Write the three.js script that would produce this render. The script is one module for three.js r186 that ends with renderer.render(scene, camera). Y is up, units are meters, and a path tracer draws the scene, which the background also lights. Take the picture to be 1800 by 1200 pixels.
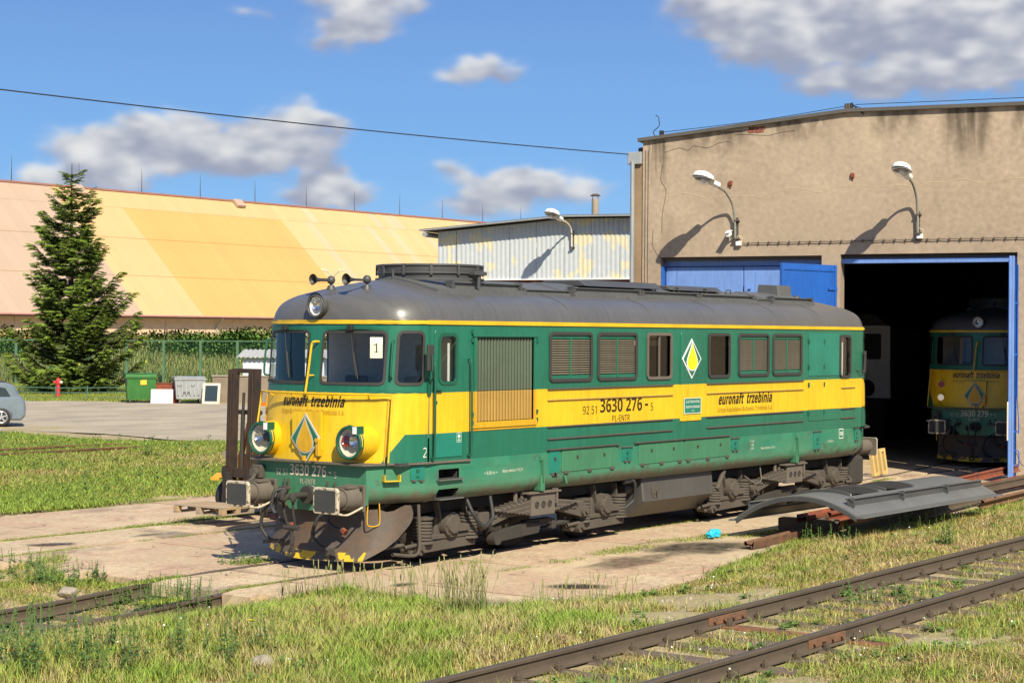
import * as THREE from 'three';
import { mergeGeometries } from 'three/addons/utils/BufferGeometryUtils.js';
import { RoundedBoxGeometry } from 'three/addons/geometries/RoundedBoxGeometry.js';
import { TessellateModifier } from 'three/addons/modifiers/TessellateModifier.js';
import { ImprovedNoise } from 'three/addons/math/ImprovedNoise.js';

// ---------- camera ----------
const scene = new THREE.Scene();
const YAW = 0.6488, PIT = -0.0034, ROLL = 0.006, EYE = new THREE.Vector3(-26.972, 3.379, 18.163);
const camera = new THREE.PerspectiveCamera(21.43, 1.5, 0.1, 3000);
const FWD = new THREE.Vector3(Math.cos(YAW) * Math.cos(PIT), Math.sin(PIT), -Math.sin(YAW) * Math.cos(PIT));
const RGT = new THREE.Vector3(Math.sin(YAW), 0, Math.cos(YAW));
const UPV = new THREE.Vector3().crossVectors(RGT, FWD);
camera.position.copy(EYE);
camera.up.copy(UPV).multiplyScalar(Math.cos(ROLL)).addScaledVector(RGT, -Math.sin(ROLL));
camera.lookAt(EYE.clone().add(FWD));

// ---------- renderer, exposure ----------
const renderer = new THREE.WebGLRenderer({ antialias: true });
renderer.setSize(1024, 682);
renderer.toneMapping = THREE.LinearToneMapping;
renderer.toneMappingExposure = 1.42;
renderer.shadowMap.enabled = true;

// ---------- sun ----------
const SUN = new THREE.Vector3(-0.64, 1, 0.94).normalize();
const sun = new THREE.DirectionalLight(new THREE.Color(1, 0.915, 0.74), 5);
sun.name = 'sun';
sun.position.copy(SUN).multiplyScalar(120);
sun.target.position.set(0, 0, 0);
sun.castShadow = true;
Object.assign(sun.shadow.camera, { left: -90, right: 90, top: 90, bottom: -90, near: 1, far: 320 });
sun.shadow.mapSize.set(4096, 4096);
scene.add(sun, sun.target);

// ---------- noise ----------
const IN = new ImprovedNoise();
const n3 = (x, y, z = 0.37) => IN.noise(x, y, z);
function fbm(x, y, oct = 4, z = 0.37) { let s = 0, a = 0.5, f = 1; for (let i = 0; i < oct; i++) { s += a * IN.noise(x * f, y * f, z + i * 7.1); a *= 0.5; f *= 2.03; } return s; }
function rng(seed) { let s = seed >>> 0; return () => { s = (s + 0x6d2b79f5) >>> 0; let t = Math.imul(s ^ (s >>> 15), 1 | s); t = (t + Math.imul(t ^ (t >>> 7), 61 | t)) ^ t; return ((t ^ (t >>> 14)) >>> 0) / 4294967296; }; }
const sm = (a, b, x) => { const t = Math.min(1, Math.max(0, (x - a) / (b - a))); return t * t * (3 - 2 * t); };
const lerp = THREE.MathUtils.lerp, clamp = THREE.MathUtils.clamp;

// ---------- sky: clear air and clouds, one float map ----------
{
  const W = 2048, H = 2048, data = new Float32Array(W * H * 4), azc = -YAW;
  // clouds: azimuth (deg, right of the view), elevation (deg), half width, half height, density
  const CL = [
    [[-9.9, 6.0, 1.1, .7, 1], [-8.0, 6.2, 1.2, .9, 1], [-6.6, 6.3, 1.3, 1.0, 1.1], [-8.6, 5.5, 2.2, .55, .9], [-14, 5.7, 1.2, .55, .8], [-12.6, 6.0, 1.3, .7, .9], [-11.2, 6.3, 1.2, .8, 1], [-10, 5.4, 2.2, .5, .7]],
    [[-14.8, 4.7, 1.0, .5, 1.0], [-13.1, 5.15, .9, .5, 1.4], [-12.2, 4.75, 1.3, .5, 1.3]],
    [[-6.6, 4.3, 1.3, .45, 1], [-5.9, 4.75, .7, .6, 1.1], [-5.2, 4.3, .9, .45, .9]],
    [[-6.1, 6.9, .75, .32, .8]],
    [[-5.8, 10.8, 1.7, .8, 1], [-4.7, 9.8, 1.2, .75, 1.05], [-5.9, 9.2, 1.2, .55, .7], [-3.4, 10.5, 1.1, .45, .6]],
    [[-8.2, 10.0, .9, .25, .55]],
    [[-1.6, 8.2, 1.3, .5, .8], [-.2, 8.35, 1.2, .4, .6]],
    [[-2.0, 5.3, .7, .5, .8], [-.6, 4.7, 1.4, .65, .9], [.9, 4.8, 1.5, .6, .9], [2.4, 4.5, 1.0, .6, .75], [-1.2, 4.0, 2.2, .5, .7]],
    [[6.6, 10.6, 2.2, 1.4, 1.1], [9, 10.2, 3, 1.8, 1.2], [12.2, 10.2, 3, 1.7, 1.15], [15, 9.6, 2, 1.5, 1.0], [8.5, 9.0, 1.7, .7, .8], [10.8, 7.9, 2.2, .45, 1.05], [13.3, 8.0, 2.4, .7, 1.05], [15.5, 8.4, 1.5, .8, .7]],
  ];
  const TOP = [0.098, 0.195, 0.465], MID = [0.158, 0.335, 0.61], LOW = [0.255, 0.45, 0.66];
  for (let row = 0; row < H; row++) {
    const el = ((row + 0.5) / H - 0.5) * Math.PI, eld = el * 180 / Math.PI, sy = Math.sin(el), ce = Math.cos(el);
    for (let col = 0; col < W; col++) {
      const az = ((col + 0.5) / W - 0.5) * 2 * Math.PI, dx = Math.cos(az) * ce, dz = Math.sin(az) * ce, o = (row * W + col) * 4;
      const cs = dx * SUN.x + sy * SUN.y + dz * SUN.z;
      let c;
      if (eld < 0) c = [0.14, 0.14, 0.10];
      else {
        const t1 = sm(0, 6.5, eld), t2 = sm(4, 15, eld), t3 = sm(15, 90, eld);
        c = [0, 1, 2].map((i) => lerp(lerp(LOW[i], MID[i], t1), TOP[i], t2) * lerp(1, 0.42, t3));
        const g = Math.pow(Math.max(0, cs), 10) * 0.35 + Math.pow(Math.max(0, cs), 60) * 0.7;
        c = [c[0] + g, c[1] + g * 0.97, c[2] + g * 0.9];
      }
      let ar = (az - azc) * 180 / Math.PI; if (ar > 180) ar -= 360; if (ar < -180) ar += 360;
      let alpha = 0, light = 0.75;
      if (Math.abs(ar) < 19 && eld > 2 && eld < 14) {
        const wx = ar + fbm(ar * 0.9, eld * 1.2, 7) * 0.85, wy = eld + fbm(ar * 1.1 + 40, eld * 1.3, 7) * 0.5;
        let d = 0, up = 0, dn = 0;
        for (const cl of CL) for (const b of cl) {
          const ux = (wx - b[0]) / b[2], uy = (wy - b[1]) / b[3], q = ux * ux + uy * uy;
          const f = Math.exp(-q * 1.25) * b[4];
          d += f; up += f * uy; dn += f;
        }
        const fine = fbm(ar * 2.0 + 9, eld * 3.0, 7) * 0.8;
        const e = d + fine * (0.25 + 0.6 * Math.min(1, d));
        alpha = sm(0.30, 0.86, e) * 0.72 + sm(0.14, 1.0, e) * 0.22;
        const rel = dn > 0.01 ? up / dn : 0;
        light = clamp(0.62 + rel * 0.30 + fbm(ar * 0.9 + 5, eld * 1.7, 4) * 0.6 + fine * 0.2, 0.34, 0.98);
      }
      if (eld > 8) {   // the rest of the sky: scattered fair-weather cumulus on a flat layer
        const k = 1 / Math.max(0.08, sy), cx = dx * k, cz = dz * k;
        const out = Math.abs(ar) < 19 ? sm(13, 17, eld) : sm(19, 24, Math.abs(ar)) * sm(8, 14, eld) + 0 * 1;
        const m = fbm(cx * 0.9 + 3, cz * 0.9 + 8, 5) + fbm(cx * 3.1, cz * 3.1, 3) * 0.3;
        const a2 = sm(0.10, 0.32, m) * Math.min(1, out) * 0.6;
        if (a2 > alpha) { alpha = a2; light = clamp(0.8 - (m - 0.2) * 0.7, 0.5, 0.9); }
      }
      const q = sm(0.34, 0.95, light), lin = [lerp(0.25, 0.57, q), lerp(0.265, 0.57, q), lerp(0.335, 0.56, q)];
      for (let i = 0; i < 3; i++) data[o + i] = lerp(c[i], lin[i], alpha);
      data[o + 3] = 1;
    }
  }
  const sky = new THREE.DataTexture(data, W, H, THREE.RGBAFormat, THREE.FloatType);
  sky.mapping = THREE.EquirectangularReflectionMapping;
  sky.magFilter = THREE.LinearFilter; sky.needsUpdate = true;
  scene.background = sky; scene.environment = sky;
  scene.backgroundIntensity = 1.0;
}

// ---------- helpers: geometry ----------
const V3 = (x, y, z) => new THREE.Vector3(x, y, z);
function norm(g, keepUV) {
  if (g.index) g = g.toNonIndexed();
  for (const k of Object.keys(g.attributes)) if (!['position', 'normal', 'uv'].includes(k)) g.deleteAttribute(k);
  if (!g.attributes.normal) g.computeVertexNormals();
  if (!keepUV || !g.attributes.uv) boxUV(g);
  g.morphAttributes = {}; g.clearGroups?.();
  return g;
}
function boxUV(g) {
  const p = g.attributes.position, n = p.count, uv = new Float32Array(n * 2);
  const a = V3(), b = V3(), c = V3();
  for (let i = 0; i < n; i += 3) {
    a.fromBufferAttribute(p, i); b.fromBufferAttribute(p, i + 1); c.fromBufferAttribute(p, i + 2);
    const nn = b.clone().sub(a).cross(c.clone().sub(a)), ax = Math.abs(nn.x), ay = Math.abs(nn.y), az = Math.abs(nn.z);
    [a, b, c].forEach((v, j) => {
      const q = (i + j) * 2;
      if (ay >= ax && ay >= az) { uv[q] = v.x; uv[q + 1] = v.z; } else if (ax >= az) { uv[q] = v.z; uv[q + 1] = v.y; } else { uv[q] = v.x; uv[q + 1] = v.y; }
    });
  }
  g.setAttribute('uv', new THREE.BufferAttribute(uv, 2));
}
const used = new Map();
function numbered(name) { const k = used.get(name) ?? 0; used.set(name, k + 1); return k ? name + '_' + String(k).padStart(3, '0') : name; }
class B {
  constructor(keepUV) { this.g = []; this.k = keepUV; }
  add(g, p, r, s) {
    g = g.clone();
    if (s) g.scale(...(Array.isArray(s) ? s : [s, s, s]));
    if (r) g.applyMatrix4(new THREE.Matrix4().makeRotationFromEuler(new THREE.Euler(...r)));
    if (p) g.translate(...p);
    this.g.push(norm(g, this.k)); return this;
  }
  box(x, y, z, w, h, d, r = 0, rot) { return this.add(r > 0 ? new RoundedBoxGeometry(w, h, d, 1, r) : new THREE.BoxGeometry(w, h, d), [x, y, z], rot); }
  bb(x0, x1, y0, y1, z0, z1, r = 0) { return this.box((x0 + x1) / 2, (y0 + y1) / 2, (z0 + z1) / 2, Math.abs(x1 - x0), Math.abs(y1 - y0), Math.abs(z1 - z0), r); }
  cyl(x, y, z, r0, r1, h, axis = 'y', seg = 16, open) { const g = new THREE.CylinderGeometry(r0, r1, h, seg, 1, !!open); if (axis === 'x') g.rotateZ(-Math.PI / 2); if (axis === 'z') g.rotateX(Math.PI / 2); return this.add(g, [x, y, z]); }
  tube(pts, r, seg = 6, n) { const c = pts.length === 2 ? new THREE.LineCurve3(V3(...pts[0]), V3(...pts[1])) : new THREE.CatmullRomCurve3(pts.map((p) => V3(...p)), false, 'catmullrom', 0.35); return this.add(new THREE.TubeGeometry(c, n ?? (pts.length === 2 ? 1 : pts.length * 5), r, seg, false)); }
  bar(p, q, w, h, up = [0, 1, 0]) {   // straight bar of section w x h between two points
    const a = V3(...p), b = V3(...q), d = b.clone().sub(a), L = d.length(), g = new THREE.BoxGeometry(w, h, L);
    const z = d.normalize(), x = V3(...up).cross(z).normalize(), y = z.clone().cross(x);
    g.applyMatrix4(new THREE.Matrix4().makeBasis(x, y, z)); const m = a.add(b).multiplyScalar(0.5); g.translate(m.x, m.y, m.z);
    this.g.push(norm(g, this.k)); return this;
  }
  ext(pts, depth, p, r, bevel = 0, holes) {   // extruded polygon, along +z before rotation
    const s = pts instanceof THREE.Shape ? pts : new THREE.Shape(pts.map((q) => new THREE.Vector2(...q)));
    if (holes) s.holes.push(...holes);
    return this.add(new THREE.ExtrudeGeometry(s, { depth, bevelEnabled: bevel > 0, bevelSize: bevel, bevelThickness: bevel, bevelSegments: 1, curveSegments: 8, steps: 1 }), p, r);
  }
  geo() { return this.g.length === 1 ? this.g[0] : mergeGeometries(this.g, false); }
  build(name, m, parent = scene) {
    const o = new THREE.Mesh(this.geo(), m); o.name = parent === scene ? numbered(name) : name; o.castShadow = o.receiveShadow = true; parent.add(o); return o;
  }
}
const nb = (k) => new B(k);
function tag(o, label, category, group) { o.userData.label = label; o.userData.category = category; if (group) o.userData.group = group; return o; }
function thing(name, label, category, pos = [0, 0, 0], turn = 0, group) { const o = new THREE.Group(); o.name = numbered(name); o.position.set(...pos); o.rotation.y = turn; scene.add(o); return tag(o, label, category, group); }
function part(name, parent, pos, turn = 0) { const o = new THREE.Group(); o.name = name; if (pos) o.position.set(...pos); o.rotation.y = turn; parent.add(o); return o; }
function struct(o) { o.userData.kind = 'structure'; return o; }
function stuff(o) { o.userData.kind = 'stuff'; return o; }
function surf(name, g, m, parent = scene) { const o = new THREE.Mesh(g, m); o.name = parent === scene ? numbered(name) : name; o.castShadow = o.receiveShadow = true; parent.add(o); return o; }
function rrect(x0, x1, y0, y1, r, C = THREE.Shape) {
  const s = new C(); r = Math.min(r, (x1 - x0) / 2, (y1 - y0) / 2);
  s.moveTo(x0 + r, y0); s.lineTo(x1 - r, y0); s.quadraticCurveTo(x1, y0, x1, y0 + r); s.lineTo(x1, y1 - r); s.quadraticCurveTo(x1, y1, x1 - r, y1); s.lineTo(x0 + r, y1); s.quadraticCurveTo(x0, y1, x0, y1 - r); s.lineTo(x0, y0 + r); s.quadraticCurveTo(x0, y0, x0 + r, y0);
  return s;
}
const hole = (x0, x1, y0, y1, r) => rrect(x0, x1, y0, y1, r, THREE.Path);
function ringShape(x0, x1, y0, y1, r, t) { const s = rrect(x0, x1, y0, y1, r); s.holes.push(hole(x0 + t, x1 - t, y0 + t, y1 - t, Math.max(0.005, r - t))); return s; }

// ---------- helpers: materials ----------
const lin = (r, g, b) => new THREE.Color().setRGB(r, g, b);
function tex(size, fn, rep = 1, srgb = true) {   // fn(u, v) -> [r, g, b] linear 0..1 (or a height)
  const d = new Uint8Array(size * size * 4);
  for (let y = 0; y < size; y++) for (let x = 0; x < size; x++) {
    let c = fn(x / size, y / size); if (typeof c === 'number') c = [c, c, c];
    const o = (y * size + x) * 4;
    for (let i = 0; i < 3; i++) { let v = clamp(c[i], 0, 1); if (srgb) v = v <= 0.0031308 ? v * 12.92 : 1.055 * Math.pow(v, 1 / 2.4) - 0.055; d[o + i] = v * 255; }
    d[o + 3] = 255;
  }
  const t = new THREE.DataTexture(d, size, size); t.wrapS = t.wrapT = THREE.RepeatWrapping; t.magFilter = THREE.LinearFilter; t.colorSpace = srgb ? THREE.SRGBColorSpace : THREE.NoColorSpace; t.repeat.set(rep, rep); t.needsUpdate = true;
  return t;
}
// tileable fbm on a torus-like mix
function tn(u, v, f, oct = 4, z = 0) { // f integer cells per tile
  let s = 0, a = 0.5;
  for (let i = 0; i < oct; i++) {
    const X = u * f, Y = v * f, w = (q) => q;
    const bx = sm(0, 1, u), by = sm(0, 1, v);
    const q = lerp(lerp(IN.noise(X, Y, z), IN.noise(X - f, Y, z), bx), lerp(IN.noise(X, Y - f, z), IN.noise(X - f, Y - f, z), bx), by);
    s += a * q * 1.25; a *= 0.5; f *= 2; z += 3.7;
  }
  return s;
}
const mixc = (a, b, t) => [lerp(a[0], b[0], t), lerp(a[1], b[1], t), lerp(a[2], b[2], t)];
const GRIME = tex(512, (u, v) => { const a = tn(u, v, 4, 5, 1), b = tn(u, v, 24, 3, 5); const k = 0.90 + a * 0.30 + b * 0.14; return [k, k * 0.985, k * 0.965]; }, 0.4);
const STREAK = tex(512, (u, v) => { const a = tn(u, v, 3, 4, 2), s = tn(u, v * 0.12 + 0.3, 40, 2, 6), b = tn(u, v, 30, 3, 9); const k = 0.92 + a * 0.25 + s * 0.30 + b * 0.1; return [k, k * 0.985, k * 0.96]; }, 0.33);
const BUMPN = tex(256, (u, v) => 0.5 + tn(u, v, 8, 5, 3), 1.2, false);
const SOFT = tex(256, (u, v) => { const k = 0.97 + tn(u, v, 3, 3, 14) * 0.10; return [k, k, k]; }, 0.06);
const RUSTMAP = tex(512, (u, v) => { const a = tn(u, v, 6, 5, 4), b = tn(u, v, 40, 3, 8); return mixc([0.5, 0.5, 0.5], [1, 0.72, 0.5], clamp(0.5 + a * 1.6 + b * 0.6, 0, 1)); }, 0.7);
function M(c, rough = 0.7, o = {}) {
  const P = o.phys ? THREE.MeshPhysicalMaterial : THREE.MeshStandardMaterial; delete o.phys;
  return new P({ color: Array.isArray(c) ? lin(...c) : c, roughness: rough, ...o });
}
const Mt = (c, rough, o = {}) => M(c, rough, { map: GRIME, side: THREE.DoubleSide, ...o });
const WAVE = tex(256, (u, v) => 0.5 + tn(u, v, 2, 3, 44) * 0.9, 0.45, false);
const skin = { map: STREAK, bumpMap: WAVE, bumpScale: 0.006 };
const mat = {
  green: Mt([0.013, 0.146, 0.087], 0.4, skin), greenLow: Mt([0.052, 0.195, 0.10], 0.52, { map: STREAK }), greenDk: Mt([0.008, 0.10, 0.055], 0.5), teal: Mt([0.012, 0.20, 0.14], 0.42),
  yellow: Mt([0.76, 0.485, 0.012], 0.4, skin), yellowDirty: Mt([0.62, 0.35, 0.012], 0.55, { map: STREAK }), yellowLine: Mt([0.74, 0.47, 0.01], 0.5),
  roofGrey: Mt([0.11, 0.108, 0.105], 0.34, { map: STREAK, bumpMap: WAVE, bumpScale: 0.008 }), roofDk: Mt([0.07, 0.071, 0.072], 0.5), rubber: M([0.036, 0.034, 0.03], 0.75),
  under: Mt([0.088, 0.074, 0.058], 0.88), underDk: Mt([0.042, 0.037, 0.031], 0.9), underLt: Mt([0.135, 0.113, 0.088], 0.85), steel: M([0.35, 0.34, 0.32], 0.4, { metalness: 0.85 }), black: M([0.018, 0.018, 0.018], 0.6), hose: M([0.028, 0.028, 0.028], 0.6),
  rust: Mt([0.20, 0.125, 0.08], 0.9, { map: RUSTMAP }), rustRail: Mt([0.095, 0.07, 0.046], 0.85, { map: GRIME }), railTop: M([0.135, 0.105, 0.08], 0.5, { metalness: 0.35, map: GRIME }), rustRed: Mt([0.26, 0.085, 0.045], 0.9, { map: RUSTMAP }),
  cream: M([0.72, 0.66, 0.52], 0.6, { map: GRIME }), rim: Mt([0.50, 0.44, 0.33], 0.7, { map: tex(256, (u, v) => { const a = tn(u, v, 10, 4, 71), b = tn(u, v, 40, 2, 75); return mixc([1, 0.98, 0.95], [0.22, 0.16, 0.11], sm(0.08, 0.2, a + b * 0.5)); }, 1.4) }), white: M([0.78, 0.78, 0.76], 0.5), lampGlass: M([0.9, 0.9, 0.88], 0.12, { metalness: 0.25 }), chrome: M([0.75, 0.75, 0.74], 0.12, { metalness: 1 }),
  glass: M([0.90, 0.92, 0.90], 0.04, { phys: true, transmission: 1, thickness: 0, ior: 1.5, side: THREE.DoubleSide }),
  glassDk: M([0.22, 0.22, 0.21], 0.06, { phys: true, transmission: 1, thickness: 0, ior: 1.5, side: THREE.DoubleSide }),
  lens: M([0.93, 0.93, 0.92], 0.05, { phys: true, transmission: 1, thickness: 0, side: THREE.DoubleSide }),
  redLens: M([0.25, 0.012, 0.012], 0.15), interior: Mt([0.22, 0.23, 0.22], 0.8), interiorDk: Mt([0.05, 0.052, 0.05], 0.85), greyPanel: Mt([0.40, 0.39, 0.36], 0.7),
  blue: Mt([0.022, 0.115, 0.46], 0.42, { map: STREAK }), blueLt: Mt([0.15, 0.27, 0.60], 0.45, { map: STREAK }),
  concrete: Mt([0.36, 0.31, 0.245], 0.92), wood: Mt([0.42, 0.29, 0.16], 0.85, { map: STREAK }), orange: Mt([0.72, 0.20, 0.02], 0.5), galv: Mt([0.36, 0.38, 0.39], 0.5, { metalness: 0.3, map: STREAK }),
};
// ---------- ground ----------
const POLY = [[-60, -9.6], [40, -9.6], [40, 3.0], [15, 3.3], [6, 4.2], [1.6, 4.0], [-0.6, 4.0], [-4.2, 4.84], [-6.7, 5.44], [-8.1, 5.26], [-8.8, 4.85], [-9.5, 4.6], [-9.5, 3.65], [-9.3, 1.9], [-10.5, 1.3], [-10.1, -0.2], [-10.1, -1.1], [-10.3, -2.4], [-9.2, -3.9], [-60, -3.9]];
function sd(x, z) {   // signed distance to the paved yard, negative inside
  let d = 1e9, inside = false;
  for (let i = 0, j = POLY.length - 1; i < POLY.length; j = i++) {
    const [ax, az] = POLY[i], [bx, bz] = POLY[j], ex = bx - ax, ez = bz - az, t = clamp(((x - ax) * ex + (z - az) * ez) / (ex * ex + ez * ez), 0, 1);
    d = Math.min(d, Math.hypot(x - ax - ex * t, z - az - ez * t));
    if ((az > z) !== (bz > z) && x < (bx - ax) * (z - az) / (bz - az) + ax) inside = !inside;
  }
  return inside ? -d : d;
}
const FH = [Math.cos(YAW), -Math.sin(YAW)], RH = [Math.sin(YAW), Math.cos(YAW)];
const site = (lat, dep, y = 0) => [EYE.x + FH[0] * dep + RH[0] * lat, y, EYE.z + FH[1] * dep + RH[1] * lat];   // metres right of and beyond the viewpoint
const depOf = (x, z) => (x - EYE.x) * FH[0] + (z - EYE.z) * FH[1], latOf = (x, z) => (x - EYE.x) * RH[0] + (z - EYE.z) * RH[1];
function H(x, z) {
  const d = sd(x, z), n = fbm(x * 0.35, z * 0.35, 3) * 0.10 + fbm(x * 1.4, z * 1.4, 3) * 0.05;
  if (d < -0.05) return -0.075;
  const near = sm(1.2, 4, z), left = (1 - near) * sm(-9, -10.5, x) * sm(-6, -3.5, z), far = sm(-9, -10, z);
  let y = 0.03 + near * sm(0, 3.2, d) * 0.20 - left * 0.17 + far * sm(0, 12, d) * 0.08;
  y += near * sm(9.9, 12, z) * 0.10;
  const dp = depOf(x, z), lt = latOf(x, z);
  y += sm(60, 82, dp) * 0.07 * far;
  const hill = sm(108.5, 127, dp) * sm(30, 5, lt);
  y += hill * 2.1 + sm(100, 108, dp) * 0.15 * far;
  if (x < -10 && Math.abs(z - 0.08) < 1.5) y = Math.min(y, lerp(-0.25 - 0.1 * sm(-10.6, -12.6, x), y, sm(1.0, 1.5, Math.abs(z - 0.08))));
  const amp = sm(-0.05, 0.7, d) * (dp > 70 ? 0.4 : 1);
  if (z > 7.5 && z < 10.2 && x > -24) y = Math.min(y + n, 0.19 + n * 0.3) - n;
  return y + n * amp;
}
const asph = (x, z) => { const dp = depOf(x, z), lt = latOf(x, z); return dp; };
function gridAxis(spec) { const a = []; for (const [f, t, s] of spec) for (let v = f; v < t - 1e-6; v += s) a.push(v); a.push(spec[spec.length - 1][1]); return a; }
const soilTex = tex(1024, (u, v) => { const a = tn(u, v, 5, 5, 31), b = tn(u, v, 60, 3, 35), c = tn(u, v, 12, 4, 38); return mixc(mixc([0.42, 0.33, 0.20], [0.31, 0.245, 0.145], clamp(0.5 + a * 1.8, 0, 1)), [0.29, 0.25, 0.085], clamp(0.35 + c * 1.6, 0, 0.85)).map((q) => q * (1 + b * 0.5)); }, 0.18);
mat.soil = M([1, 1, 1], 0.95, { map: soilTex, bumpMap: BUMPN, bumpScale: 0.02 });
{
  const xs = gridAxis([[-900, -120, 60], [-120, -40, 8], [-40, -22, 1.5], [-22, 16, 0.3], [16, 40, 1.2], [40, 130, 4], [130, 900, 60]]);
  const zs = gridAxis([[-900, -160, 60], [-160, -110, 5], [-110, -40, 3], [-40, -14, 1.2], [-14, 18, 0.3], [18, 60, 4], [60, 900, 60]]);
  const pos = [], idx = [], uv = [];
  zs.forEach((z, j) => xs.forEach((x, i) => { pos.push(x, H(x, z), z); uv.push(x, z); if (i && j) { const w = xs.length, a = (j - 1) * w + i - 1; idx.push(a, a + w, a + 1, a + 1, a + w, a + w + 1); } }));
  const g = new THREE.BufferGeometry(); g.setAttribute('position', new THREE.Float32BufferAttribute(pos, 3)); g.setAttribute('uv', new THREE.Float32BufferAttribute(uv, 2)); g.setIndex(idx); g.computeVertexNormals();
  struct(surf('ground', g, mat.soil));
}
// ---------- paved yard: concrete slabs ----------
const slabTex = (seed, red) => tex(720, (u, v) => {
  const a = tn(u, v, 3, 4, seed), b = tn(u, v, 40, 3, seed + 3), c = tn(u, v, 6, 4, seed + 9), e = tn(u, v, 2, 3, seed + 14);
  let q = mixc([0.53, 0.415, 0.265], [0.42, 0.32, 0.20], clamp(0.5 + a * 1.7, 0, 1));
  q = mixc(q, [0.445, 0.29, 0.19], clamp(red + c * 1.7, 0, 0.85)); q = mixc(q, [0.15, 0.125, 0.10], clamp(-0.35 + e * 2.6 + c * 0.9, 0, 0.7));
  const cr = sm(0.012, 0.002, Math.abs(tn(u, v, 3, 4, seed + 21))) * sm(-0.05, 0.15, c), f = tn(u, v, 150, 2, seed + 25), sp = sm(0.28, 0.36, tn(u, v, 70, 2, seed + 30)); const k = (1 + b * 0.45 + f * 0.55) * (1 - 0.45 * cr); return mixc(q.map((w) => w * k), [0.08, 0.068, 0.055], sp * 0.6);
}, 0.21);
const slabMats = [[51, 0.1], [63, 0.3], [77, 0.42]].map(([s, r]) => M([1, 1, 1], 0.93, { map: slabTex(s, r), bumpMap: BUMPN, bumpScale: 0.006, side: THREE.DoubleSide }));
{
  const yard = part('pavement', scene); struct(yard);
  const R = rng(5);
  const inPoly = (x, z) => sd(x, z) < 0.12;
  const rows = [[-9.6, -6.25, 4.6, 0], [-5.98, -4.46, 4.6, 1.3], [-4.34, -0.86, 5.2, 0.4], [-0.66, 0.66, 3.2, 0], [0.86, 2.42, 3.4, 0.8], [2.46, 5.5, 4.2, 2.2]];
  rows.forEach(([z0, z1, len, off], ri) => {
    let k = 0;
    for (let x = -44 + off; x < 30; x += len) {
      const N = 14, gap = 0.028, x0 = x + gap, x1 = x + len - gap, top = (ri === 3 ? -0.012 : -0.006) + (R() - 0.5) * 0.010, tilt = (R() - 0.5) * 0.004;
      if (![0, 0.25, 0.5, 0.75, 1].some((f) => [0.1, 0.5, 0.9].some((h) => inPoly(lerp(x0, x1, f), lerp(z0, z1, h))))) continue;
      // outline clipped to the yard: cells kept where the yard is paved, with a worn edge
      const cells = 18, pos = [], idx = [], uv = [], ok = [];
      const nz = Math.max(4, Math.round((z1 - z0) / 0.25)), nx = Math.max(6, Math.round(len / 0.25));
      for (let j = 0; j <= nz; j++) for (let i = 0; i <= nx; i++) { const px = lerp(x0, x1, i / nx), pz = lerp(z0, z1, j / nz); const e = sd(px, pz); ok.push(e < 0.18); pos.push(px + (i === 0 || i === nx ? n3(px * 3, pz * 3) * 0.02 : 0), top + tilt * (pz - z0) - (e > -0.03 ? 0.03 : 0) + fbm(px * 1.3, pz * 1.3, 2) * 0.004, pz + (j === 0 || j === nz ? n3(px * 2.3, pz * 2 + 9) * 0.025 : 0)); uv.push(px, pz); }
      const W = nx + 1; for (let j = 1; j <= nz; j++) for (let i = 1; i <= nx; i++) { const a = (j - 1) * W + i - 1; if (ok[a] && ok[a + 1] && ok[a + W] && ok[a + W + 1]) idx.push(a, a + W, a + 1, a + 1, a + W, a + W + 1); }
      if (!idx.length) continue;
      const base = pos.length / 3, edge = new Map(); // skirt
      for (let t = 0; t < idx.length; t += 3) for (const [p, q] of [[idx[t], idx[t + 1]], [idx[t + 1], idx[t + 2]], [idx[t + 2], idx[t]]]) { const key = q + '_' + p; if (edge.has(key)) edge.delete(key); else edge.set(p + '_' + q, [p, q]); }
      for (const [p, q] of [...edge.values()]) { const b = pos.length / 3; for (const v of [p, q]) { pos.push(pos[v * 3], pos[v * 3 + 1], pos[v * 3 + 2]); uv.push(uv[v * 2], uv[v * 2 + 1]); } for (const v of [p, q]) { pos.push(pos[v * 3], pos[v * 3 + 1] - 0.16, pos[v * 3 + 2]); uv.push(uv[v * 2], uv[v * 2 + 1] + 0.16); } idx.push(b, b + 2, b + 1, b + 1, b + 2, b + 3); }
      const g = new THREE.BufferGeometry(); g.setAttribute('position', new THREE.Float32BufferAttribute(pos, 3)); g.setAttribute('uv', new THREE.Float32BufferAttribute(uv, 2)); g.setIndex(idx); g.computeVertexNormals();
      surf('slab', g, slabMats[(ri * 2 + k++ + (R() < 0.4 ? 1 : 0)) % 3], yard);
    }
  });
  // oil stains soaked into the slabs
  const stain = (x, z, w, h, seed, dark, turn = 0) => {
    const c = document.createElement('canvas'); c.width = c.height = 256; const q = c.getContext('2d'), im = q.createImageData(256, 256);
    for (let y = 0; y < 256; y++) for (let xx = 0; xx < 256; xx++) { const u = xx / 128 - 1, v = y / 128 - 1, r = Math.hypot(u, v) + fbm(u * 2.2 + seed, v * 2.2, 4) * 0.55, a = sm(0.82, 0.35, r) * dark * (0.8 + fbm(u * 9 + seed, v * 9, 3) * 0.9), o = (y * 256 + xx) * 4; im.data[o] = 34; im.data[o + 1] = 30; im.data[o + 2] = 26; im.data[o + 3] = clamp(a, 0, 1) * 255; }
    q.putImageData(im, 0, 0); const tt = new THREE.CanvasTexture(c); tt.colorSpace = THREE.SRGBColorSpace;
    const g = new THREE.PlaneGeometry(w, h); g.rotateX(-Math.PI / 2); g.rotateY(turn); g.translate(x, 0.013, z); surf('oil_stain', g, M([1, 1, 1], 0.7, { map: tt, transparent: true }), yard);
  };
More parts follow.
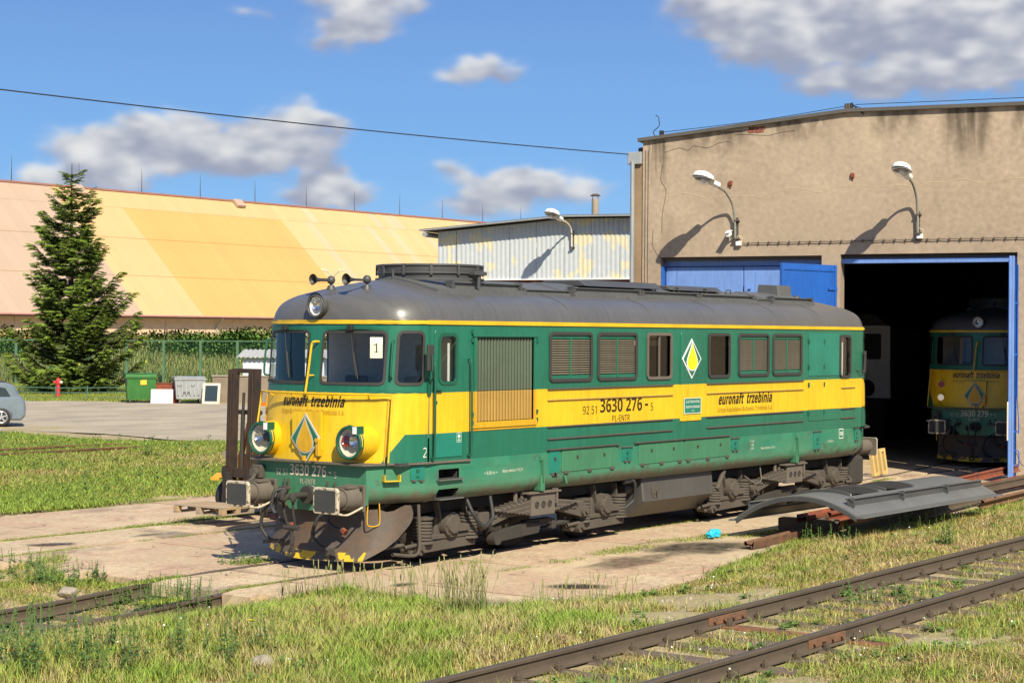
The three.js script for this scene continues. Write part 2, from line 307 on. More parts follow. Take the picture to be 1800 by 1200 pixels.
  stain(-7.1, 4.2, 1.35, 0.7, 3, 0.95, -1.0); stain(-8.45, 2.3, 0.7, 0.4, 9, 0.8); stain(-8.5, -5.0, 1.2, 0.55, 14, 0.85, -0.5); stain(-6.6, -4.9, 0.9, 0.4, 19, 0.6); stain(-2.2, 3.2, 3.4, 2.0, 24, 0.75, -0.3); stain(-4.4, 3.3, 3.2, 1.3, 29, 0.5); stain(-3.6, -5.1, 1.6, 0.5, 33, 0.45);
}
// ---------- asphalt road behind the lawn ----------
{
  const t = tex(512, (u, v) => { const a = tn(u, v, 4, 5, 101), b = tn(u, v, 50, 3, 105); return mixc([0.40, 0.335, 0.24], [0.29, 0.245, 0.18], clamp(0.4 + a * 2.0, 0, 1)).map((q) => q * (1 + b * 0.3)); }, 0.12);
  const pts = []; const nearE = [[-30, 60.0], [-20, 60.0], [-16.5, 58.5], [-14.3, 56.6], [-12.8, 55], [-8, 53.5], [0, 52], [10, 50]], farE = [[10, 79], [0, 79.5], [-8, 80.3], [-13, 81.6], [-16, 83.0], [-19, 84.3], [-24, 83], [-30, 80]];
  const pos = [], idx = [], uv = [], N = 40, K = 14;
  const ev = (E, l) => { const e = [...E].sort((a, b) => a[0] - b[0]); for (let i = 0; i < e.length - 1; i++) if (l <= e[i + 1][0]) return lerp(e[i][1], e[i + 1][1], clamp((l - e[i][0]) / (e[i + 1][0] - e[i][0]), 0, 1)); return e[e.length - 1][1]; };
  for (let i = 0; i <= N; i++) { const l = lerp(-30, 10, i / N), d0 = ev(nearE, l) + fbm(l * 0.7, 3, 3) * 0.7, d1 = ev(farE, l) + fbm(l * 0.7, 9, 3) * 0.5; for (let j = 0; j <= K; j++) { const p = site(l * (lerp(d0, d1, j / K) / lerp(d0, d1, 0.5)), lerp(d0, d1, j / K)); pos.push(p[0], H(p[0], p[2]) * 0 + lerp(0.125, 0.215, j / K), p[2]); uv.push(p[0], p[2]); if (i && j) { const a = (i - 1) * (K + 1) + j - 1, b = a + K + 1; idx.push(a, a + 1, b, b, a + 1, b + 1); } } }
  const g = new THREE.BufferGeometry(); g.setAttribute('position', new THREE.Float32BufferAttribute(pos, 3)); g.setAttribute('uv', new THREE.Float32BufferAttribute(uv, 2)); g.setIndex(idx); g.computeVertexNormals(); if (g.attributes.normal.getY(5) < 0) { g.setIndex(idx.reverse()); g.computeVertexNormals(); }
  struct(surf('road', g, M([1, 1, 1], 0.93, { map: t, side: THREE.DoubleSide })));
}
// ---------- railway tracks ----------
const railProfile = [[-0.07, 0], [0.07, 0], [0.07, 0.012], [0.018, 0.035], [0.012, 0.06], [0.012, 0.115], [0.035, 0.132], [0.036, 0.16], [0.028, 0.17], [-0.028, 0.17], [-0.036, 0.16], [-0.035, 0.132], [-0.012, 0.115], [-0.012, 0.06], [-0.018, 0.035], [-0.07, 0.012]];
function railSweep(path, y0 = 0) {   // path of [x, yTop, z]; the running surface gets its own material slot
  const n = railProfile.length, pos = [], idx = [], nt = [];
  path.forEach((p, i) => { const a = path[Math.max(0, i - 1)], b = path[Math.min(path.length - 1, i + 1)], dx = b[0] - a[0], dz = b[2] - a[2], l = Math.hypot(dx, dz), sx = -dz / l, sz = dx / l; railProfile.forEach(([w, h]) => pos.push(p[0] + sx * w, p[1] - 0.17 + h, p[2] + sz * w)); if (i) for (let k = 0; k < n; k++) { const k2 = (k + 1) % n, A = (i - 1) * n + k, Bq = (i - 1) * n + k2, C = i * n + k, D = i * n + k2; (k === 8 ? nt : idx).push(A, Bq, C, Bq, D, C); } });
  const mk = (ix) => { const g = new THREE.BufferGeometry(); g.setAttribute('position', new THREE.Float32BufferAttribute(pos, 3)); g.setIndex(ix); return norm(g.toNonIndexed()); };
  return [mk(idx), mk(nt)];
}
function addRail(parent, path, m2 = mat.rustRail, shiny = mat.railTop) { const [a, b] = railSweep(path); const r = surf('rail', a, m2, parent); if (shiny) surf('running_surface', b, shiny, r); return r; }
const R9 = rng(77);
mat.sleeper = Mt([0.145, 0.105, 0.075], 0.95, { map: STREAK }); mat.sleeperRust = Mt([0.24, 0.125, 0.07], 0.9, { map: RUSTMAP });
function straight(x0, x1, fz, fy, step = 2) { const p = []; for (let x = x0; x <= x1 + 1e-6; x += step) p.push([x, fy(x), fz(x)]); return p; }
{
  const t = thing('railway_track', 'rusty near track with wooden sleepers crossing the dry grass at the bottom right', 'railway track');
  const z1 = (x) => 8.12 - 0.0225 * (x + 12), z2 = (x) => z1(x) + 1.505, y = () => 0.385;
  addRail(t, straight(-22, 34, z1, y)); addRail(t, straight(-22, 34, z2, y));
  for (let x = -21.7; x < 26; x += 0.66) { const zc = (z1(x) + z2(x)) / 2, j = Math.abs(x + 9.6) < 0.35, b = nb(); b.box(0, 0, 0, 0.25, 0.15, 2.5, 0.02); const s = b.build('sleeper', j ? mat.sleeperRust : mat.sleeper, t); s.position.set(x, 0.14 + (R9() - 0.5) * 0.02, zc + (R9() - 0.5) * 0.06); s.rotation.y = (R9() - 0.5) * 0.03; for (const zz of [z1(x), z2(x)]) { nb().bb(x - 0.07, x + 0.07, 0.195, 0.222, zz - 0.16, zz + 0.16, 0.005).box(x - 0.0, 0.25, zz - 0.09, 0.06, 0.06, 0.05, 0.01).box(x, 0.25, zz + 0.09, 0.06, 0.06, 0.05, 0.01).cyl(x, 0.27, zz + 0.09, 0.018, 0.018, 0.06, 'y', 6).cyl(x, 0.27, zz - 0.09, 0.018, 0.018, 0.06, 'y', 6).build('rail_chair', mat.rustRail, t); } }
  for (const [x, zz] of [[-9.75, z1(-9.75)], [-10.35, z2(-10.35)]]) { const b = nb(); for (const k of [-1, 1]) b.box(x, 0.29, zz + k * 0.03, 0.8, 0.09, 0.025, 0.006); for (let i = 0; i < 4; i++) b.cyl(x - 0.3 + i * 0.2, 0.29, zz + 0.05, 0.022, 0.022, 0.04, 'z', 6); b.build('fishplate', mat.rust, t); }
}
{
  const t = thing('railway_track', 'sunken track under the sunlit locomotive running out into the weeds at left', 'railway track');
  const ax = (x) => x < 6 ? 0 : -0.0062 * (x - 6) * (x - 6) * Math.exp(-(x - 6) * 0.012), fy = (x) => -0.115 * sm(-8.8, -12.6, x) - 0.02 * sm(-12.6, -20, x);
  const P = (o) => { const p = []; for (let x = -30; x <= 40; x += 1) { const xx = Math.min(x, 40); let z = x < 6 ? 0.16 * sm(-9, -15, x) : x < 18.5 ? -0.0073 * (x - 6) ** 2 : -1.14 - 0.151 * (x - 18.5); p.push([x, fy(x), z + o]); } return p; };
  addRail(t, P(-0.7525)); addRail(t, P(0.7525));
  for (let x = -29; x < -10.4; x += 0.66) { const s = nb().box(0, 0, 0, 0.25, 0.15, 2.5, 0.02).build('sleeper', mat.sleeper, t); s.position.set(x, fy(x) - 0.255, 0.08); }
}
{
  const t = thing('railway_track', 'overgrown rusty track lying in the lawn below the road at left', 'railway track');
  for (const o of [0, 1.5]) addRail(t, straight(-16, 9.4, (x) => -22.25 + o + 0.012 * (x - 3), (x) => H(x, -21.5) + 0.11), mat.rust, null);
}
// ---------- locomotive: shared shapes ----------
const half = [[-7.77, 0], [-7.755, 0.25], [-7.71, 0.55], [-7.635, 0.85], [-7.535, 1.10], [-7.42, 1.265], [-7.25, 1.385], [-7.1, 1.45], [-6.95, 1.485], [-6.6, 1.49], [-6.0, 1.49]];
const OUT = (() => {
  const pts = [...half.slice(1).reverse().map(([x, z]) => V3(x, 0, -z)), ...half.map(([x, z]) => V3(x, 0, z))];
  const c = new THREE.CatmullRomCurve3(pts, false, 'centripetal'), N = 600, sp = c.getSpacedPoints(N), L = c.getLength();
  return { sp, L, N, at(s) { const t = clamp((s / L + 0.5) * N, 0, N - 0.001), i = Math.floor(t), f = t - i, a = sp[i], b = sp[i + 1]; const dx = b.x - a.x, dz = b.z - a.z, l = Math.hypot(dx, dz); return { x: lerp(a.x, b.x, f), z: lerp(a.z, b.z, f), nx: -dz / l, nz: dx / l }; } };
})();
const SX = (() => { let s = 0; while (OUT.at(s).x < -6.95) s += 0.003; return s; })();   // arc from the nose to where the flat side begins
const sAtZ = (z) => { let s = 0; while (Math.abs(OUT.at(s).z) < Math.abs(z) && s < SX) s += 0.004; return Math.sign(z) * s; };
const sAtX = (x) => { let s = 0; while (OUT.at(s).x < x && s < SX + 0.9) s += 0.004; return s; };
function nose(s, y, off = 0) { const o = OUT.at(s), w = sm(-6.6, -7.7, o.x); return V3(o.x + o.nx * off - w * 0.1 * (3.0 - y), y, o.z + o.nz * off); }
function wrapShape(shape, mapFn, maxEdge = 0.13, it = 7) {   // a flat shape in (s, y), cut fine and laid on a curved skin
  let g = new THREE.ShapeGeometry(shape, 10).toNonIndexed(); for (const k of ['uv', 'normal']) g.deleteAttribute(k);
  g = new TessellateModifier(maxEdge, it).modify(g);
  const p = g.attributes.position, n = new Float32Array(p.count * 3), uv = new Float32Array(p.count * 2);
  for (let i = 0; i < p.count; i++) {
    const s = p.getX(i), y = p.getY(i), q = mapFn(s, y), du = mapFn(s + 0.004, y).sub(mapFn(s - 0.004, y)), dv = mapFn(s, y + 0.004).sub(mapFn(s, y - 0.004));
    const nn = du.cross(dv).normalize(); p.setXYZ(i, q.x, q.y, q.z); n.set([nn.x, nn.y, nn.z], i * 3); uv.set([s, y], i * 2);
  }
  g.setAttribute('normal', new THREE.BufferAttribute(n, 3)); g.setAttribute('uv', new THREE.BufferAttribute(uv, 2));
  return g;
}
// s grows towards +z (near side); the outward normal is du x dv
const noseWrap = (off = 0) => (s, y) => nose(s, y, off);
function pane(rs, rings, off) { return wrapShape(rs, noseWrap(off), 0.12); }
// lower body: squared to a buffer beam at x = -8.1
const lowHalf = [[-7.85, 1.08], [-7.6, 1.18], [-7.3, 1.315], [-7.0, 1.435], [-6.7, 1.482], [-6.2, 1.49]];
const lowAt = (x) => { for (let i = 0; i < lowHalf.length - 1; i++) { const a = lowHalf[i], b = lowHalf[i + 1]; if (x <= b[0]) return lerp(a[1], b[1], (x - a[0]) / (b[0] - a[0])); } return 1.49; };
const tuck = (y) => 0.16 * Math.pow(clamp((1.16 - y) / 0.21, 0, 1), 2.2);
const lowMap = (x, y) => V3(x, y, lowAt(Math.abs(x) > 6.2 ? -Math.abs(x) : 0) - tuck(y));
const text = (w, h, px, draw) => { const c = document.createElement('canvas'); c.width = w; c.height = h; const g = c.getContext('2d'); g.clearRect(0, 0, w, h); draw(g, w, h); const t = new THREE.CanvasTexture(c); t.colorSpace = THREE.SRGBColorSpace; t.anisotropy = 4; return t; };
const printMat = (t, rough = 0.5) => M([1, 1, 1], rough, { map: t, transparent: true, side: THREE.DoubleSide });
const numTex = (num, col) => text(1024, 256, 1, (g) => {
  g.fillStyle = col; g.textBaseline = 'alphabetic';
  g.save(); g.scale(0.78, 1); g.font = '100px sans-serif'; g.fillText('92 51', 10, 158); g.font = 'bold 172px sans-serif'; g.fillText('3630 ' + num, 285, 150); g.font = '100px sans-serif'; g.fillRect(1037, 88, 55, 20); g.fillText('5', 1130, 156);
  g.font = '80px sans-serif'; g.fillText('PL-ENTR', 480, 240); g.restore();
});
const numDark = numTex('276', 'rgba(48,38,8,1)'), numLight = numTex('276', 'rgba(196,184,160,1)');
const brandTex = text(1024, 256, 1, (g) => {
  g.fillStyle = 'rgba(46,34,6,1)'; g.save(); g.transform(1, 0, -0.2, 1, 34, 0); g.scale(0.86, 1.2); g.font = 'bold 138px sans-serif'; g.lineWidth = 5; g.strokeStyle = g.fillStyle; for (const [t, x, w] of [['euronaft', 6, 520], ['trzebinia', 590, 560]]) { g.fillText(t, x, 116, w); g.strokeText(t, x, 116, w); } g.restore();
  g.fillStyle = 'rgba(150,104,16,1)'; g.save(); g.scale(0.93, 1); g.font = '70px serif'; g.fillText('Grupa Kapitałowa Rafineria Trzebinia S.A.', 4, 228, 1085); g.restore();
});
function dropShape(w, h) { const s = new THREE.Shape(); s.moveTo(0, h * 0.60); s.bezierCurveTo(w * 0.10, h * 0.36, w * 0.5, h * 0.05, w * 0.5, -h * 0.14); s.bezierCurveTo(w * 0.5, -h * 0.5, -w * 0.5, -h * 0.5, -w * 0.5, -h * 0.14); s.bezierCurveTo(-w * 0.5, h * 0.05, -w * 0.10, h * 0.36, 0, h * 0.60); return s; }
const diamondPts = (w, h) => [[-w / 2, 0], [0, -h / 2], [w / 2, 0], [0, h / 2]];
function emblem(parent, pos, turn, w, h, dropCol, rimCol = mat.white) {   // diamond badge with a drop, facing +z before the turn
  const e = part('emblem', parent, pos, turn);
  nb().ext(diamondPts(w, h), 0.014, [0, 0, 0], null, 0.003).build('emblem_border', rimCol, e);
  nb().ext(diamondPts(w * 0.90, h * 0.90), 0.004, [0, 0, 0.018]).build('emblem_field', mat.green, e);
  nb().ext(dropShape(w * 0.60, h * 0.74), 0.004, [0, 0, 0.023]).build('drop_outline', rimCol, e);
  nb().ext(dropShape(w * 0.52, h * 0.655), 0.004, [0, -h * 0.006, 0.028]).build('drop', dropCol, e);
  return e;
}
const RT = [1, 0.985, 0.96, 0.92, 0.86, 0.78, 0.65, 0.5, 0.3, 0.15, 0], RSIDE = [0, 0.10, 0.185, 0.255, 0.315, 0.37, 0.425, 0.475, 0.55, 0.605, 0.645], RFRONT = [0, 0.11, 0.20, 0.28, 0.345, 0.40, 0.465, 0.53, 0.595, 0.625, 0.645];
const rcurve = (T, k) => { for (let i = 0; i < 10; i++) if (k >= RT[i + 1]) { const t = (RT[i] - k) / (RT[i] - RT[i + 1]); return lerp(T[i], T[i + 1], t); } return 0.645; };
const crown = (k, f) => { let a = 0, w = 0; for (let j = -2; j <= 2; j++) { const q = clamp(k + j * 0.012 * Math.min(1, (1 - k) * 30), 0, 1), g = 3 - Math.abs(j); a += g * lerp(rcurve(RSIDE, q), rcurve(RFRONT, q), f); w += g; } return a / w; };
function roofShell(x0, x1, front, rear) {   // domed roof: the gutter outline shrunk towards a spine
  const ring = [], SP = 6.15;
  const endPts = []; for (let i = 0; i <= 60; i++) { const s = lerp(-SX - 0.3, SX + 0.3, i / 60), q = nose(s, 3.58, -0.012); endPts.push([q.x, q.z]); }
  const line = [...endPts]; for (let i = 1; i < 44; i++) line.push([lerp(-6.6, 6.6, i / 44), 1.478]);
  for (const [x, z] of endPts) line.push([-x, -z]);
  for (let i = 1; i < 44; i++) line.push([lerp(6.6, -6.6, i / 44), -1.478]);
  line.push(line[0]);
  const ks = [1, 0.993, 0.985, 0.973, 0.96, 0.945, 0.925, 0.9, 0.87, 0.83, 0.78, 0.72, 0.65, 0.57, 0.5, 0.4, 0.3, 0.2, 0.1, 0.001], nS = line.length, pos = [], idx = [], uv = [];
  ks.forEach((k, j) => line.forEach(([x, z], i) => {
    const sx = clamp(x, -SP, SP), px = sx + (x - sx) * k, pz = z * k, ff = Math.abs(x) > SP ? ((Math.abs(x) - SP) / 1.58) ** 2 / (((Math.abs(x) - SP) / 1.58) ** 2 + (z / 1.478) ** 2) : 0, py = 3.585 + crown(k, ff);
    pos.push(px, py, pz); uv.push(px, pz * 1.3 + py);
    if (j && i) { const a = (j - 1) * nS + i - 1; idx.push(a, a + nS, a + 1, a + 1, a + nS, a + nS + 1); }
  }));
  const g = new THREE.BufferGeometry(); g.setAttribute('position', new THREE.Float32BufferAttribute(pos, 3)); g.setAttribute('uv', new THREE.Float32BufferAttribute(uv, 2)); g.setIndex(idx); g.computeVertexNormals();
  const nrm = g.attributes.normal; let flip = nrm.getY(nS * 8) < 0; if (flip) { for (let i = 0; i < idx.length; i += 3) { const t = idx[i]; idx[i] = idx[i + 1]; idx[i + 1] = t; } g.setIndex(idx); g.computeVertexNormals(); }
  return g;
}
const roofY = (x, z) => { const sx = Math.abs(x) < 6.15 ? 0 : (Math.abs(x) - 6.15) / 1.58, k = Math.min(1, Math.hypot(z / 1.478, sx)); return 3.585 + crown(k, k > 0.001 ? sx * sx / (sx * sx + (z / 1.478) ** 2) : 0); };

function drumLamp(parent, z, dir) {   // round headlamp in a drum housing that grows out of the nose
  const h = part('headlight', parent, [-8.0, 1.84, z]); h.rotation.y = dir;
  nb().cyl(0.28, 0, 0, 0.275, 0.235, 0.56, 'x', 28, true).build('lamp_housing', mat.yellow, h);
  const r = nb(); r.add(new THREE.TorusGeometry(0.222, 0.024, 8, 30), [0, 0, 0], [0, Math.PI / 2, 0]); r.add(new THREE.TorusGeometry(0.232, 0.014, 6, 30), [0.05, 0, 0], [0, Math.PI / 2, 0]);
  r.box(-0.0, -0.06, 0.25, 0.05, 0.03, 0.03); r.build('lamp_ring', mat.greenDk, h);
  const bowl = new THREE.LatheGeometry([[0.0, 0.075], [0.09, 0.07], [0.16, 0.045], [0.205, 0.0]].map((p) => new THREE.Vector2(...p)), 28); bowl.rotateZ(-Math.PI / 2);
  nb().add(bowl, [0.03, 0, 0]).build('reflector', mat.cream, h);
  const b2 = new THREE.LatheGeometry([[0.0, 0.07], [0.05, 0.05], [0.085, 0]].map((p) => new THREE.Vector2(...p)), 20); b2.rotateZ(-Math.PI / 2);
  nb().add(b2, [0.02, 0.02, z > 0 ? 0.075 : -0.055]).build('lamp_bulb', mat.chrome, h);
  nb().add(b2, [0.03, 0.02, z > 0 ? -0.085 : 0.11], null, 0.95).build('tail_lamp', z > 0 ? mat.redLens : mat.interiorDk, h);
  nb().add(new THREE.SphereGeometry(0.45, 24, 6, 0, Math.PI * 2, 0, 0.49), [0.385, 0, 0], [0, 0, Math.PI / 2]).build('lamp_glass', mat.lens, h);
  const l = nb(); l.bb(-0.06, 0.10, 0.1, 0.24, 0.13, 0.2, 0.008).bb(-0.08, -0.055, 0.19, 0.26, 0.05, 0.10); l.build('lamp_bracket', mat.greenDk, h);
  nb().bb(-0.085, -0.065, 0.135, 0.235, 0.145, 0.205).build('marker_plate', mat.white, h);
}
const SIDE = 1.49;
function sidePlate(shape, depth, m, name, parent, z = SIDE) { const b = nb(); b.ext(shape, depth, [0, 0, z]); return b.build(name, m, parent); }

function makeNose(root, o) {   // one cab end, towards -x
  const w0 = 0.15, sI = sAtZ(0.15), sO = sAtZ(1.13), cw0 = sAtX(-7.41), cw1 = sAtX(-7.07);
  const wins = [[sI, sO, 2.68, 3.41], [-sO, -sI, 2.68, 3.41], [cw0, cw1, 2.68, 3.41], [-cw1, -cw0, 2.68, 3.41]];
  const up = rrect(-SX, SX, 2.54, 3.53, 0.001); wins.forEach((w) => up.holes.push(hole(...w, 0.09)));
  surf('cab_upper_shell', wrapShape(up, noseWrap(), 0.11, 8), mat.green, root);
  // yellow front down to the ledge; green wedge at both corners
  const sw = sAtX(-7.50), sw2 = sAtX(-7.28);
  const ye = new THREE.Shape([[-sw, 1.545], [sw, 1.545], [sw2, 1.95], [SX, 1.95], [SX, 2.54], [-SX, 2.54], [-SX, 1.95], [-sw2, 1.95]].map((p) => new THREE.Vector2(...p)));
  surf('cab_yellow_band', wrapShape(ye, noseWrap(), 0.12, 8), mat.yellow, root);
  for (const k of [1, -1]) surf('cab_lower_shell', wrapShape(new THREE.Shape([[k * sw, 1.545], [k * SX, 1.545], [k * SX, 1.95], [k * sw2, 1.95]].map((p) => new THREE.Vector2(...p))), noseWrap(), 0.12, 7), mat.green, root);
  surf('gutter_strip', wrapShape(rrect(-SX, SX, 3.53, 3.59, 0.001), noseWrap(0.02), 0.12, 7), mat.yellowLine, root);
  // windows
  wins.forEach((w, i) => {
    const win = part(i < 2 ? 'windscreen' : 'corner_window', root);
    surf('window_frame', wrapShape(ringShape(w[0] - 0.03, w[1] + 0.03, w[2] - 0.03, w[3] + 0.03, 0.11, 0.042), noseWrap(0.012), 0.1, 6), mat.rubber, win);
    surf('pane', wrapShape(rrect(w[0] - 0.005, w[1] + 0.005, w[2] - 0.005, w[3] + 0.005, 0.09), noseWrap(-0.012), 0.14, 6), mat.glass, win);
    if (i < 2) {
      const c = (w[0] + w[1]) / 2 - 0.04, wp = nb(), P = (s, y, f) => nose(s, y, f).toArray();
      wp.tube([P(c, 3.46, 0.05), P(c + 0.06, 3.1, 0.03), P(c + 0.13, 2.78, 0.02)], 0.009, 5); wp.tube([P(c + 0.06, 3.12, 0.02), P(c + 0.16, 2.74, 0.015)], 0.012, 5);
      const hb = P(c, 3.47, 0.05); wp.box(...hb, 0.07, 0.07, 0.1, 0.01); wp.build('wiper', mat.black, root);
      const lid = nb(true); lid.g.push(norm(wrapShape(new THREE.Shape([[w[0] - 0.02, 3.455], [w[1] + 0.02, 3.455], [(w[0] + w[1]) / 2 + 0.2, 3.49], [(w[0] + w[1]) / 2 - 0.2, 3.49]].map((p) => new THREE.Vector2(...p))), noseWrap(0.035), 0.12, 6), true)); lid.build('window_visor', mat.greenDk, root);
    }
  });
  // raised panel seam down the near corner of the front
  const seam = nb(); for (const k of [1, -1]) { const s0 = sAtZ(1.2) * k; seam.tube([nose(s0, 1.55, 0.01).toArray(), nose(s0, 2.0, 0.01).toArray(), nose(s0, 2.46, 0.01).toArray()], 0.011, 5); } seam.build('panel_seam', mat.yellowDirty, root);
  // handrails on the front
  const hr = nb(), HP = (s, y, f) => nose(s, y, f).toArray(), e = sAtZ(1.24);
  const top = []; for (let i = 0; i <= 12; i++) top.push(HP(lerp(-e, e, i / 12), 2.52, 0.09));
  hr.tube(top, 0.015, 6, 40); hr.tube([HP(-e, 2.52, 0.09), HP(-e, 1.56, 0.16)], 0.015, 6); hr.tube([HP(e, 2.52, 0.09), HP(e, 1.56, 0.16)], 0.015, 6);
  for (const f of [-0.75, -0.3, 0.3, 0.75]) hr.tube([HP(e * f, 2.52, 0.09), HP(e * f, 2.46, 0.0)], 0.010, 5);
  hr.tube([HP(-0.06, 2.53, 0.09), HP(-0.035, 2.8, 0.09), HP(-0.005, 3.22, 0.09), HP(0.03, 3.27, 0.08), HP(0.05, 3.27, 0.0)], 0.018, 7); hr.tube([HP(-0.035, 2.78, 0.09), HP(0.0, 2.78, 0)], 0.012, 5);
  hr.build('front_handrail', mat.yellowLine, root);
  for (const k of [1, -1]) nb().tube([HP(k * (sO + 0.11), 3.28, 0.0), HP(k * (sO + 0.10), 3.28, 0.07), HP(k * (sO + 0.10), 2.8, 0.08), HP(k * (sO + 0.11), 2.76, 0.0)], 0.016, 7).build('grab_rail', mat.greenDk, root);
  // ledge and buffer beam
  const lp = [[-7.965, -1.12], [-7.965, 1.12], [-7.6, 1.25], [-7.3, 1.40], [-7.0, 1.50], [-6.02, 1.53], [-6.02, 1.40], [-7.0, 1.25], [-7.3, 0.9], [-7.45, 0], [-7.3, -0.9], [-7.0, -1.25], [-6.02, -1.40], [-6.02, -1.53], [-7.0, -1.50], [-7.3, -1.40], [-7.6, -1.25]];
  nb().ext(lp, 0.03, [0, 1.545, 0], [Math.PI / 2, 0, 0]).build('ledge', mat.underLt, root);
  const bp = [[-1.08, 1.53], [-1.08, 1.2], [-0.95, 1.05], [-0.62, 1.05], [-0.42, 0.82], [0.5, 0.82], [0.62, 0.95], [1.08, 0.95], [1.08, 1.53]];
  nb().ext(bp, 0.05, [-7.80, 0, 0], [0, -Math.PI / 2, 0]).build('buffer_beam', mat.greenLow, root);
  for (const z of [-0.875, 0.875]) {
    const bu = part('buffer', root, [0, 1.05, z]);
    nb().bb(-7.89, -7.84, -0.19, 0.19, -0.19, 0.20, 0.012).cyl(-8.02, 0, 0, 0.175, 0.15, 0.28, 'x', 18).cyl(-8.28, 0, 0, 0.135, 0.135, 0.32, 'x', 18).add(new THREE.TorusGeometry(0.15, 0.012, 6, 20), [-8.17, 0, 0], [0, Math.PI / 2, 0]).bb(-8.14, -7.9, 0.15, 0.18, -0.1, 0.1).build('buffer_sleeve', mat.underLt, bu);
    for (const yy of [-0.17, 0.17]) nb().cyl(-7.90, yy * 0.85, 0.16, 0.02, 0.02, 0.03, 'x', 6).cyl(-7.90, yy * 0.85, -0.16, 0.02, 0.02, 0.03, 'x', 6).build('buffer_bolt', mat.underDk, bu);
    nb().ext(rrect(-0.225, 0.225, -0.178, 0.178, 0.05), 0.035, [-8.435, 0, 0], [0, -Math.PI / 2, 0], 0.008).build('buffer_plate', mat.rim, bu);
    nb().ext(rrect(-0.195, 0.195, -0.148, 0.148, 0.03), 0.008, [-8.477, 0, 0], [0, -Math.PI / 2, 0], 0.003).build('plate_face', mat.interiorDk, bu);
    nb().tube([[-8.4, -0.17, 0.1], [-8.2, -0.21, 0.16], [-7.92, -0.12, 0.2]], 0.016, 6).build('shunter_grip', mat.rim, bu);
  }
  if (o.lamps === 'drum') { drumLamp(root, 0.88, 0); drumLamp(root, -0.88, 0); }
  else for (const z of [-0.95, 0.95]) for (const [y, mm] of [[2.15, mat.redLens], [1.8, mat.chrome]]) {
    const q = nose(sAtZ(z), y, 0.02), l = part('marker_light', root, q.toArray());
    nb().cyl(0.02, 0, 0, 0.12, 0.11, 0.12, 'x', 20).build('lamp_housing', mat.yellow, l); nb().cyl(-0.045, 0, 0, 0.075, 0.085, 0.02, 'x', 18).build('lamp_glass', mm, l);
  }
  // roof headlight with its fairing
  const tl = part('roof_headlight', root, [-7.74, 3.79, 0]);
  nb().cyl(0.42, 0.02, 0, 0.03, 0.175, 0.9, 'x', 22, true).build('lamp_fairing', mat.roofGrey, tl);
  nb().cyl(0.02, 0, 0, 0.17, 0.165, 0.1, 'x', 26, true).add(new THREE.TorusGeometry(0.155, 0.018, 8, 26), [-0.03, 0, 0], [0, Math.PI / 2, 0]).build('lamp_ring', mat.roofDk, tl);
  const bowl = new THREE.LatheGeometry([[0.0, 0.09], [0.06, 0.075], [0.11, 0.04], [0.145, 0.0]].map((p) => new THREE.Vector2(...p)), 24); bowl.rotateZ(-Math.PI / 2);
  nb().add(bowl, [0.0, 0, 0]).build('reflector', mat.lampGlass, tl);
  nb().add(bowl, [-0.005, 0, 0], null, 0.5).build('lamp_bulb', mat.chrome, tl);
  nb().add(new THREE.SphereGeometry(0.3, 20, 6, 0, Math.PI * 2, 0, 0.5), [0.235, 0, 0], [0, 0, Math.PI / 2]).build('lamp_glass', mat.lens, tl);
  // number and brand on the front
  const nt = nb(true); nt.add(new THREE.PlaneGeometry(1.36, 0.34), [-7.857, 1.345, -0.03], [0, -Math.PI / 2, 0]); nt.build('running_number', printMat(o.numTex, 0.6), root);
  const bs = new THREE.PlaneGeometry(1.30, 0.325, 24, 1), bpz = bs.attributes.position;
  for (let i = 0; i < bpz.count; i++) { const q = nose(bpz.getX(i) - 0.03, 2.345 + bpz.getY(i), 0.004); bpz.setXYZ(i, q.x, q.y, q.z); }
  bs.computeVertexNormals(); surf('brand_lettering', bs, printMat(brandTex), root);
  nb().ext(rrect(-0.29, 0.29, -0.27, 0.27, 0.006), 0.02, [-7.895, 1.98, -0.02], [0, -Math.PI / 2, 0], 0.003).build('badge_plate', mat.yellow, root);
  const em = emblem(root, [-7.93, 1.87, -0.02], -Math.PI / 2, 0.58, 0.72, mat.yellowDirty, mat.rimGrey ?? (mat.rimGrey = M([0.42, 0.40, 0.35], 0.6))); em.rotation.y = -Math.PI / 2;
  const hk = nb(); hk.bb(-7.97, -7.9, 1.62, 1.84, 0.2, 0.27, 0.01).cyl(-7.96, 1.85, 0.235, 0.035, 0.035, 0.05, 'x', 10).bb(-8.0, -7.9, 1.55, 1.6, 0.17, 0.2).bb(-7.98, -7.9, 1.545, 1.62, -0.05, -0.0); hk.build('socket_bracket', mat.yellowDirty, root);
  // draw hook and screw coupling
  const ck = part('coupling', root);
  nb().cyl(-7.9, 1.05, 0, 0.13, 0.13, 0.1, 'x', 14).tube([[-7.9, 1.05, 0], [-8.33, 1.05, 0], [-8.42, 1.01, 0], [-8.43, 1.1, 0], [-8.38, 1.14, 0]], 0.045, 8).build('draw_hook', mat.underDk, ck);
  const sh = nb(); for (const k of [-0.075, 0.075]) { sh.tube([[-8.32, 1.04, k * 1.4], [-8.3, 0.82, k * 1.2], [-8.24, 0.62, k]], 0.02, 6); sh.add(new THREE.SphereGeometry(0.075, 12, 8), [-8.34, 1.04, k * 1.7], null, [0.8, 1, 0.5]); }
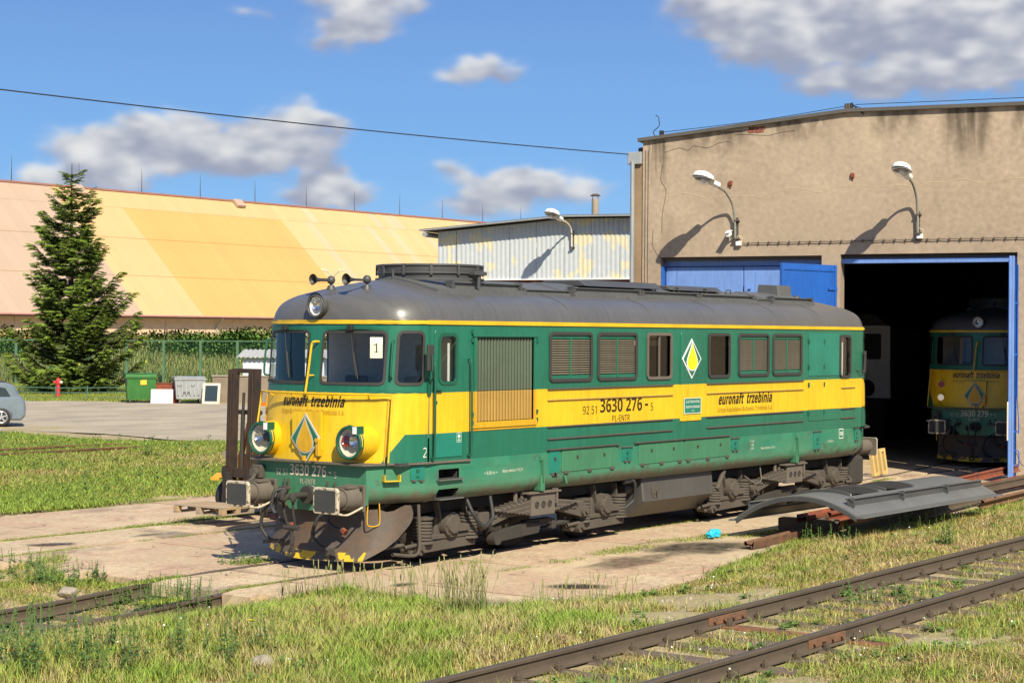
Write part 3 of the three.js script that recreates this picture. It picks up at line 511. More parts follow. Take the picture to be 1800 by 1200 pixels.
  sh.cyl(-8.24, 0.6, 0, 0.035, 0.035, 0.28, 'z', 10).tube([[-8.24, 0.6, 0], [-8.22, 0.24, 0]], 0.024, 8).cyl(-8.23, 0.42, 0, 0.036, 0.036, 0.12, 'y', 10).tube([[-8.22, 0.27, -0.05], [-8.21, 0.27, 0.16]], 0.022, 6).add(new THREE.TorusGeometry(0.055, 0.022, 6, 14), [-8.22, 0.24, -0.02], [0, Math.PI / 2, 0]); sh.build('screw_link', mat.underDk, ck);
  // brake and air hoses
  const hoses = [[[-8.12, 1.12, -0.42], [-8.28, 1.08, -0.5], [-8.32, 0.85, -0.52], [-8.25, 0.66, -0.38], [-8.16, 0.60, -0.28]], [[-8.1, 0.98, -0.62], [-8.2, 0.8, -0.78], [-8.22, 0.55, -0.84], [-8.16, 0.36, -0.72], [-8.05, 0.33, -0.6]],
    [[-8.1, 0.84, 0.42], [-8.2, 0.75, 0.3], [-8.24, 0.5, 0.22], [-8.18, 0.34, 0.3], [-8.1, 0.26, 0.46]], [[-8.1, 0.9, 0.5], [-8.16, 0.72, 0.44], [-8.16, 0.62, 0.56], [-8.1, 0.58, 0.68]]];
  for (const h0 of hoses) { const h = h0.map((q) => [q[0] + 0.2, q[1], q[2]]); const hp = nb().tube(h, 0.027, 8, 22).build('air_hose', mat.hose, root); const q = h[h.length - 1], k = h0 === hoses[0] || h0 === hoses[3]; nb().box(q[0], q[1] - 0.015, q[2] + 0.03, 0.06, 0.08, 0.1, 0.015, [0.5, 0, 0]).build('hose_coupling', k ? mat.rustRed : mat.under, hp); }
  const cocks = nb(); for (const z of [-0.5, -0.42, 0.36, 0.5]) cocks.cyl(-7.88, 1.13, z, 0.024, 0.024, 0.06, 'x', 8).bb(-7.95, -7.9, 1.11, 1.15, z - 0.05, z + 0.05).bb(-7.89, -7.87, 1.14, 1.26, z - 0.012, z + 0.012); cocks.build('air_cock', mat.under, root);
  // multiple-unit socket on the left of the beam
  nb().bb(-7.95, -7.85, 1.24, 1.44, -1.12, -0.92, 0.02).cyl(-7.97, 1.33, -1.02, 0.07, 0.07, 0.1, 'x', 12).tube([[-7.98, 1.32, -1.0], [-8.12, 1.24, -0.92], [-8.16, 1.19, -1.0], [-8.1, 1.18, -1.24]], 0.03, 8).build('jumper_socket', mat.under, root);
  // snowplough: front blade and side wing
  const NB = 18, top2 = [], bot = [], PTS = [[-1.12, -7.55, 0.17, -7.42, 0.80], [-0.8, -7.76, 0.16, -7.55, 0.82], [-0.3, -7.97, 0.13, -7.68, 0.82], [0.1, -8.02, 0.125, -7.70, 0.82], [0.5, -8.0, 0.135, -7.68, 0.84], [0.85, -7.97, 0.15, -7.64, 0.86], [1.08, -7.92, 0.17, -7.58, 0.88]];
  const wing = [[1.16, -7.78, 0.24, -7.5, 0.84], [1.24, -7.6, 0.33, -7.42, 0.86], [1.28, -7.4, 0.45, -7.36, 0.90], [1.29, -7.22, 0.58, -7.24, 0.93], [1.3, -7.13, 0.66, -7.13, 0.92]];
  const sheet = (rows, n, f0, f1) => { const pos = [], idx = []; rows.forEach((q, i) => { for (let j = 0; j <= n; j++) { const t = lerp(f0, f1, j / n), bulge = Math.sin(t * Math.PI) * 0.05; pos.push(lerp(q[1], q[3], t) + bulge, lerp(q[2], q[4], t), q[0]); if (i && j) { const a = (i - 1) * (n + 1) + j - 1, b2 = i * (n + 1) + j - 1; idx.push(a, b2, a + 1, a + 1, b2, b2 + 1); } } }); const g = new THREE.BufferGeometry(); g.setAttribute('position', new THREE.Float32BufferAttribute(pos, 3)); g.setIndex(idx); g.computeVertexNormals(); return g; };
  const pl = part('snowplough', root);
  nb().add(sheet([...PTS, ...wing], 8, 0.17, 1)).add(sheet([...PTS, ...wing], 8, 0.17, 1), [0.012, 0, -0.004]).build('plough_blade', mat.ploughRust, pl);
  nb().add(sheet(PTS, 2, 0, 0.17)).add(sheet(PTS, 2, 0, 0.17), [0.014, 0, 0]).build('plough_edge', mat.ploughEdge, pl); nb().add(sheet([PTS[6], ...wing], 2, 0, 0.17)).build('plough_wing_edge', mat.ploughRust, pl);
  const lug = nb(); lug.bar([-8.0, 0.24, 0.45], [-8.05, 0.3, 0.7], 0.05, 0.07).bar([-7.9, 0.3, -0.9], [-7.95, 0.34, -0.6], 0.03, 0.05).bar([-7.4, 0.85, 0.9], [-7.0, 1.0, 0.9], 0.06, 0.06).bar([-7.4, 0.85, -0.9], [-7.0, 1.0, -0.9], 0.06, 0.06); lug.build('plough_bracket', mat.under, pl);
  for (const k of [1, -1]) nb().tube([[-7.79, 0.97, k * 1.06], [-7.79, 0.67, k * 1.06], [-7.61, 0.67, k * 1.12], [-7.61, 0.97, k * 1.12]], 0.010, 6, 30).build('foot_step', mat.yellowDirty, root);
}
mat.ploughRust = Mt([0.125, 0.10, 0.077], 0.75, { map: tex(512, (u, v) => { const a = tn(u, v, 4, 5, 12), b = tn(u, v, 18, 3, 15); return mixc([0.8, 0.8, 0.82], [1.0, 0.72, 0.5], clamp(0.35 + a * 1.8 + b * 0.5, 0, 1)).map((q) => q * (0.9 + b * 0.3)); }, 0.6) });
mat.ploughEdge = Mt([1, 1, 1], 0.7, { map: tex(512, (u, v) => { const a = tn(u, v, 5, 4, 22), b = tn(u, v, 20, 3, 25); return mixc([0.09, 0.072, 0.055], [0.62, 0.40, 0.02], sm(0.10, 0.18, a * 1.2 + b * 0.15)); }, 0.55) });
// ---------- locomotive: whole ----------
const bandCut = (x0, x1, y0, y1, r) => [   // door plate split by paint: lower green, yellow, upper green with rounded top
  [rrect(x0, x1, y0, 1.95, 0.02), 'greenLow'], [rrect(x0, x1, 1.95, 2.54, 0.001), 'yellow'],
  [(() => { const s = new THREE.Shape(); s.moveTo(x0, 2.54); s.lineTo(x1, 2.54); s.lineTo(x1, y1 - r); s.quadraticCurveTo(x1, y1, x1 - r, y1); s.lineTo(x0 + r, y1); s.quadraticCurveTo(x0, y1, x0, y1 - r); s.lineTo(x0, 2.54); return s; })(), 'green']];
function sideWindow(parent, x0, x1, y0, y1, r, o = {}) {
  const w = part(o.name ?? 'side_window', parent);
  nb().ext(ringShape(x0 - 0.03, x1 + 0.03, y0 - 0.03, y1 + 0.03, r + 0.03, 0.05), 0.022, [0, 0, SIDE + 0.006]).build('window_frame', o.frame ?? mat.rubber, w);
  nb().ext(rrect(x0, x1, y0, y1, r), 0.006, [0, 0, SIDE - 0.025]).build('pane', o.glass ?? mat.glass, w);
  if (o.mid) nb().bb(o.mid - 0.015, o.mid + 0.015, y0, y1, SIDE - 0.015, SIDE + 0.012).build('window_bar', mat.underLt, w);
  if (o.rail) nb().bb(o.rail - 0.018, o.rail + 0.018, y0 + 0.02, y1 - 0.12, SIDE - 0.05, SIDE - 0.035).build('window_rail', mat.white, w);
  return w;
}
function springCoil(x, y0, y1, z, r, turns, parent) {
  const pts = []; for (let i = 0; i <= turns * 12; i++) { const a = i / 12 * Math.PI * 2; pts.push(V3(x + Math.cos(a) * r, lerp(y0, y1, i / (turns * 12)), z + Math.sin(a) * r)); }
  const b = nb(); b.add(new THREE.TubeGeometry(new THREE.CatmullRomCurve3(pts), turns * 12, 0.026, 6)); b.cyl(x, y0 - 0.03, z, r + 0.03, r + 0.04, 0.035, 'y', 16).cyl(x, y1 + 0.03, z, r + 0.035, r + 0.03, 0.035, 'y', 16); b.cyl(x, (y0 + y1) / 2, z, r * 0.5, r * 0.5, y1 - y0, 'y', 10);
  return b.build('coil_spring', mat.under, parent);
}
function bogie(root, xc) {
  const g = part('bogie', root, [xc, 0, 0]);
  for (const dx of [-2.03, 0, 2.03]) {
    const b = nb(); for (const z of [-0.75, 0.75]) {
      const w = new THREE.LatheGeometry([[0.1, -0.07], [0.12, -0.09], [0.42, -0.05], [0.5, -0.07], [0.55, -0.07], [0.56, 0.05], [0.59, 0.07], [0.5, 0.07], [0.42, 0.04], [0.1, 0.06]].map((p) => new THREE.Vector2(...p)), 32); w.rotateX(z > 0 ? -Math.PI / 2 : Math.PI / 2); b.add(w, [dx, 0.56, z]);
    }
    b.cyl(dx, 0.56, 0, 0.09, 0.09, 1.9, 'z', 12); b.build('wheelset', mat.underDk, g);
  }
  nb().bb(-2.75, 2.75, 0.74, 0.90, 0.92, 1.02, 0.02).bb(-2.75, 2.75, 0.74, 0.90, -1.02, -0.92, 0.02).bb(-2.7, -2.55, 0.7, 0.88, -0.95, 0.95).bb(2.55, 2.7, 0.7, 0.88, -0.95, 0.95).bb(-0.95, -0.75, 0.6, 0.85, -0.9, 0.9).bb(0.75, 0.95, 0.6, 0.85, -0.9, 0.9).build('bogie_frame', mat.underDk, g);
  for (const k of [-1, 1]) {
    const z = 1.15;
    for (const dx of [-2.03, 2.03]) {
      const ab = nb(); ab.cyl(dx, 0.57, z * k, 0.185, 0.2, 0.3, 'z', 20).cyl(dx, 0.57, (z + 0.17) * k, 0.13, 0.15, 0.05, 'z', 18).box(dx, 0.55, (z - 0.1) * k, 0.52, 0.3, 0.24, 0.03).box(dx, 0.4, z * k, 1.16, 0.07, 0.2, 0.015);
      for (let i = 0; i < 6; i++) ab.cyl(dx + Math.cos(i * 1.047) * 0.155, 0.57 + Math.sin(i * 1.047) * 0.155, (z + 0.155) * k, 0.016, 0.016, 0.03, 'z', 6);
      ab.build('axle_box', mat.under, g);
      if (k > 0) { for (const e of [-0.53, 0.53]) springCoil(dx + e, 0.37, 0.66, z, 0.13, 6, g); } else nb().cyl(dx - 0.53, 0.5, -z, 0.15, 0.15, 0.34, 'y', 12).cyl(dx + 0.53, 0.5, -z, 0.15, 0.15, 0.34, 'y', 12).build('coil_spring', mat.under, g);
      const eq = nb(); eq.ext([[-0.72, 0.19], [0.62, 0.22], [0.64, 0.34], [0.1, 0.38], [-0.66, 0.30]], 0.05, [dx, 0, z * k + (k > 0 ? 0.02 : -0.07)], null, 0.006).cyl(dx - 0.68, 0.25, z * k + 0.06 * k, 0.085, 0.085, 0.12, 'z', 14).cyl(dx - 0.68, 0.25, z * k + 0.14 * k, 0.03, 0.03, 0.06, 'z', 8).cyl(dx + 0.56, 0.28, z * k + 0.08 * k, 0.025, 0.025, 0.05, 'z', 8).cyl(dx - 0.84, 0.25, (z - 0.03) * k, 0.06, 0.06, 0.16, 'z', 12); eq.build('equalizer_bar', mat.under, g);
      const hg = nb(); hg.bar([dx - 0.26, 0.92, (z + 0.03) * k], [dx - 0.12, 0.42, (z + 0.03) * k], 0.1, 0.03).bar([dx + 0.4, 0.9, (z + 0.02) * k], [dx + 0.46, 0.5, (z + 0.02) * k], 0.1, 0.03).box(dx + 0.18, 0.5, (z + 0.1) * k, 0.44, 0.1, 0.1, 0.01); hg.build('brake_hanger', mat.under, g);
      const rod = nb(); rod.tube([[dx - 1.0, 0.3, 1.2 * k], [dx - 0.7, 0.32, 1.24 * k], [dx - 0.6, 0.24, 1.22 * k]], 0.03, 7); rod.build('brake_rod', mat.under, g);
    }
    // leaf spring at the middle with its hanger box
    const ls = part('leaf_spring', g);
    for (let i = 0; i < 9; i++) { const Lh = 1.12 - i * 0.095, y = 0.80 - i * 0.024, b = nb(); for (const e of [-1, 1]) b.bar([e * 0.2, y, 1.34 * k], [e * Lh, y - 0.07 * (Lh - 0.2) + (8 - i) * -0.004, 1.34 * k], 0.13, 0.02); b.box(0, y, 1.34 * k, 0.42, 0.02, 0.13); b.build('spring_leaf', i % 3 ? mat.under : mat.underLt, ls); }
    const bx = nb(); bx.box(0.06, 0.73, 1.38 * k, 0.62, 0.34, 0.12, 0.012).box(0.06, 0.92, 1.36 * k, 0.86, 0.03, 0.24, 0.006).box(0.4, 0.84, 1.42 * k, 0.04, 0.24, 0.1, 0.01); bx.build('spring_buckle', mat.underLt, ls);
    const hb = nb(); for (const e of [-0.12, 0.05, 0.22]) hb.add(new THREE.TorusGeometry(0.045, 0.012, 5, 12), [e, 0.73, 1.443 * k]).cyl(e, 0.73, 1.441 * k, 0.045, 0.045, 0.006, 'z', 12); hb.build('buckle_boss', mat.underDk, ls);
    const sb = nb(); for (let i = 0; i < 6; i++) for (const e of [-1]) sb.box(e * (0.36 + i * 0.12), 0.82 - i * 0.018, 1.34 * k, 0.05, 0.05, 0.15, 0.008); sb.build('spring_clip', mat.under, ls);
    for (const e of [-1, 1]) nb().ext([[0.26 * e, 0.58], [0.66 * e, 0.58], [1.36 * e, 0.42], [1.42 * e, 0.56], [1.36 * e, 0.68], [0.86 * e, 0.68], [0.4 * e, 0.74]], 0.09, [0, 0, k > 0 ? 1.22 : -1.31], null, 0.008).cyl(1.34 * e, 0.52, 1.33 * k, 0.085, 0.085, 0.07, 'z', 14).cyl(1.34 * e, 0.52, 1.38 * k, 0.035, 0.035, 0.05, 'z', 8).box(0.86 * e, 0.63, 1.31 * k, 0.13, 0.08, 0.06, 0.015).box(1.06 * e, 0.62, 1.31 * k, 0.13, 0.08, 0.06, 0.015).build('equalizer_arm', mat.under, g);
    nb().ext([[-0.95, 0.2], [0.2, 0.26], [0.25, 0.40], [-0.2, 0.44], [-0.9, 0.34]], 0.08, [0, 0, k > 0 ? 1.16 : -1.24], null, 0.008).cyl(-0.9, 0.26, 1.2 * k, 0.1, 0.1, 0.16, 'z', 14).box(0.25, 0.42, 1.15 * k, 0.7, 0.1, 0.12, 0.015).cyl(0.9, 0.36, 1.15 * k, 0.05, 0.05, 0.4, 'x', 10).box(0.66, 0.36, 1.15 * k, 0.12, 0.16, 0.14, 0.02).build('brake_lever', mat.underDk, g);
    for (const e of [-0.5, -0.32]) nb().box(e, 0.95, 1.3 * k, 0.05, 0.2, 0.05, 0.01, [0, 0, 0.12]).cyl(e, 0.87, 1.3 * k, 0.035, 0.035, 0.14, 'y', 8).build('damper', mat.underLt, g);
  }
  return g;
}
function makeLoco(o) {
  const root = thing('diesel_locomotive', o.label, 'locomotive', o.pos, o.turn ?? 0);
  makeNose(root, o);
  { // the far cab end: same shell turned round, as one part
    const r = part('rear_cab', root); r.rotation.y = Math.PI; const tmp = new THREE.Group();
    const up = rrect(-SX, SX, 2.54, 3.53, 0.001), sI = sAtZ(0.15), sO = sAtZ(1.13), c0 = sAtX(-7.41), c1 = sAtX(-7.07); const wins = [[sI, sO, 2.68, 3.41], [-sO, -sI, 2.68, 3.41], [c0, c1, 2.68, 3.41], [-c1, -c0, 2.68, 3.41]]; wins.forEach((w) => up.holes.push(hole(...w, 0.09)));
    surf('cab_shell', wrapShape(up, noseWrap(), 0.16, 7), mat.green, r); surf('cab_yellow_band', wrapShape(rrect(-SX, SX, 1.95, 2.54, 0.001), noseWrap(), 0.16, 6), mat.yellow, r); surf('cab_lower_shell', wrapShape(rrect(-SX, SX, 1.545, 1.95, 0.001), noseWrap(), 0.16, 6), mat.green, r); surf('gutter_strip', wrapShape(rrect(-SX, SX, 3.53, 3.59, 0.001), noseWrap(0.02), 0.16, 6), mat.yellowLine, r);
    wins.forEach((w) => { surf('window_frame', wrapShape(ringShape(w[0] - 0.03, w[1] + 0.03, w[2] - 0.03, w[3] + 0.03, 0.11, 0.055), noseWrap(0.012), 0.12, 5), mat.rubber, r); surf('pane', wrapShape(rrect(w[0], w[1], w[2], w[3], 0.09), noseWrap(-0.012), 0.16, 5), mat.glassDk, r); });
    nb().bb(-7.85, -7.8, 0.95, 1.53, -1.08, 1.08, 0.01).bb(-7.95, -7.5, 1.515, 1.545, -1.12, 1.12).bb(-7.7, -7.1, 0.3, 0.92, -1.2, 1.2, 0.1).build('buffer_beam', mat.underDk, r);
    for (const z of [-0.875, 0.875]) { nb().cyl(-8.13, 1.05, z, 0.15, 0.15, 0.58, 'x', 18).ext(rrect(z - 0.23, z + 0.23, 0.87, 1.23, 0.05), 0.03, [-8.44, 0, 0], [0, -Math.PI / 2, 0], 0.006).build('buffer', mat.underLt, r); nb().ext(ringShape(z - 0.24, z + 0.24, 0.86, 1.24, 0.055, 0.014), 0.02, [-8.445, 0, 0], [0, -Math.PI / 2, 0]).build('buffer_rim', mat.cream, r); }
  }
  surf('roof', roofShell(), mat.roofGrey, root);
  // interior: floor, bulkheads, desk, seats
  nb().bb(-7.5, 7.5, 1.5, 1.545, -1.4, 1.4).build('floor', mat.interiorDk, root);
  nb().bb(-5.98, -5.93, 1.55, 3.72, -1.40, 0.35).bb(-5.98, -5.93, 1.55, 3.7, 0.351, 1.40).bb(5.9, 5.95, 1.55, 3.72, -1.40, 1.40).build('bulkhead', mat.greyPanel, root);
  nb().bb(-7.45, -6.9, 1.55, 2.5, -1.2, 1.2, 0.03).bb(-7.45, -7.1, 2.5, 2.66, -1.1, -0.55, 0.03).bb(-7.2, -7.0, 2.5, 2.6, 0.2, 0.6, 0.02).build('driver_desk', mat.interior, root);
  for (const z of [-0.6, 0.6]) nb().bb(-6.6, -6.2, 2.0, 2.1, z - 0.22, z + 0.22, 0.03).bb(-6.25, -6.15, 2.1, 2.75, z - 0.22, z + 0.22, 0.04).cyl(-6.4, 1.8, z, 0.05, 0.05, 0.5).build('driver_seat', mat.interiorDk, root);
  nb().bb(-5.9, 5.9, 3.3, 3.34, -1.3, -0.9).bb(-5.8, -4.3, 1.6, 3.5, -0.9, -0.86).bb(-1.2, 5.8, 1.55, 3.2, -0.7, 0.5, 0.1).build('engine_block', mat.interiorDk, root);
  const cut = (sh, list) => { list.forEach((h) => sh.holes.push(h)); return sh; };
  const G0 = -5.87, G1 = -4.43;
  for (const far of [0, 1]) {
    const S = far ? part('far_side', root) : root; if (far) S.rotation.y = Math.PI;
    const L = [[-4.02, -2.83], [-2.68, -1.50], [1.88, 3.03], [3.17, 4.33]], W = [[-1.20, -0.42], [0.81, 1.57]];
    const plate = (sh, y, nm, mm) => surf(nm, (() => { const g = new THREE.ShapeGeometry(sh, 8); g.translate(0, 0, SIDE); return norm(g); })(), mm, S);
    const uh = [hole(-6.76, -6.33, 2.66, 3.40, 0.1), hole(5.92, 6.42, 2.57, 3.42, 0.1), ...W.map((w) => hole(w[0], w[1], 2.65, 3.43, 0.08)), ...L.map((l) => hole(l[0] + 0.03, l[1] - 0.03, 2.68, 3.40, 0.06))];
    plate(cut(rrect(G1, 6.95, 2.54, 3.53, 0.001), uh.slice(1)), 0, 'side_upper_panel', mat.green); plate(cut(rrect(-6.95, G0, 2.54, 3.53, 0.001), uh.slice(0, 1)), 0, 'side_upper_panel', mat.green); plate(rrect(G0, G1, 3.35, 3.53, 0.001), 0, 'side_upper_panel', mat.green);
    plate(rrect(G1, 6.95, 1.95, 2.54, 0.001), 0, 'side_yellow_band', mat.yellow); plate(rrect(-6.95, G0, 1.95, 2.54, 0.001), 0, 'side_yellow_band', mat.yellow); plate(rrect(G0, G1, 1.95, 2.08, 0.001), 0, 'side_yellow_band', mat.yellow);
    plate(rrect(-6.95, 6.95, 1.545, 1.95, 0.001), 0, 'side_lower_panel', mat.green);
    nb().bb(-6.96, 6.96, 3.53, 3.59, SIDE, SIDE + 0.02).build('gutter_strip', mat.yellowLine, S);
    // lower body with step openings
    const lowS = rrect(-7.85, 7.85, 0.952, 1.546, 0.001); lowS.holes.push(hole(-6.72, -6.26, 1.28, 1.42, 0.01), hole(-6.72, -6.26, 1.0, 1.13, 0.01));
    surf('lower_body', wrapShape(lowS, lowMap, 0.16, 9), mat.lowSkin, S);
    nb().bb(-6.9, 6.9, 0.951, 0.964, 1.0, 1.335).build('body_underside', mat.underDk, S);
    if (far) continue;
    const st = nb(); for (const [y0, y1] of [[1.28, 1.42], [1.0, 1.13]]) st.bb(-6.74, -6.24, y0 - 0.015, y0, 1.2, 1.53).bb(-6.74, -6.24, y1, y1 + 0.01, 1.2, 1.47).bb(-6.74, -6.725, y0, y1, 1.2, 1.44).bb(-6.255, -6.24, y0, y1, 1.2, 1.44).bb(-6.74, -6.24, y0, y1, 1.19, 1.2); st.build('step_recess', mat.underDk, S);
    const tr = nb(); for (const y of [1.27, 0.99]) tr.bb(-6.77, -6.21, y - 0.012, y + 0.006, 1.45, 1.55); tr.build('step_tread', mat.steel, S);
    // cab door
    const door = part('cab_door', S), dh = hole(-6.76, -6.33, 2.66, 3.40, 0.1);
    bandCut(-6.85, -6.21, 1.60, 3.47, 0.1).forEach(([sh, m2], i) => { if (i === 2) sh.holes.push(dh); nb().ext(sh, 0.01, [0, 0, SIDE + 0.001], null, 0.004).build(['door_base', 'door_band', 'door_upper'][i], i ? mat[m2] : mat.teal, door); });
    sideWindow(door, -6.74, -6.35, 2.68, 3.38, 0.1, { name: 'door_window', rail: -6.47, frame: mat.greenDk });
    nb().bb(-6.84, -6.72, 2.57, 2.6, SIDE + 0.02, SIDE + 0.07, 0.01).cyl(-6.82, 2.4, SIDE + 0.02, 0.022, 0.022, 0.02, 'z', 10).build('door_handle', mat.greenDk, door);
    for (const [x, y1] of [[-6.92, 2.98], [-6.07, 3.02]]) nb().tube([[x, 1.6, SIDE + 0.015], [x, 1.63, SIDE + 0.075], [x, 2.2, SIDE + 0.085], [x, y1 - 0.05, SIDE + 0.075], [x, y1, SIDE + 0.015]], 0.017, 7, 40).build('door_rail', mat.greenDk, S);
    // radiator shutter
    const gr = part('radiator_grille', S);
    nb().bb(G0 + 0.02, G1 - 0.02, 2.0, 3.4, 1.30, 1.31).build('grille_back', mat.underDk, gr);
    for (let i = 0; i < 19; i++) { const x = lerp(G0 + 0.04, G1 - 0.04, i / 18); for (const [y0, y1, mm] of [[2.54, 3.35, mat.slatGreen], [2.08, 2.54, mat.slatYellow]]) nb().bb(x - 0.028, x + 0.022, y0 + 0.001, y1 - 0.001, SIDE - 0.07, SIDE - 0.01, 0.012).build('slat', mm, gr); }
    const gf = (y0, y1, mm) => nb().bb(G0 - 0.07, G0, y0, y1, SIDE, SIDE + 0.022).bb(G1, G1 + 0.05, y0, y1, SIDE, SIDE + 0.022).build('grille_frame', mm, gr);
    gf(2.54, 3.35, mat.green); gf(2.0, 2.54, mat.yellowDirty);
    nb().bb(G0 - 0.09, G1 + 0.09, 3.352, 3.47, SIDE, SIDE + 0.035, 0.006).build('grille_header', mat.green, gr); nb().bb(G0 - 0.09, G1 + 0.07, 1.99, 2.078, SIDE, SIDE + 0.03, 0.006).bb(G0 - 0.07, G1 + 0.06, 1.955, 1.975, SIDE, SIDE + 0.012).build('grille_sill', mat.yellowDirty, gr);
    const hg = nb(); for (const x of [G0 - 0.1, G1 + 0.08]) for (const y of [2.07, 2.2, 3.3, 3.42]) hg.bb(x - 0.02, x + 0.02, y - 0.03, y + 0.03, SIDE, SIDE + 0.03, 0.005); hg.build('grille_hinge', mat.greenDk, gr);
    // louvred windows
    for (const [x0, x1] of L) {
      const lv = part('louvre_window', S); nb().bb(x0 + 0.02, x1 - 0.02, 2.67, 3.41, SIDE - 0.06, SIDE - 0.05).build('louvre_back', mat.underDk, lv);
      nb().ext(ringShape(x0, x1, 2.645, 3.435, 0.1, 0.045), 0.02, [0, 0, SIDE + 0.002], null, 0.004).build('window_frame', mat.rubber, lv);
      nb().bb(x0 + 0.035, x1 - 0.035, 3.33, 3.40, SIDE - 0.045, SIDE - 0.006).bb(x0 + 0.035, x1 - 0.035, 2.68, 2.75, SIDE - 0.045, SIDE - 0.006).bb((x0 + x1) / 2 - 0.014, (x0 + x1) / 2 + 0.014, 2.7, 3.36, SIDE - 0.04, SIDE + 0.002).build('louvre_mullion', mat.green, lv);
      for (let i = 0; i < 15; i++) nb().box((x0 + x1) / 2, 2.78 + i * 0.0375, SIDE - 0.022, x1 - x0 - 0.075, 0.006, 0.042, 0, [0.75, 0, 0]).build('slat', mat.slat, lv);
    }
    sideWindow(S, -1.18, -0.44, 2.67, 3.41, 0.07, { mid: -0.80, frame: mat.underLt, glass: mat.glassDk }); sideWindow(S, 0.84, 1.55, 2.67, 3.41, 0.07, { glass: mat.glassDk });
    sideWindow(S, 5.95, 6.39, 2.59, 3.40, 0.1, { rail: 6.13, glass: mat.glass });
    nb().bb(-1.15, -0.85, 2.7, 3.1, 1.2, 1.25, 0.02).bb(-0.7, -0.5, 2.7, 3.2, 1.0, 1.1, 0.04).build('engine_fitting', mat.underLt, S);
    // doors in the engine room side
    const ed = part('engine_room_door', S); bandCut(-0.12, 0.57, 1.915, 3.475, 0.1).forEach(([sh, m2], i) => nb().ext(i ? sh : rrect(-0.12, 0.57, 1.90, 1.95, 0.02), 0.012, [0, 0, SIDE + 0.001], null, 0.005).build(['door_base', 'door_band', 'door_upper'][i], i ? mat[m2] : mat.yellow, ed));
    emblem(ed, [0.225, 2.985, SIDE + 0.012], 0, 0.63, 0.70, mat.dropYellow);
    const bpl = part('builder_plate', ed); nb().bb(-0.03, 0.54, 2.02, 2.30, SIDE + 0.012, SIDE + 0.028, 0.005).build('plate_face', mat.teal, bpl); nb().ext(ringShape(-0.03, 0.54, 2.02, 2.30, 0.01, 0.014), 0.006, [0, 0, SIDE + 0.028]).build('plate_rim', mat.cream, bpl);
    const plt = text(512, 256, 1, (g) => { g.fillStyle = 'rgba(200,210,190,1)'; g.textAlign = 'center'; g.font = 'bold 58px sans-serif'; g.fillText('ELECTROPUTERE', 256, 80, 430); g.fillText('CRAIOVA-ROMANIA', 256, 165, 450); g.font = '44px sans-serif'; g.fillText('1980', 256, 225); });
    nb(true).add(new THREE.PlaneGeometry(0.54, 0.27), [0.255, 2.16, SIDE + 0.032]).build('plate_lettering', printMat(plt), bpl);
    for (const [x0, x1] of [[4.62, 5.24], [5.26, 5.90]]) { const cd = part('side_hatch', S); nb().ext(rrect(x0, x1, 2.62, 3.45, 0.01), 0.008, [0, 0, SIDE + 0.001], null, 0.004).build('hatch_upper', mat.teal, cd); nb().ext(rrect(x0, x1, 1.955, 2.535, 0.01), 0.008, [0, 0, SIDE + 0.001], null, 0.004).build('hatch_band', mat.yellow, cd); nb().ext(rrect(x0, x1, 1.74, 1.945, 0.01), 0.008, [0, 0, SIDE + 0.001], null, 0.004).build('hatch_base', mat.green, cd); const h = nb(); for (const y of [1.85, 2.4, 2.75, 3.25]) h.bb(x0 - 0.03, x0 + 0.02, y, y + 0.09, SIDE, SIDE + 0.025, 0.006); h.build('hatch_hinge', mat.greenDk, cd); }
    // ribs
    for (const [x0, x1] of [[-4.06, -0.37], [0.77, 4.40], [6.0, 6.62]]) for (const [y, mm] of [[2.535, 'under'], [2.365, 'ribY'], [1.94, 'under'], [1.75, 'under']]) if (x0 < 5 || y !== 2.535) nb().bb(x0, x1, y - 0.012, y + 0.012, SIDE, SIDE + 0.028, 0.008).build('side_rib', mat[mm], S);
    // rain strips and service hatches on the lower body
    for (const [x0, x1] of [[-4.07, -2.05], [-1.58, 1.56]]) nb().bb(x0, x1, 1.575, 1.59, SIDE, SIDE + 0.045).build('rain_strip', mat.under, S);
    for (const [x0, x1, n] of [[-4.0, -3.74, 1], [-3.66, -2.13, 2], [-1.43, -0.02, 2], [0.04, 1.6, 2]]) {
      const h = part('service_hatch', S), y0 = n === 1 ? 1.2 : 1.215; nb().ext(rrect(x0, x1, y0, 1.565, 0.03), 0.006, [0, 0, SIDE + 0.002], null, 0.005).build('hatch_panel', n === 1 ? mat.teal : mat.greenLow, h);
      const q = nb(); for (let i = 0; i < n; i++) q.cyl(lerp(x0, x1, (i + 0.55) / n), 1.43, SIDE + 0.012, 0.032, 0.032, 0.012, 'z', 12); q.build('hatch_lock', mat.underDk, h);
      for (let i = 0; i <= n; i++) nb().bb(lerp(x0 + 0.06, x1 - 0.16, n ? i / n : 0), lerp(x0 + 0.06, x1 - 0.16, n ? i / n : 0) + 0.1, y0 - 0.035, y0 + 0.015, SIDE - 0.01, SIDE + 0.03, 0.006).build('hatch_catch', mat.under, h);
    }
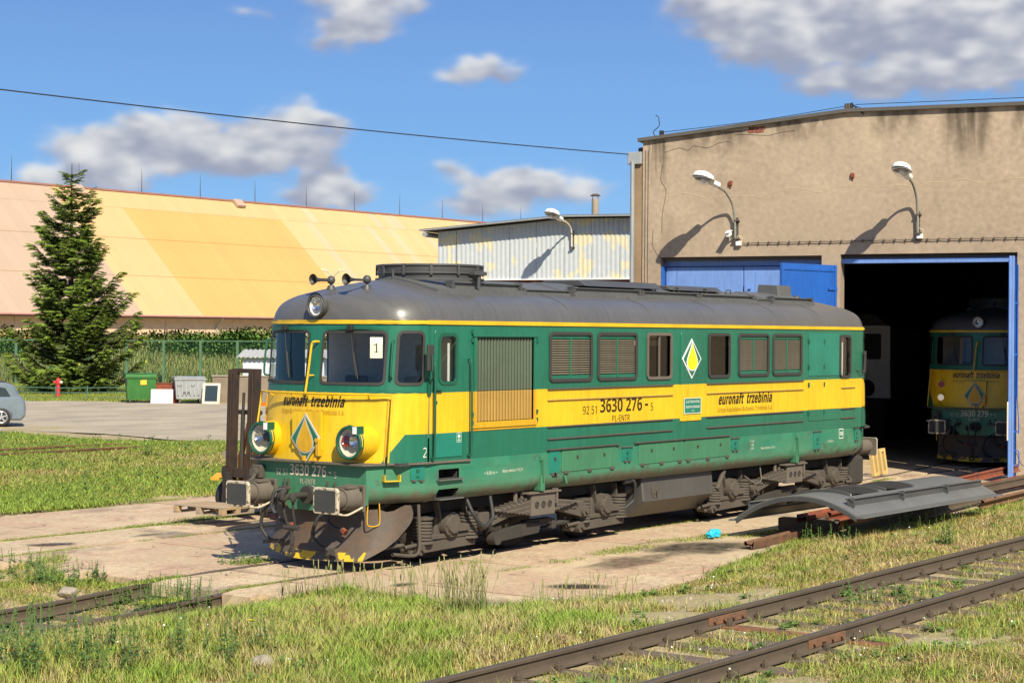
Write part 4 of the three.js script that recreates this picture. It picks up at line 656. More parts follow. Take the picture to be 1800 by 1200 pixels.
    for (const [x0, x1, y0] of [[-7.22, -6.98, 1.28], [-1.93, -1.65, 1.29], [1.65, 1.91, 1.3], [4.83, 5.13, 1.17], [6.62, 6.82, 1.27]]) { const lk = part('sand_box_lid', S), zz = lowAt(-Math.abs((x0 + x1) / 2)) + 0.004, tl2 = Math.abs(x0) > 6.9 ? Math.sign(x0) * 0.39 : Math.abs(x0) > 6.4 ? Math.sign(x0) * 0.12 : 0; const b = nb(); b.box(0, 0, 0, x1 - x0, 1.525 - y0, 0.02, 0.006); const l = b.build('lid_panel', mat.teal, lk); const e = nb().box(0, (1.525 - y0) / 2, 0.012, x1 - x0 + 0.04, 0.015, 0.035).box(-0.06, -(1.525 - y0) / 2, 0.01, 0.06, 0.03, 0.03).box(0.06, -(1.525 - y0) / 2, 0.01, 0.06, 0.03, 0.03).build('lid_hinge', mat.under, lk); nb().cyl(0, 0.02, 0.014, 0.03, 0.03, 0.01, 'z', 10).box(0, -0.07, 0.012, 0.05, 0.03, 0.008).build('lid_lock', mat.greenDk, lk); lk.position.set((x0 + x1) / 2, (1.525 + y0) / 2, zz); lk.rotation.y = tl2; }
    for (const x of [-4.2, 4.15]) nb().bb(x - 0.05, x + 0.05, 1.42, 1.5, SIDE, SIDE + 0.03, 0.006).bar([x - 0.02, 1.45, SIDE + 0.02], [x, 1.1, SIDE + 0.02], 0.07, 0.02).bb(x - 0.05, x + 0.06, 0.95, 1.2, SIDE - 0.12, SIDE + 0.03, 0.01).build('lifting_bracket', mat.greenLow, S);
    nb().box(-7.52, 1.29, 1.27, 0.26, 0.012, 0.10, 0, [0, -0.42, 0]).box(-7.63, 1.33, 1.22, 0.012, 0.09, 0.09, 0, [0, -0.42, 0]).box(-7.41, 1.33, 1.32, 0.012, 0.09, 0.09, 0, [0, -0.42, 0]).build('lamp_step', mat.yellowLine, S);
    // side prints
    const pr = (t, w, h, x, y, nm, z = SIDE + 0.004) => nb(true).add(new THREE.PlaneGeometry(w, h), [x, y, z]).build(nm, printMat(t), S);
    pr(numDark, 2.36, 0.454, -1.93, 2.165, 'running_number'); pr(brandTex, 2.06, 0.40, 2.18, 2.172, 'brand_lettering');
    const small = (str, w, h, f = 60) => text(w, h, 1, (g) => { g.fillStyle = 'rgba(215,215,195,1)'; g.textAlign = 'center'; g.font = f + 'px sans-serif'; str.split('|').forEach((q, i) => g.fillText(q, w / 2, f * 1.02 + i * f * 1.15, w)); });
    pr(small('+ 9.00 m +', 256, 72), 0.33, 0.085, -5.5, 1.31, 'small_lettering'); pr(small('Masa własna 116.2 t', 512, 72), 0.52, 0.075, -4.95, 1.32, 'small_lettering'); pr(small('2', 64, 96, 92), 0.14, 0.21, -7.03, 1.71, 'cab_number', SIDE - 0.008); pr(small('Masa służbowa 116.4 t', 512, 72), 0.55, 0.07, 3.02, 1.30, 'small_lettering'); pr(small('P 120|T 80|G 60', 160, 220), 0.16, 0.21, 2.42, 1.37, 'small_lettering'); pr(small('+ 17.00 m +', 256, 72), 0.3, 0.075, 5.55, 1.31, 'small_lettering'); pr(small('Olej 250 l', 256, 72), 0.26, 0.07, -0.55, 1.36, 'small_lettering');
    pr(text(128, 128, 1, (g) => { g.strokeStyle = g.fillStyle = 'rgba(225,228,215,1)'; g.lineWidth = 9; g.strokeRect(8, 8, 112, 112); g.font = 'bold 62px sans-serif'; g.textAlign = 'center'; g.fillText('100', 64, 86, 90); }), 0.2, 0.21, 6.02, 1.44, 'speed_mark');
    pr(text(96, 128, 1, (g) => { g.fillStyle = '#d8e0d0'; g.fillRect(4, 4, 88, 120); g.fillStyle = '#12704a'; g.fillRect(10, 10, 76, 108); g.fillStyle = '#e8eee4'; g.fillRect(40, 22, 16, 56); g.fillRect(22, 42, 52, 16); g.fillRect(26, 92, 44, 10); }), 0.115, 0.15, -6.285, 1.875, 'first_aid_sign', SIDE + 0.017);
    // mirror
    const mi = part('wing_mirror', S); nb().bb(-7.16, -7.02, 2.86, 3.24, 1.60, 1.64, 0.015).build('mirror_shell', mat.rubber, mi); nb().tube([[-7.1, 3.1, 1.66], [-7.09, 2.85, 1.66], [-7.0, 2.76, 1.6], [-6.97, 2.7, 1.52]], 0.012, 6).bb(-7.0, -6.94, 2.5, 2.74, SIDE - 0.01, SIDE + 0.03, 0.008).build('mirror_arm', mat.greenDk, mi);
    nb().bb(6.95, 7.02, 2.65, 3.1, 1.5, 1.54, 0.01).tube([[6.7, 2.7, 1.5], [6.85, 2.7, 1.6], [6.9, 3.1, 1.6]], 0.012, 6).build('rear_mirror', mat.rubber, S);
    nb().tube([[-5.86, 0.95, 1.3], [-5.82, 0.7, 1.42], [-5.6, 0.5, 1.44], [-5.35, 0.62, 1.42], [-5.3, 0.95, 1.32]], 0.03, 8, 24).build('sand_hose', mat.hose, S); nb().tube([[-1.5, 0.98, 1.3], [-1.35, 0.9, 1.36], [-1.28, 0.6, 1.3], [-1.5, 0.42, 1.2]], 0.03, 8, 20).cyl(-1.5, 0.93, 1.3, 0.05, 0.05, 0.22, 'x', 10).build('air_hose', mat.hose, S); nb().tube([[2.5, 0.78, 1.28], [2.8, 0.62, 1.36], [3.0, 0.68, 1.36], [3.05, 0.95, 1.3]], 0.014, 6, 20).build('cable', mat.underLt, S); nb().tube([[-3.6, 1.16, 1.5], [-3.57, 1.04, 1.52], [-3.55, 1.0, 1.45]], 0.022, 6).build('drain_pipe', mat.greenLow, S);
    nb().tube([[-6.98, 0.92, 1.32], [-6.98, 0.22, 1.32], [-7.5, 0.24, 1.28]], 0.026, 7, 24).build('rail_guard', mat.under, S); nb().tube([[-7.12, 0.3, 1.1], [-7.2, 0.34, 1.2], [-7.5, 0.32, 1.1]], 0.03, 7).bb(-7.3, -7.16, 0.4, 0.62, 1.08, 1.16, 0.02).build('rail_guard', mat.under, S);
    nb().tube([[1.5, 0.6, 1.28], [1.72, 0.92, 1.3]], 0.045, 8).build('filler_pipe', mat.under, S);
  }
  nb().tube([[6.95, 0.5, 1.2], [6.85, 0.42, 1.3], [6.6, 0.42, 1.3]], 0.03, 6).build('rail_guard', mat.under, root);
  bogie(root, -4.13); bogie(root, 4.13);
  // fuel tank between the bogies
  const ft = part('fuel_tank', root); nb().ext([[-1.25, 0.95], [-1.3, 0.55], [-0.95, 0.27], [0.95, 0.27], [1.3, 0.55], [1.25, 0.95]], 2.3, [-0.98, 0, 0], [0, Math.PI / 2, 0], 0.02).build('tank_shell', mat.tank, ft);
  nb().cyl(-0.62, 0.7, 1.3, 0.11, 0.12, 0.04, 'z', 18).add(new THREE.TorusGeometry(0.115, 0.012, 6, 18), [-0.62, 0.7, 1.315]).tube([[-0.68, 0.66, 1.33], [-0.62, 0.74, 1.35], [-0.6, 0.62, 1.34]], 0.014, 5).build('filler_cap', mat.under, ft); nb().cyl(-1.06, 0.75, 1.0, 0.09, 0.09, 0.3, 'x', 12).build('tank_pipe', mat.under, ft); nb().cyl(-1.12, 0.6, 0.8, 0.12, 0.12, 0.3, 'x', 12).build('tank_pipe', mat.under, ft);
  nb().bb(-7.7, 7.7, 0.955, 1.1, -0.98, 0.98).bb(-1.6, -1.25, 0.3, 0.95, -0.9, 0.9, 0.05).build('underframe', mat.underDk, root);
  // roof equipment
  const ring = part('fan_ring', root, [-5.17, 0, 0]); nb().cyl(0, 4.335, 0, 0.83, 0.80, 0.24, 'y', 48, true).cyl(0, 4.335, 0, 0.80, 0.77, 0.238, 'y', 48, true).cyl(0, 4.24, 0, 0.86, 0.86, 0.035, 'y', 48, true).build('ring_shell', mat.roofDk, ring);
  nb().add(new THREE.TorusGeometry(0.825, 0.022, 6, 48), [0, 4.45, 0], [Math.PI / 2, 0, 0]).add(new THREE.TorusGeometry(0.83, 0.014, 6, 48), [0, 4.33, 0], [Math.PI / 2, 0, 0]).build('ring_rim', mat.roofDk, ring);
  const gm = nb(); for (let i = -8; i <= 8; i++) { const h = Math.sqrt(0.64 - (i * 0.09) ** 2); gm.bb(-h, h, 4.42, 4.43, i * 0.09 - 0.006, i * 0.09 + 0.006); } for (let i = 0; i < 12; i++) { const a = i * Math.PI / 6 + 0.2; gm.bb(-0.02, 0.02, 4.30, 4.47, 0.82, 0.85, 0).g.push(gm.g.pop().applyMatrix4(new THREE.Matrix4().makeRotationY(a))); } gm.build('fan_grating', mat.roofDk, ring);
  nb().bb(-0.05, 0.25, 4.30, 4.36, 0.82, 0.95, 0.01).cyl(0.1, 4.2, 0.9, 0.03, 0.03, 0.2).cyl(0.88, 4.3, 0.1, 0.02, 0.02, 0.24).box(0.88, 4.36, 0.1, 0.1, 0.02, 0.08).cyl(-0.88, 4.3, 0, 0.02, 0.02, 0.16).build('ring_clamp', mat.roofDk, ring);
  const arch = (x0, x1, lift, zmax, m2, nm) => { const N = 14, s = []; for (let i = 0; i <= N; i++) { const z = lerp(-zmax, zmax, i / N); s.push([z, roofY(0, z) + lift]); } for (let i = N; i >= 0; i--) { const z = lerp(-zmax, zmax, i / N); s.push([z, roofY(0, z) - 0.08]); } return nb().ext(s, x1 - x0, [x0, 0, 0], [0, Math.PI / 2, 0], 0.006).build(nm, m2, root); };
  const archG = (x0, x1, lift, zmax) => { const o2 = arch(x0, x1, lift, zmax, mat.roofHatch, 'roof_hatch'); return o2; };
  archG(-6.05, -3.86, 0.045, 0.90); archG(-3.84, -2.48, 0.03, 0.84); archG(-2.46, 3.62, 0.045, 0.90); archG(3.66, 4.33, 0.03, 0.82); archG(4.36, 6.05, 0.045, 0.86);
  const up = (x0, x1, y, h) => { for (const k of [1, -1]) { const u = part('hatch_upstand', root); nb().bb(x0, x1, y, y + h, k * 0.70, k * 0.79, 0.006).bb(x0, x1, y + h, y + h + 0.014, k * 0.66, k * 0.83).bb(x0 - 0.04, x1 + 0.04, y - 0.02, y - 0.004, k * 0.7, k * 0.9).build('upstand_wall', mat.roofHatch, u); nb().bb(x0 - 0.03, x0 + 0.02, y, y + h + 0.03, k * 0.72, k * 0.85).bb(x1 - 0.02, x1 + 0.03, y, y + h + 0.03, k * 0.72, k * 0.85).cyl(x0, y + h * 0.5, k * 0.84, 0.05, 0.05, 0.03, 'z', 10).build('upstand_clamp', mat.roofDk, u); } };
  up(-5.62, -3.9, 4.04, 0.14); up(-3.8, -2.52, 4.02, 0.09); up(-2.42, -0.42, 4.04, 0.13); up(-0.32, 1.52, 4.04, 0.12); up(1.62, 3.58, 4.04, 0.11); up(3.7, 4.3, 4.02, 0.08); up(4.38, 6.0, 4.03, 0.12);
  nb().ext([[-0.5, 4.24], [0.5, 4.24], [0.38, 4.32], [-0.38, 4.32]], 2.4, [-1.6, 0, 0], [0, Math.PI / 2, 0], 0.02).build('roof_box', mat.roofDk, root); nb().ext([[-0.4, 4.24], [0.4, 4.24], [0.3, 4.30], [-0.3, 4.30]], 1.8, [1.3, 0, 0], [0, Math.PI / 2, 0], 0.02).build('roof_box', mat.roofDk, root);
  nb().ext([[-0.25, 4.2], [0.25, 4.2], [0.2, 4.44], [-0.22, 4.42]], 0.55, [5.55, 0, 0.05], [0, Math.PI / 2, 0], 0.01).build('exhaust_stack', mat.roofHatch, root); nb().add(new THREE.SphereGeometry(0.09, 10, 8), [6.5, 4.16, 0.2]).build('roof_vent', mat.roofDk, root);
  const loops = nb(); for (const x of [0.6, 1.4, 2.4, 3.3]) loops.tube([[x, 4.15, 0.4], [x, 4.27, 0.4], [x + 0.16, 4.27, 0.4], [x + 0.16, 4.15, 0.4]], 0.012, 5); loops.build('lifting_loop', mat.roofDk, root);
  const rs = nb(true); for (const x of [-3.4, -1.0, 1.2, 3.4, 5.2]) { const g = []; for (let i = 0; i <= 12; i++) { const z = lerp(0.8, 1.47, i / 12); g.push([x + (x < 0 ? 0.1 : -0.1) * 0, roofY(0, z) + 0.002, z]); } rs.tube(g, 0.006, 4, 16); } rs.build('roof_seam', mat.roofDk, root);
  // air horns
  if (o.horns) for (const [z, two] of [[-0.36, 1], [0.36, 0]]) {
    const h = part('air_horn', root, [-7.05, roofY(-7.05, z), z]);
    const b = nb(); b.cyl(0, 0.02, 0, 0.05, 0.075, 0.07, 'y', 12).cyl(0, 0.07, 0, 0.02, 0.02, 0.12, 'y', 8).add(new THREE.SphereGeometry(0.065, 12, 10), [0, 0.135, 0]); b.build('horn_base', mat.roofDk, h);
    for (let i = 0; i <= two; i++) { const t = new THREE.LatheGeometry([[0.018, 0], [0.02, 0.22], [0.03, 0.3], [0.062, 0.36], [0.085, 0.40], [0.088, 0.405], [0.06, 0.37], [0.02, 0.3]].map((p) => new THREE.Vector2(...p)), 18); t.rotateZ(Math.PI / 2); nb().add(t, [i ? 0.02 : -0.03, 0.125 + i * 0.02, i ? -0.10 : 0], [0, i ? 0.1 : -0.06, 0], two ? 0.86 : 1).build('horn_bell', mat.horn, h); }
  }
  if (o.sheet) { const q = nose(sAtZ(1.0), 3.2, -0.03), a = nose(sAtZ(0.91), 3.2, -0.03), b = nose(sAtZ(1.08), 3.2, -0.03); const g = new THREE.PlaneGeometry(0.19, 0.30), ang = Math.atan2(b.x - a.x, b.z - a.z); const m = nb(true).add(g, null, null).build('paper_sheet', M([1, 1, 1], 0.7, { map: text(96, 150, 1, (c) => { c.fillStyle = '#f2ecd4'; c.fillRect(0, 0, 96, 150); c.fillStyle = '#222'; c.font = '92px serif'; c.textAlign = 'center'; c.fillText('1', 48, 110); }), side: THREE.DoubleSide }), root); m.position.set(q.x - 0.012, 3.19, q.z); m.rotation.y = -Math.PI / 2 + ang; }
  if (o.oval) { nb(true).add(new THREE.PlaneGeometry(0.26, 0.19), [-7.857, 1.10, 0.02], [0, -Math.PI / 2, 0]).build('load_mark', printMat(text(256, 190, 1, (g) => { g.strokeStyle = g.fillStyle = 'rgba(210,205,185,1)'; g.lineWidth = 10; g.beginPath(); g.ellipse(128, 95, 112, 76, 0, 0, 7); g.stroke(); g.font = '72px sans-serif'; g.textAlign = 'center'; g.fillText('850kN', 128, 120, 190); })), root); }
  return root;
}
mat.lowSkin = M([1, 1, 1], 0.5, { side: THREE.DoubleSide, map: (() => {
  const R = rng(90), P = []; for (let i = 0; i < 16; i++) P.push([R(), R() * 0.8, 0.02 + R() * 0.07, 0.1 + R() * 0.25, (R() - 0.5) * 0.5]);
  const t = tex(1024, (u, v) => { const a = tn(u, v * 0.25, 8, 4, 501), s = tn(u, v * 0.05, 60, 3, 505), b = tn(u, v, 40, 3, 508); let c = mixc(mixc([0.020, 0.185, 0.105], [0.05, 0.19, 0.105], clamp(0.5 + a * 1.6 + s, 0, 1)), [0.075, 0.20, 0.11], sm(0.8, 0.2, v) * 0.55); for (const q of P) if (u > q[0] && u < q[0] + q[2] && v > q[1] && v < q[1] + q[3]) c = c.map((w) => w * (1 + q[4] * 0.6)); const d = sm(0.42, 0.02, v + s * 0.35 + a * 0.25); c = mixc(c, [0.12, 0.10, 0.07], d * 0.92); const k = sm(0.16, 0.3, tn(u, v * 0.12 + 0.2, 30, 3, 511)); c = mixc(c, [0.07, 0.08, 0.06], k * 0.5); return c.map((w) => w * (1 + b * 0.18)); });
  t.repeat.set(1 / 9, 1 / 0.62); t.offset.set(0, -0.945 / 0.62); return t; })() });
mat.slat = Mt([0.15, 0.13, 0.09], 0.7, { map: STREAK }); mat.slatGreen = Mt([0.095, 0.125, 0.085], 0.6, { map: STREAK }); mat.slatYellow = Mt([0.42, 0.26, 0.06], 0.65, { map: STREAK }); mat.ribY = Mt([0.55, 0.33, 0.06], 0.6); mat.dropYellow = M([0.85, 0.70, 0.01], 0.45); mat.tank = Mt([0.078, 0.073, 0.066], 0.55, { map: STREAK }); mat.roofHatch = Mt([0.105, 0.108, 0.105], 0.55, { map: STREAK }); mat.horn = Mt([0.05, 0.047, 0.042], 0.55);
const loco = makeLoco({ num: '276', label: 'green and yellow diesel locomotive numbered 3630 276 standing outside in full sunlight', pos: [0, 0, 0], lamps: 'drum', numTex: numLight, horns: true, sheet: true, oval: true });
makeLoco({ num: '279', label: 'green and yellow diesel locomotive numbered 3630 279 facing out in the dark shed', pos: [17.6 + 8.48 * Math.cos(0.15), 0, -0.66 - 8.48 * Math.sin(0.15)], turn: 0.15, lamps: 'small', numTex: numTex('279', 'rgba(196,184,160,1)') });
// ---------- engine shed (local axes: u along the front, y up, n out of the front) ----------
const SH = [15.5, 0, 1.35], SHT = -76 * Math.PI / 180;
const stucco = tex(1024, (u, v) => {
  const a = tn(u, v, 3, 5, 201), b = tn(u, v, 70, 3, 205), c = tn(u, v, 7, 4, 208), s = tn(u, v * 0.2, 14, 3, 211);
  let q = mixc([0.385, 0.30, 0.215], [0.33, 0.252, 0.178], clamp(0.5 + a * 1.8, 0, 1)); q = mixc(q, [0.445, 0.355, 0.245], clamp(c * 1.8 - 0.1, 0, 0.7)); q = mixc(q, [0.22, 0.175, 0.125], clamp(s * 1.6 - 0.22, 0, 0.5));
  return q.map((w) => w * (1 + b * 0.32));
}, 0.1);
mat.stucco = M([1, 1, 1], 0.95, { map: stucco, bumpMap: BUMPN, bumpScale: 0.003, side: THREE.DoubleSide });
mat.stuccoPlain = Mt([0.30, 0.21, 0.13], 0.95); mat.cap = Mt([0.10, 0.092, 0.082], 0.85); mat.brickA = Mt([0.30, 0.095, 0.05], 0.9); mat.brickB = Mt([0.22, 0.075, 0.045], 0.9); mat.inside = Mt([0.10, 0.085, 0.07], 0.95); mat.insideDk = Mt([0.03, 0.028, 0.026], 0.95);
const shed = thing('engine_shed', 'tall locomotive shed with weathered brown plaster front and wide open doorway', 'building', SH, SHT);
{
  const s = shed, top = (u) => u < -4.15 ? lerp(8.54, 9.08, (u + 9.6) / 5.45) : 9.08 - 0.004 * (u + 4.15);
  const fr = new THREE.Shape([[-9.6, -0.3], [16, -0.3], [16, top(16)], [-4.15, 9.08], [-9.6, 8.54]].map((p) => new THREE.Vector2(...p)));
  fr.holes.push(new THREE.Path([[-9.1, -0.2], [-4.78, -0.2], [-4.78, 5.46], [-9.1, 5.46]].map((p) => new THREE.Vector2(...p))), new THREE.Path([[-4.3, -0.2], [0.06, -0.2], [0.06, 5.48], [-4.3, 5.48]].map((p) => new THREE.Vector2(...p))), hole(-6.72, -6.32, 8.64, 8.8, 0.01));
  nb().ext(fr, 0.45, [0, 0, -0.45]).build('front_wall', mat.stucco, s);
  nb().bb(-9.95, -9.6, -0.2, 8.0, -26, -0.04).build('side_wall', mat.stuccoPlain, s);
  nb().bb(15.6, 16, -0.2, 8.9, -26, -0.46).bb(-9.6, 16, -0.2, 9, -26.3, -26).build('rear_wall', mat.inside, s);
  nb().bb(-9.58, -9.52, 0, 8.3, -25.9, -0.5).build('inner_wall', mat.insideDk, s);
  const roof = nb(); for (const [a, b] of [[[-9.9, 8.42], [-4.15, 8.98]], [[-4.15, 8.98], [16.1, 8.9]]]) roof.bar([a[0], a[1] - 0.1, -13.2], [b[0], b[1] - 0.1, -13.2], 25.4, 0.2); roof.build('roof', mat.cap, s);
  nb().bar([-9.72, 8.565, -0.2], [-4.15, 9.11, -0.2], 0.62, 0.09).bar([-4.15, 9.11, -0.2], [16.1, top(16) + 0.03, -0.2], 0.62, 0.09).build('parapet_cap', mat.cap, s);
  // exposed bricks where the plaster has come off
  const R = rng(3); for (let r = 0; r < 2; r++) for (let i = 0; i < 4; i++) nb().box(-6.68 + i * 0.105 + (r ? 0.04 : 0), 8.68 + r * 0.078, -0.05 + R() * 0.02, 0.095, 0.066, 0.1, 0.006).build('brick', R() < 0.5 ? mat.brickA : mat.brickB, s);
  // doorway trim
  nb().bb(-4.32, 0.08, 5.25, 5.37, -0.3, -0.12, 0.01).bb(-9.1, -4.75, 5.22, 5.45, -0.44, -0.36, 0.01).build('door_head_rail', mat.blueLt, s);
  nb().bb(-9.1, 0.06, 5.37, 5.45, -0.35, -0.2).build('door_lintel', mat.cap, s);
  nb().bb(-9.1, -9.04, 0, 5.22, -0.28, -0.06, 0.01).bb(0.0, 0.06, 0, 5.25, -0.28, -0.04, 0.01).build('door_jamb', mat.blue, s);
  const leaf = (u, n, turn, w, m2, dir) => {   // a steel door leaf hinged at (u, n), reaching along -u before the turn
    const L = part('door_leaf', s, [u, 0, n], turn); nb().bb(-w, 0, 0.08, 5.2, -0.03, 0.03, 0.008).build('leaf_sheet', m2, L);
    for (const y of [0.2, 1.8, 3.4, 5.08]) nb().bb(-w + 0.09, -0.09, y - 0.045, y + 0.045, 0.03, 0.05, 0.006).build('leaf_rail', m2, L); nb().bb(-w, -w + 0.085, 0.08, 5.2, 0.03, 0.052, 0.006).build('leaf_stile', m2, L); nb().bb(-0.085, 0, 0.08, 5.2, 0.03, 0.052, 0.006).build('leaf_stile', m2, L);
    for (const y of [0.7, 2.6, 4.6]) nb().cyl(0.02, y, 0.0, 0.035, 0.035, 0.2, 'y', 10).bb(-0.35, 0, y - 0.03, y + 0.03, 0.052, 0.066).build('hinge', m2, L); return L;
  };
  const plain = (u0, u1) => { const L = part('door_leaf', s, [0, 0, -0.33]); nb().bb(u0, u1, 0.08, 5.2, -0.03, 0.03, 0.006).build('leaf_sheet', mat.blueLt, L); nb().bb(u0 + 0.3, u1 - 0.02, 0.2, 5.06, 0.03, 0.042, 0.006).build('leaf_panel', mat.blueLt, L); nb().bb(u0 + 0.02, u0 + 0.1, 4.55, 4.75, 0.03, 0.09, 0.01).bb(u0 + 0.05, u0 + 0.2, 4.62, 4.66, 0.05, 0.08).build('hinge', mat.blueLt, L); };
  plain(-9.03, -6.92); plain(-6.90, -4.78);
  leaf(-4.42, 0.02, 1.134, 2.15, mat.blue);
  { const L = part('door_leaf', s, [-0.05, 0, 0.0], -0.0); L.rotation.y = -Math.atan2(2.1, 0.235); nb().bb(0, 2.12, 0.06, 5.3, -0.035, 0.035, 0.008).build('leaf_sheet', mat.blueLt, L); nb().bb(0, 0.1, 0.06, 5.3, 0.035, 0.1, 0.01).build('leaf_stile', mat.blue, L); nb().bb(2.02, 2.12, 0.06, 5.3, -0.09, -0.036, 0.01).build('leaf_stile', mat.blueLt, L);
    const rd = nb(); rd.tube([[1.9, 5.1, -0.16], [1.9, 2.0, -0.16]], 0.018, 6).tube([[1.9, 2.0, -0.16], [1.92, 1.4, -0.2], [1.9, 1.15, -0.2]], 0.014, 6); for (const y of [1.2, 3.0, 4.2]) rd.bb(1.86, 1.94, y - 0.02, y + 0.02, -0.18, -0.03); rd.tube([[2.0, 0.75, -0.04], [2.0, 0.75, -0.2], [2.0, 0.42, -0.2], [2.0, 0.42, -0.04]], 0.016, 6); rd.build('leaf_bolt', mat.blue, L); nb().bb(2.06, 2.14, 1.0, 1.9, 0.03, 0.06).build('white_strip', mat.cream, L); }
  // eaves box and downpipe at the left corner
  nb().bb(-10.02, -9.62, 7.93, 8.26, -0.6, 0.06, 0.02).build('gutter_box', mat.galv, s); nb().cyl(-9.86, 4, 0.08, 0.06, 0.06, 8, 'y', 12).build('downpipe', mat.galv, s);
  for (const x of [-9.52, -9.44]) nb().tube([[x, 8.3, 0.012], [x - 0.01, 4.5, 0.012], [x, 0.2, 0.012]], 0.008, 5).build('lightning_conductor', mat.cap, s);
  for (const [u, y] of [[-7.19, 7.36], [-4.0, 7.47]]) nb().bb(u - 0.045, u + 0.045, y - 0.06, y + 0.06, -0.02, 0.06, 0.01).bb(u - 0.02, u + 0.02, y - 0.12, y - 0.05, 0, 0.03).build('anchor_stub', mat.rustRed, s);
  // cracks in the plaster
  const crack = (p) => nb().tube(p.map(([u, y]) => [u, y, 0.001]), 0.006, 4, p.length * 6).build('plaster_crack', mat.insideDk, s);
  crack([[-9.0, 8.22], [-8.6, 8.32], [-8.35, 8.25], [-8.2, 8.36], [-7.8, 8.3], [-7.5, 8.42], [-7.2, 8.44]]); crack([[-9.05, 7.9], [-9.1, 7.5], [-8.95, 7.2], [-9.05, 6.6], [-9.06, 6.1]]); crack([[-9.3, 6.2], [-9.32, 5.8], [-9.2, 5.55], [-9.1, 5.46]]); crack([[-7.1, 8.62], [-6.7, 8.6], [-6.2, 8.56], [-5.9, 8.62], [-5.5, 8.66]]); { const pl = []; for (let i = 0; i <= 40; i++) { const u = -9.0 + i * 0.24; pl.push([u, 7.02 + 0.05 * (u + 9) / 2 + fbm(u * 1.7, 2, 4) * 0.28 + (u > -4.4 && u < -3.4 ? 0.1 : 0), 0.0]); } nb().tube(pl, 0.008, 4, 120).build('mended_crack', mat.mend ?? (mat.mend = M([0.47, 0.375, 0.245], 0.95)), s); }
  crack([[0.06, 0.6], [0.2, 0.3], [0.5, 0.25], [0.7, 0.05]]);
  // inside floor and track pit
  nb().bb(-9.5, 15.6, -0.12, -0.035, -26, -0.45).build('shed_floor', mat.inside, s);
  // damp stains running down from the coping
  const damp = (u, w, h, seed, dark) => { const c = document.createElement('canvas'); c.width = c.height = 128; const q = c.getContext('2d'), im = q.createImageData(128, 128); for (let y = 0; y < 128; y++) for (let x = 0; x < 128; x++) { const U = x / 128, V = y / 128, e = sm(0, 0.25, U) * sm(1, 0.75, U), a = clamp((1 - V) * e * (0.55 + fbm(U * 9 + seed, V * 1.3, 4) * 1.8) * dark, 0, 1) * sm(1, 0.6, V), o = (y * 128 + x) * 4; im.data[o] = 58; im.data[o + 1] = 52; im.data[o + 2] = 42; im.data[o + 3] = a * 255; } q.putImageData(im, 0, 0); const t = new THREE.CanvasTexture(c); t.colorSpace = THREE.SRGBColorSpace; nb(true).add(new THREE.PlaneGeometry(w, h), [u, top(u) - 0.02 - h / 2, 0.004]).build('damp_stain', M([1, 1, 1], 0.95, { map: t, transparent: true }), s); };
  damp(-1.2, 1.5, 1.7, 2, 0.5); damp(-2.9, 1.6, 0.9, 5, 0.35); damp(0.5, 1.4, 1.3, 8, 0.45); damp(-5.4, 1.8, 0.7, 12, 0.5); damp(-7.6, 2.2, 0.8, 15, 0.5); damp(-9.2, 0.7, 1.6, 17, 0.45); damp(2.6, 2.4, 1.6, 19, 0.7);
}
// a round-headed wall lamp: pipe bracket, white hood, clear bowl
function wallLamp(label, u, y, lean, n0 = 0, col = mat.cream, hs = 1) {
  const o = thing('wall_lamp', label, 'lamp', [SH[0], 0, SH[2]], SHT, undefined), L = new THREE.Matrix4();
  const P = (a, b, c) => [u + lean * c, y + (b > 0.6 ? 0.6 + (b - 0.6) * hs : b), n0 + c];
  const b = nb(); b.tube([P(0, 0, 0.10), P(0, 0.55, 0.12), P(0, 0.95, 0.24), P(0, 1.24, 0.55), P(0, 1.36, 0.92)], 0.03, 8, 30); b.build('lamp_bracket', col, o);
  const c = nb(); for (const yy of [0.05, 0.52]) c.bb(u - 0.07, u + 0.07, y + yy - 0.02, y + yy + 0.02, n0, n0 + 0.15, 0.01); c.bb(u - 0.03, u + 0.03, y - 0.02, y + 0.6, n0, n0 + 0.03); c.build('bracket_clamp', mat.under, o);
  const h = part('lamp_head', o, P(0, 1.36, 0.88)); h.scale.setScalar(1.22); h.rotation.set(-0.20, Math.atan2(lean, 1), 0, 'YXZ');
  nb().box(0, 0.02, 0.12, 0.15, 0.11, 0.3, 0.035).build('gear_box', mat.white, h);
  const pr = [[0.0, 0.17], [0.11, 0.16], [0.17, 0.11], [0.19, 0.02], [0.2, 0.0]].map((p) => new THREE.Vector2(...p)), hd = new THREE.LatheGeometry(pr, 24); hd.scale(0.95, 0.8, 1.55);
  nb().add(hd, [0, 0.02, 0.52]).add(new THREE.TorusGeometry(0.19, 0.012, 6, 24), [0, 0.02, 0.52], [Math.PI / 2, 0, 0], [0.97, 1, 1.57]).build('lamp_hood', mat.white, h);
  const gl = new THREE.SphereGeometry(0.175, 20, 10, 0, Math.PI * 2, Math.PI / 2, Math.PI / 2); gl.scale(0.95, 0.72, 1.45); nb().add(gl, [0, 0.012, 0.54]).build('lamp_bowl', mat.lens, h);
  const rf = new THREE.SphereGeometry(0.15, 16, 8, 0, Math.PI * 2, 0, Math.PI / 2); rf.scale(0.9, 0.4, 1.4); nb().add(rf, [0, 0.02, 0.54]).build('reflector', mat.steel, h); nb().add(new THREE.SphereGeometry(0.055, 12, 8), [0, -0.02, 0.5], null, [1, 1, 1.7]).build('lamp_bulb', mat.white, h);
  return o;
}
mat.pipe = Mt([0.23, 0.24, 0.20], 0.7);
wallLamp('white lamp on a curved pipe above the closed blue doors, nearest the corner', -7.0, 5.86, -0.32, 0, mat.pipe);
wallLamp('white lamp on a curved pipe on the plaster above the open dark doorway', -2.33, 5.92, -0.1, 0, mat.pipe);
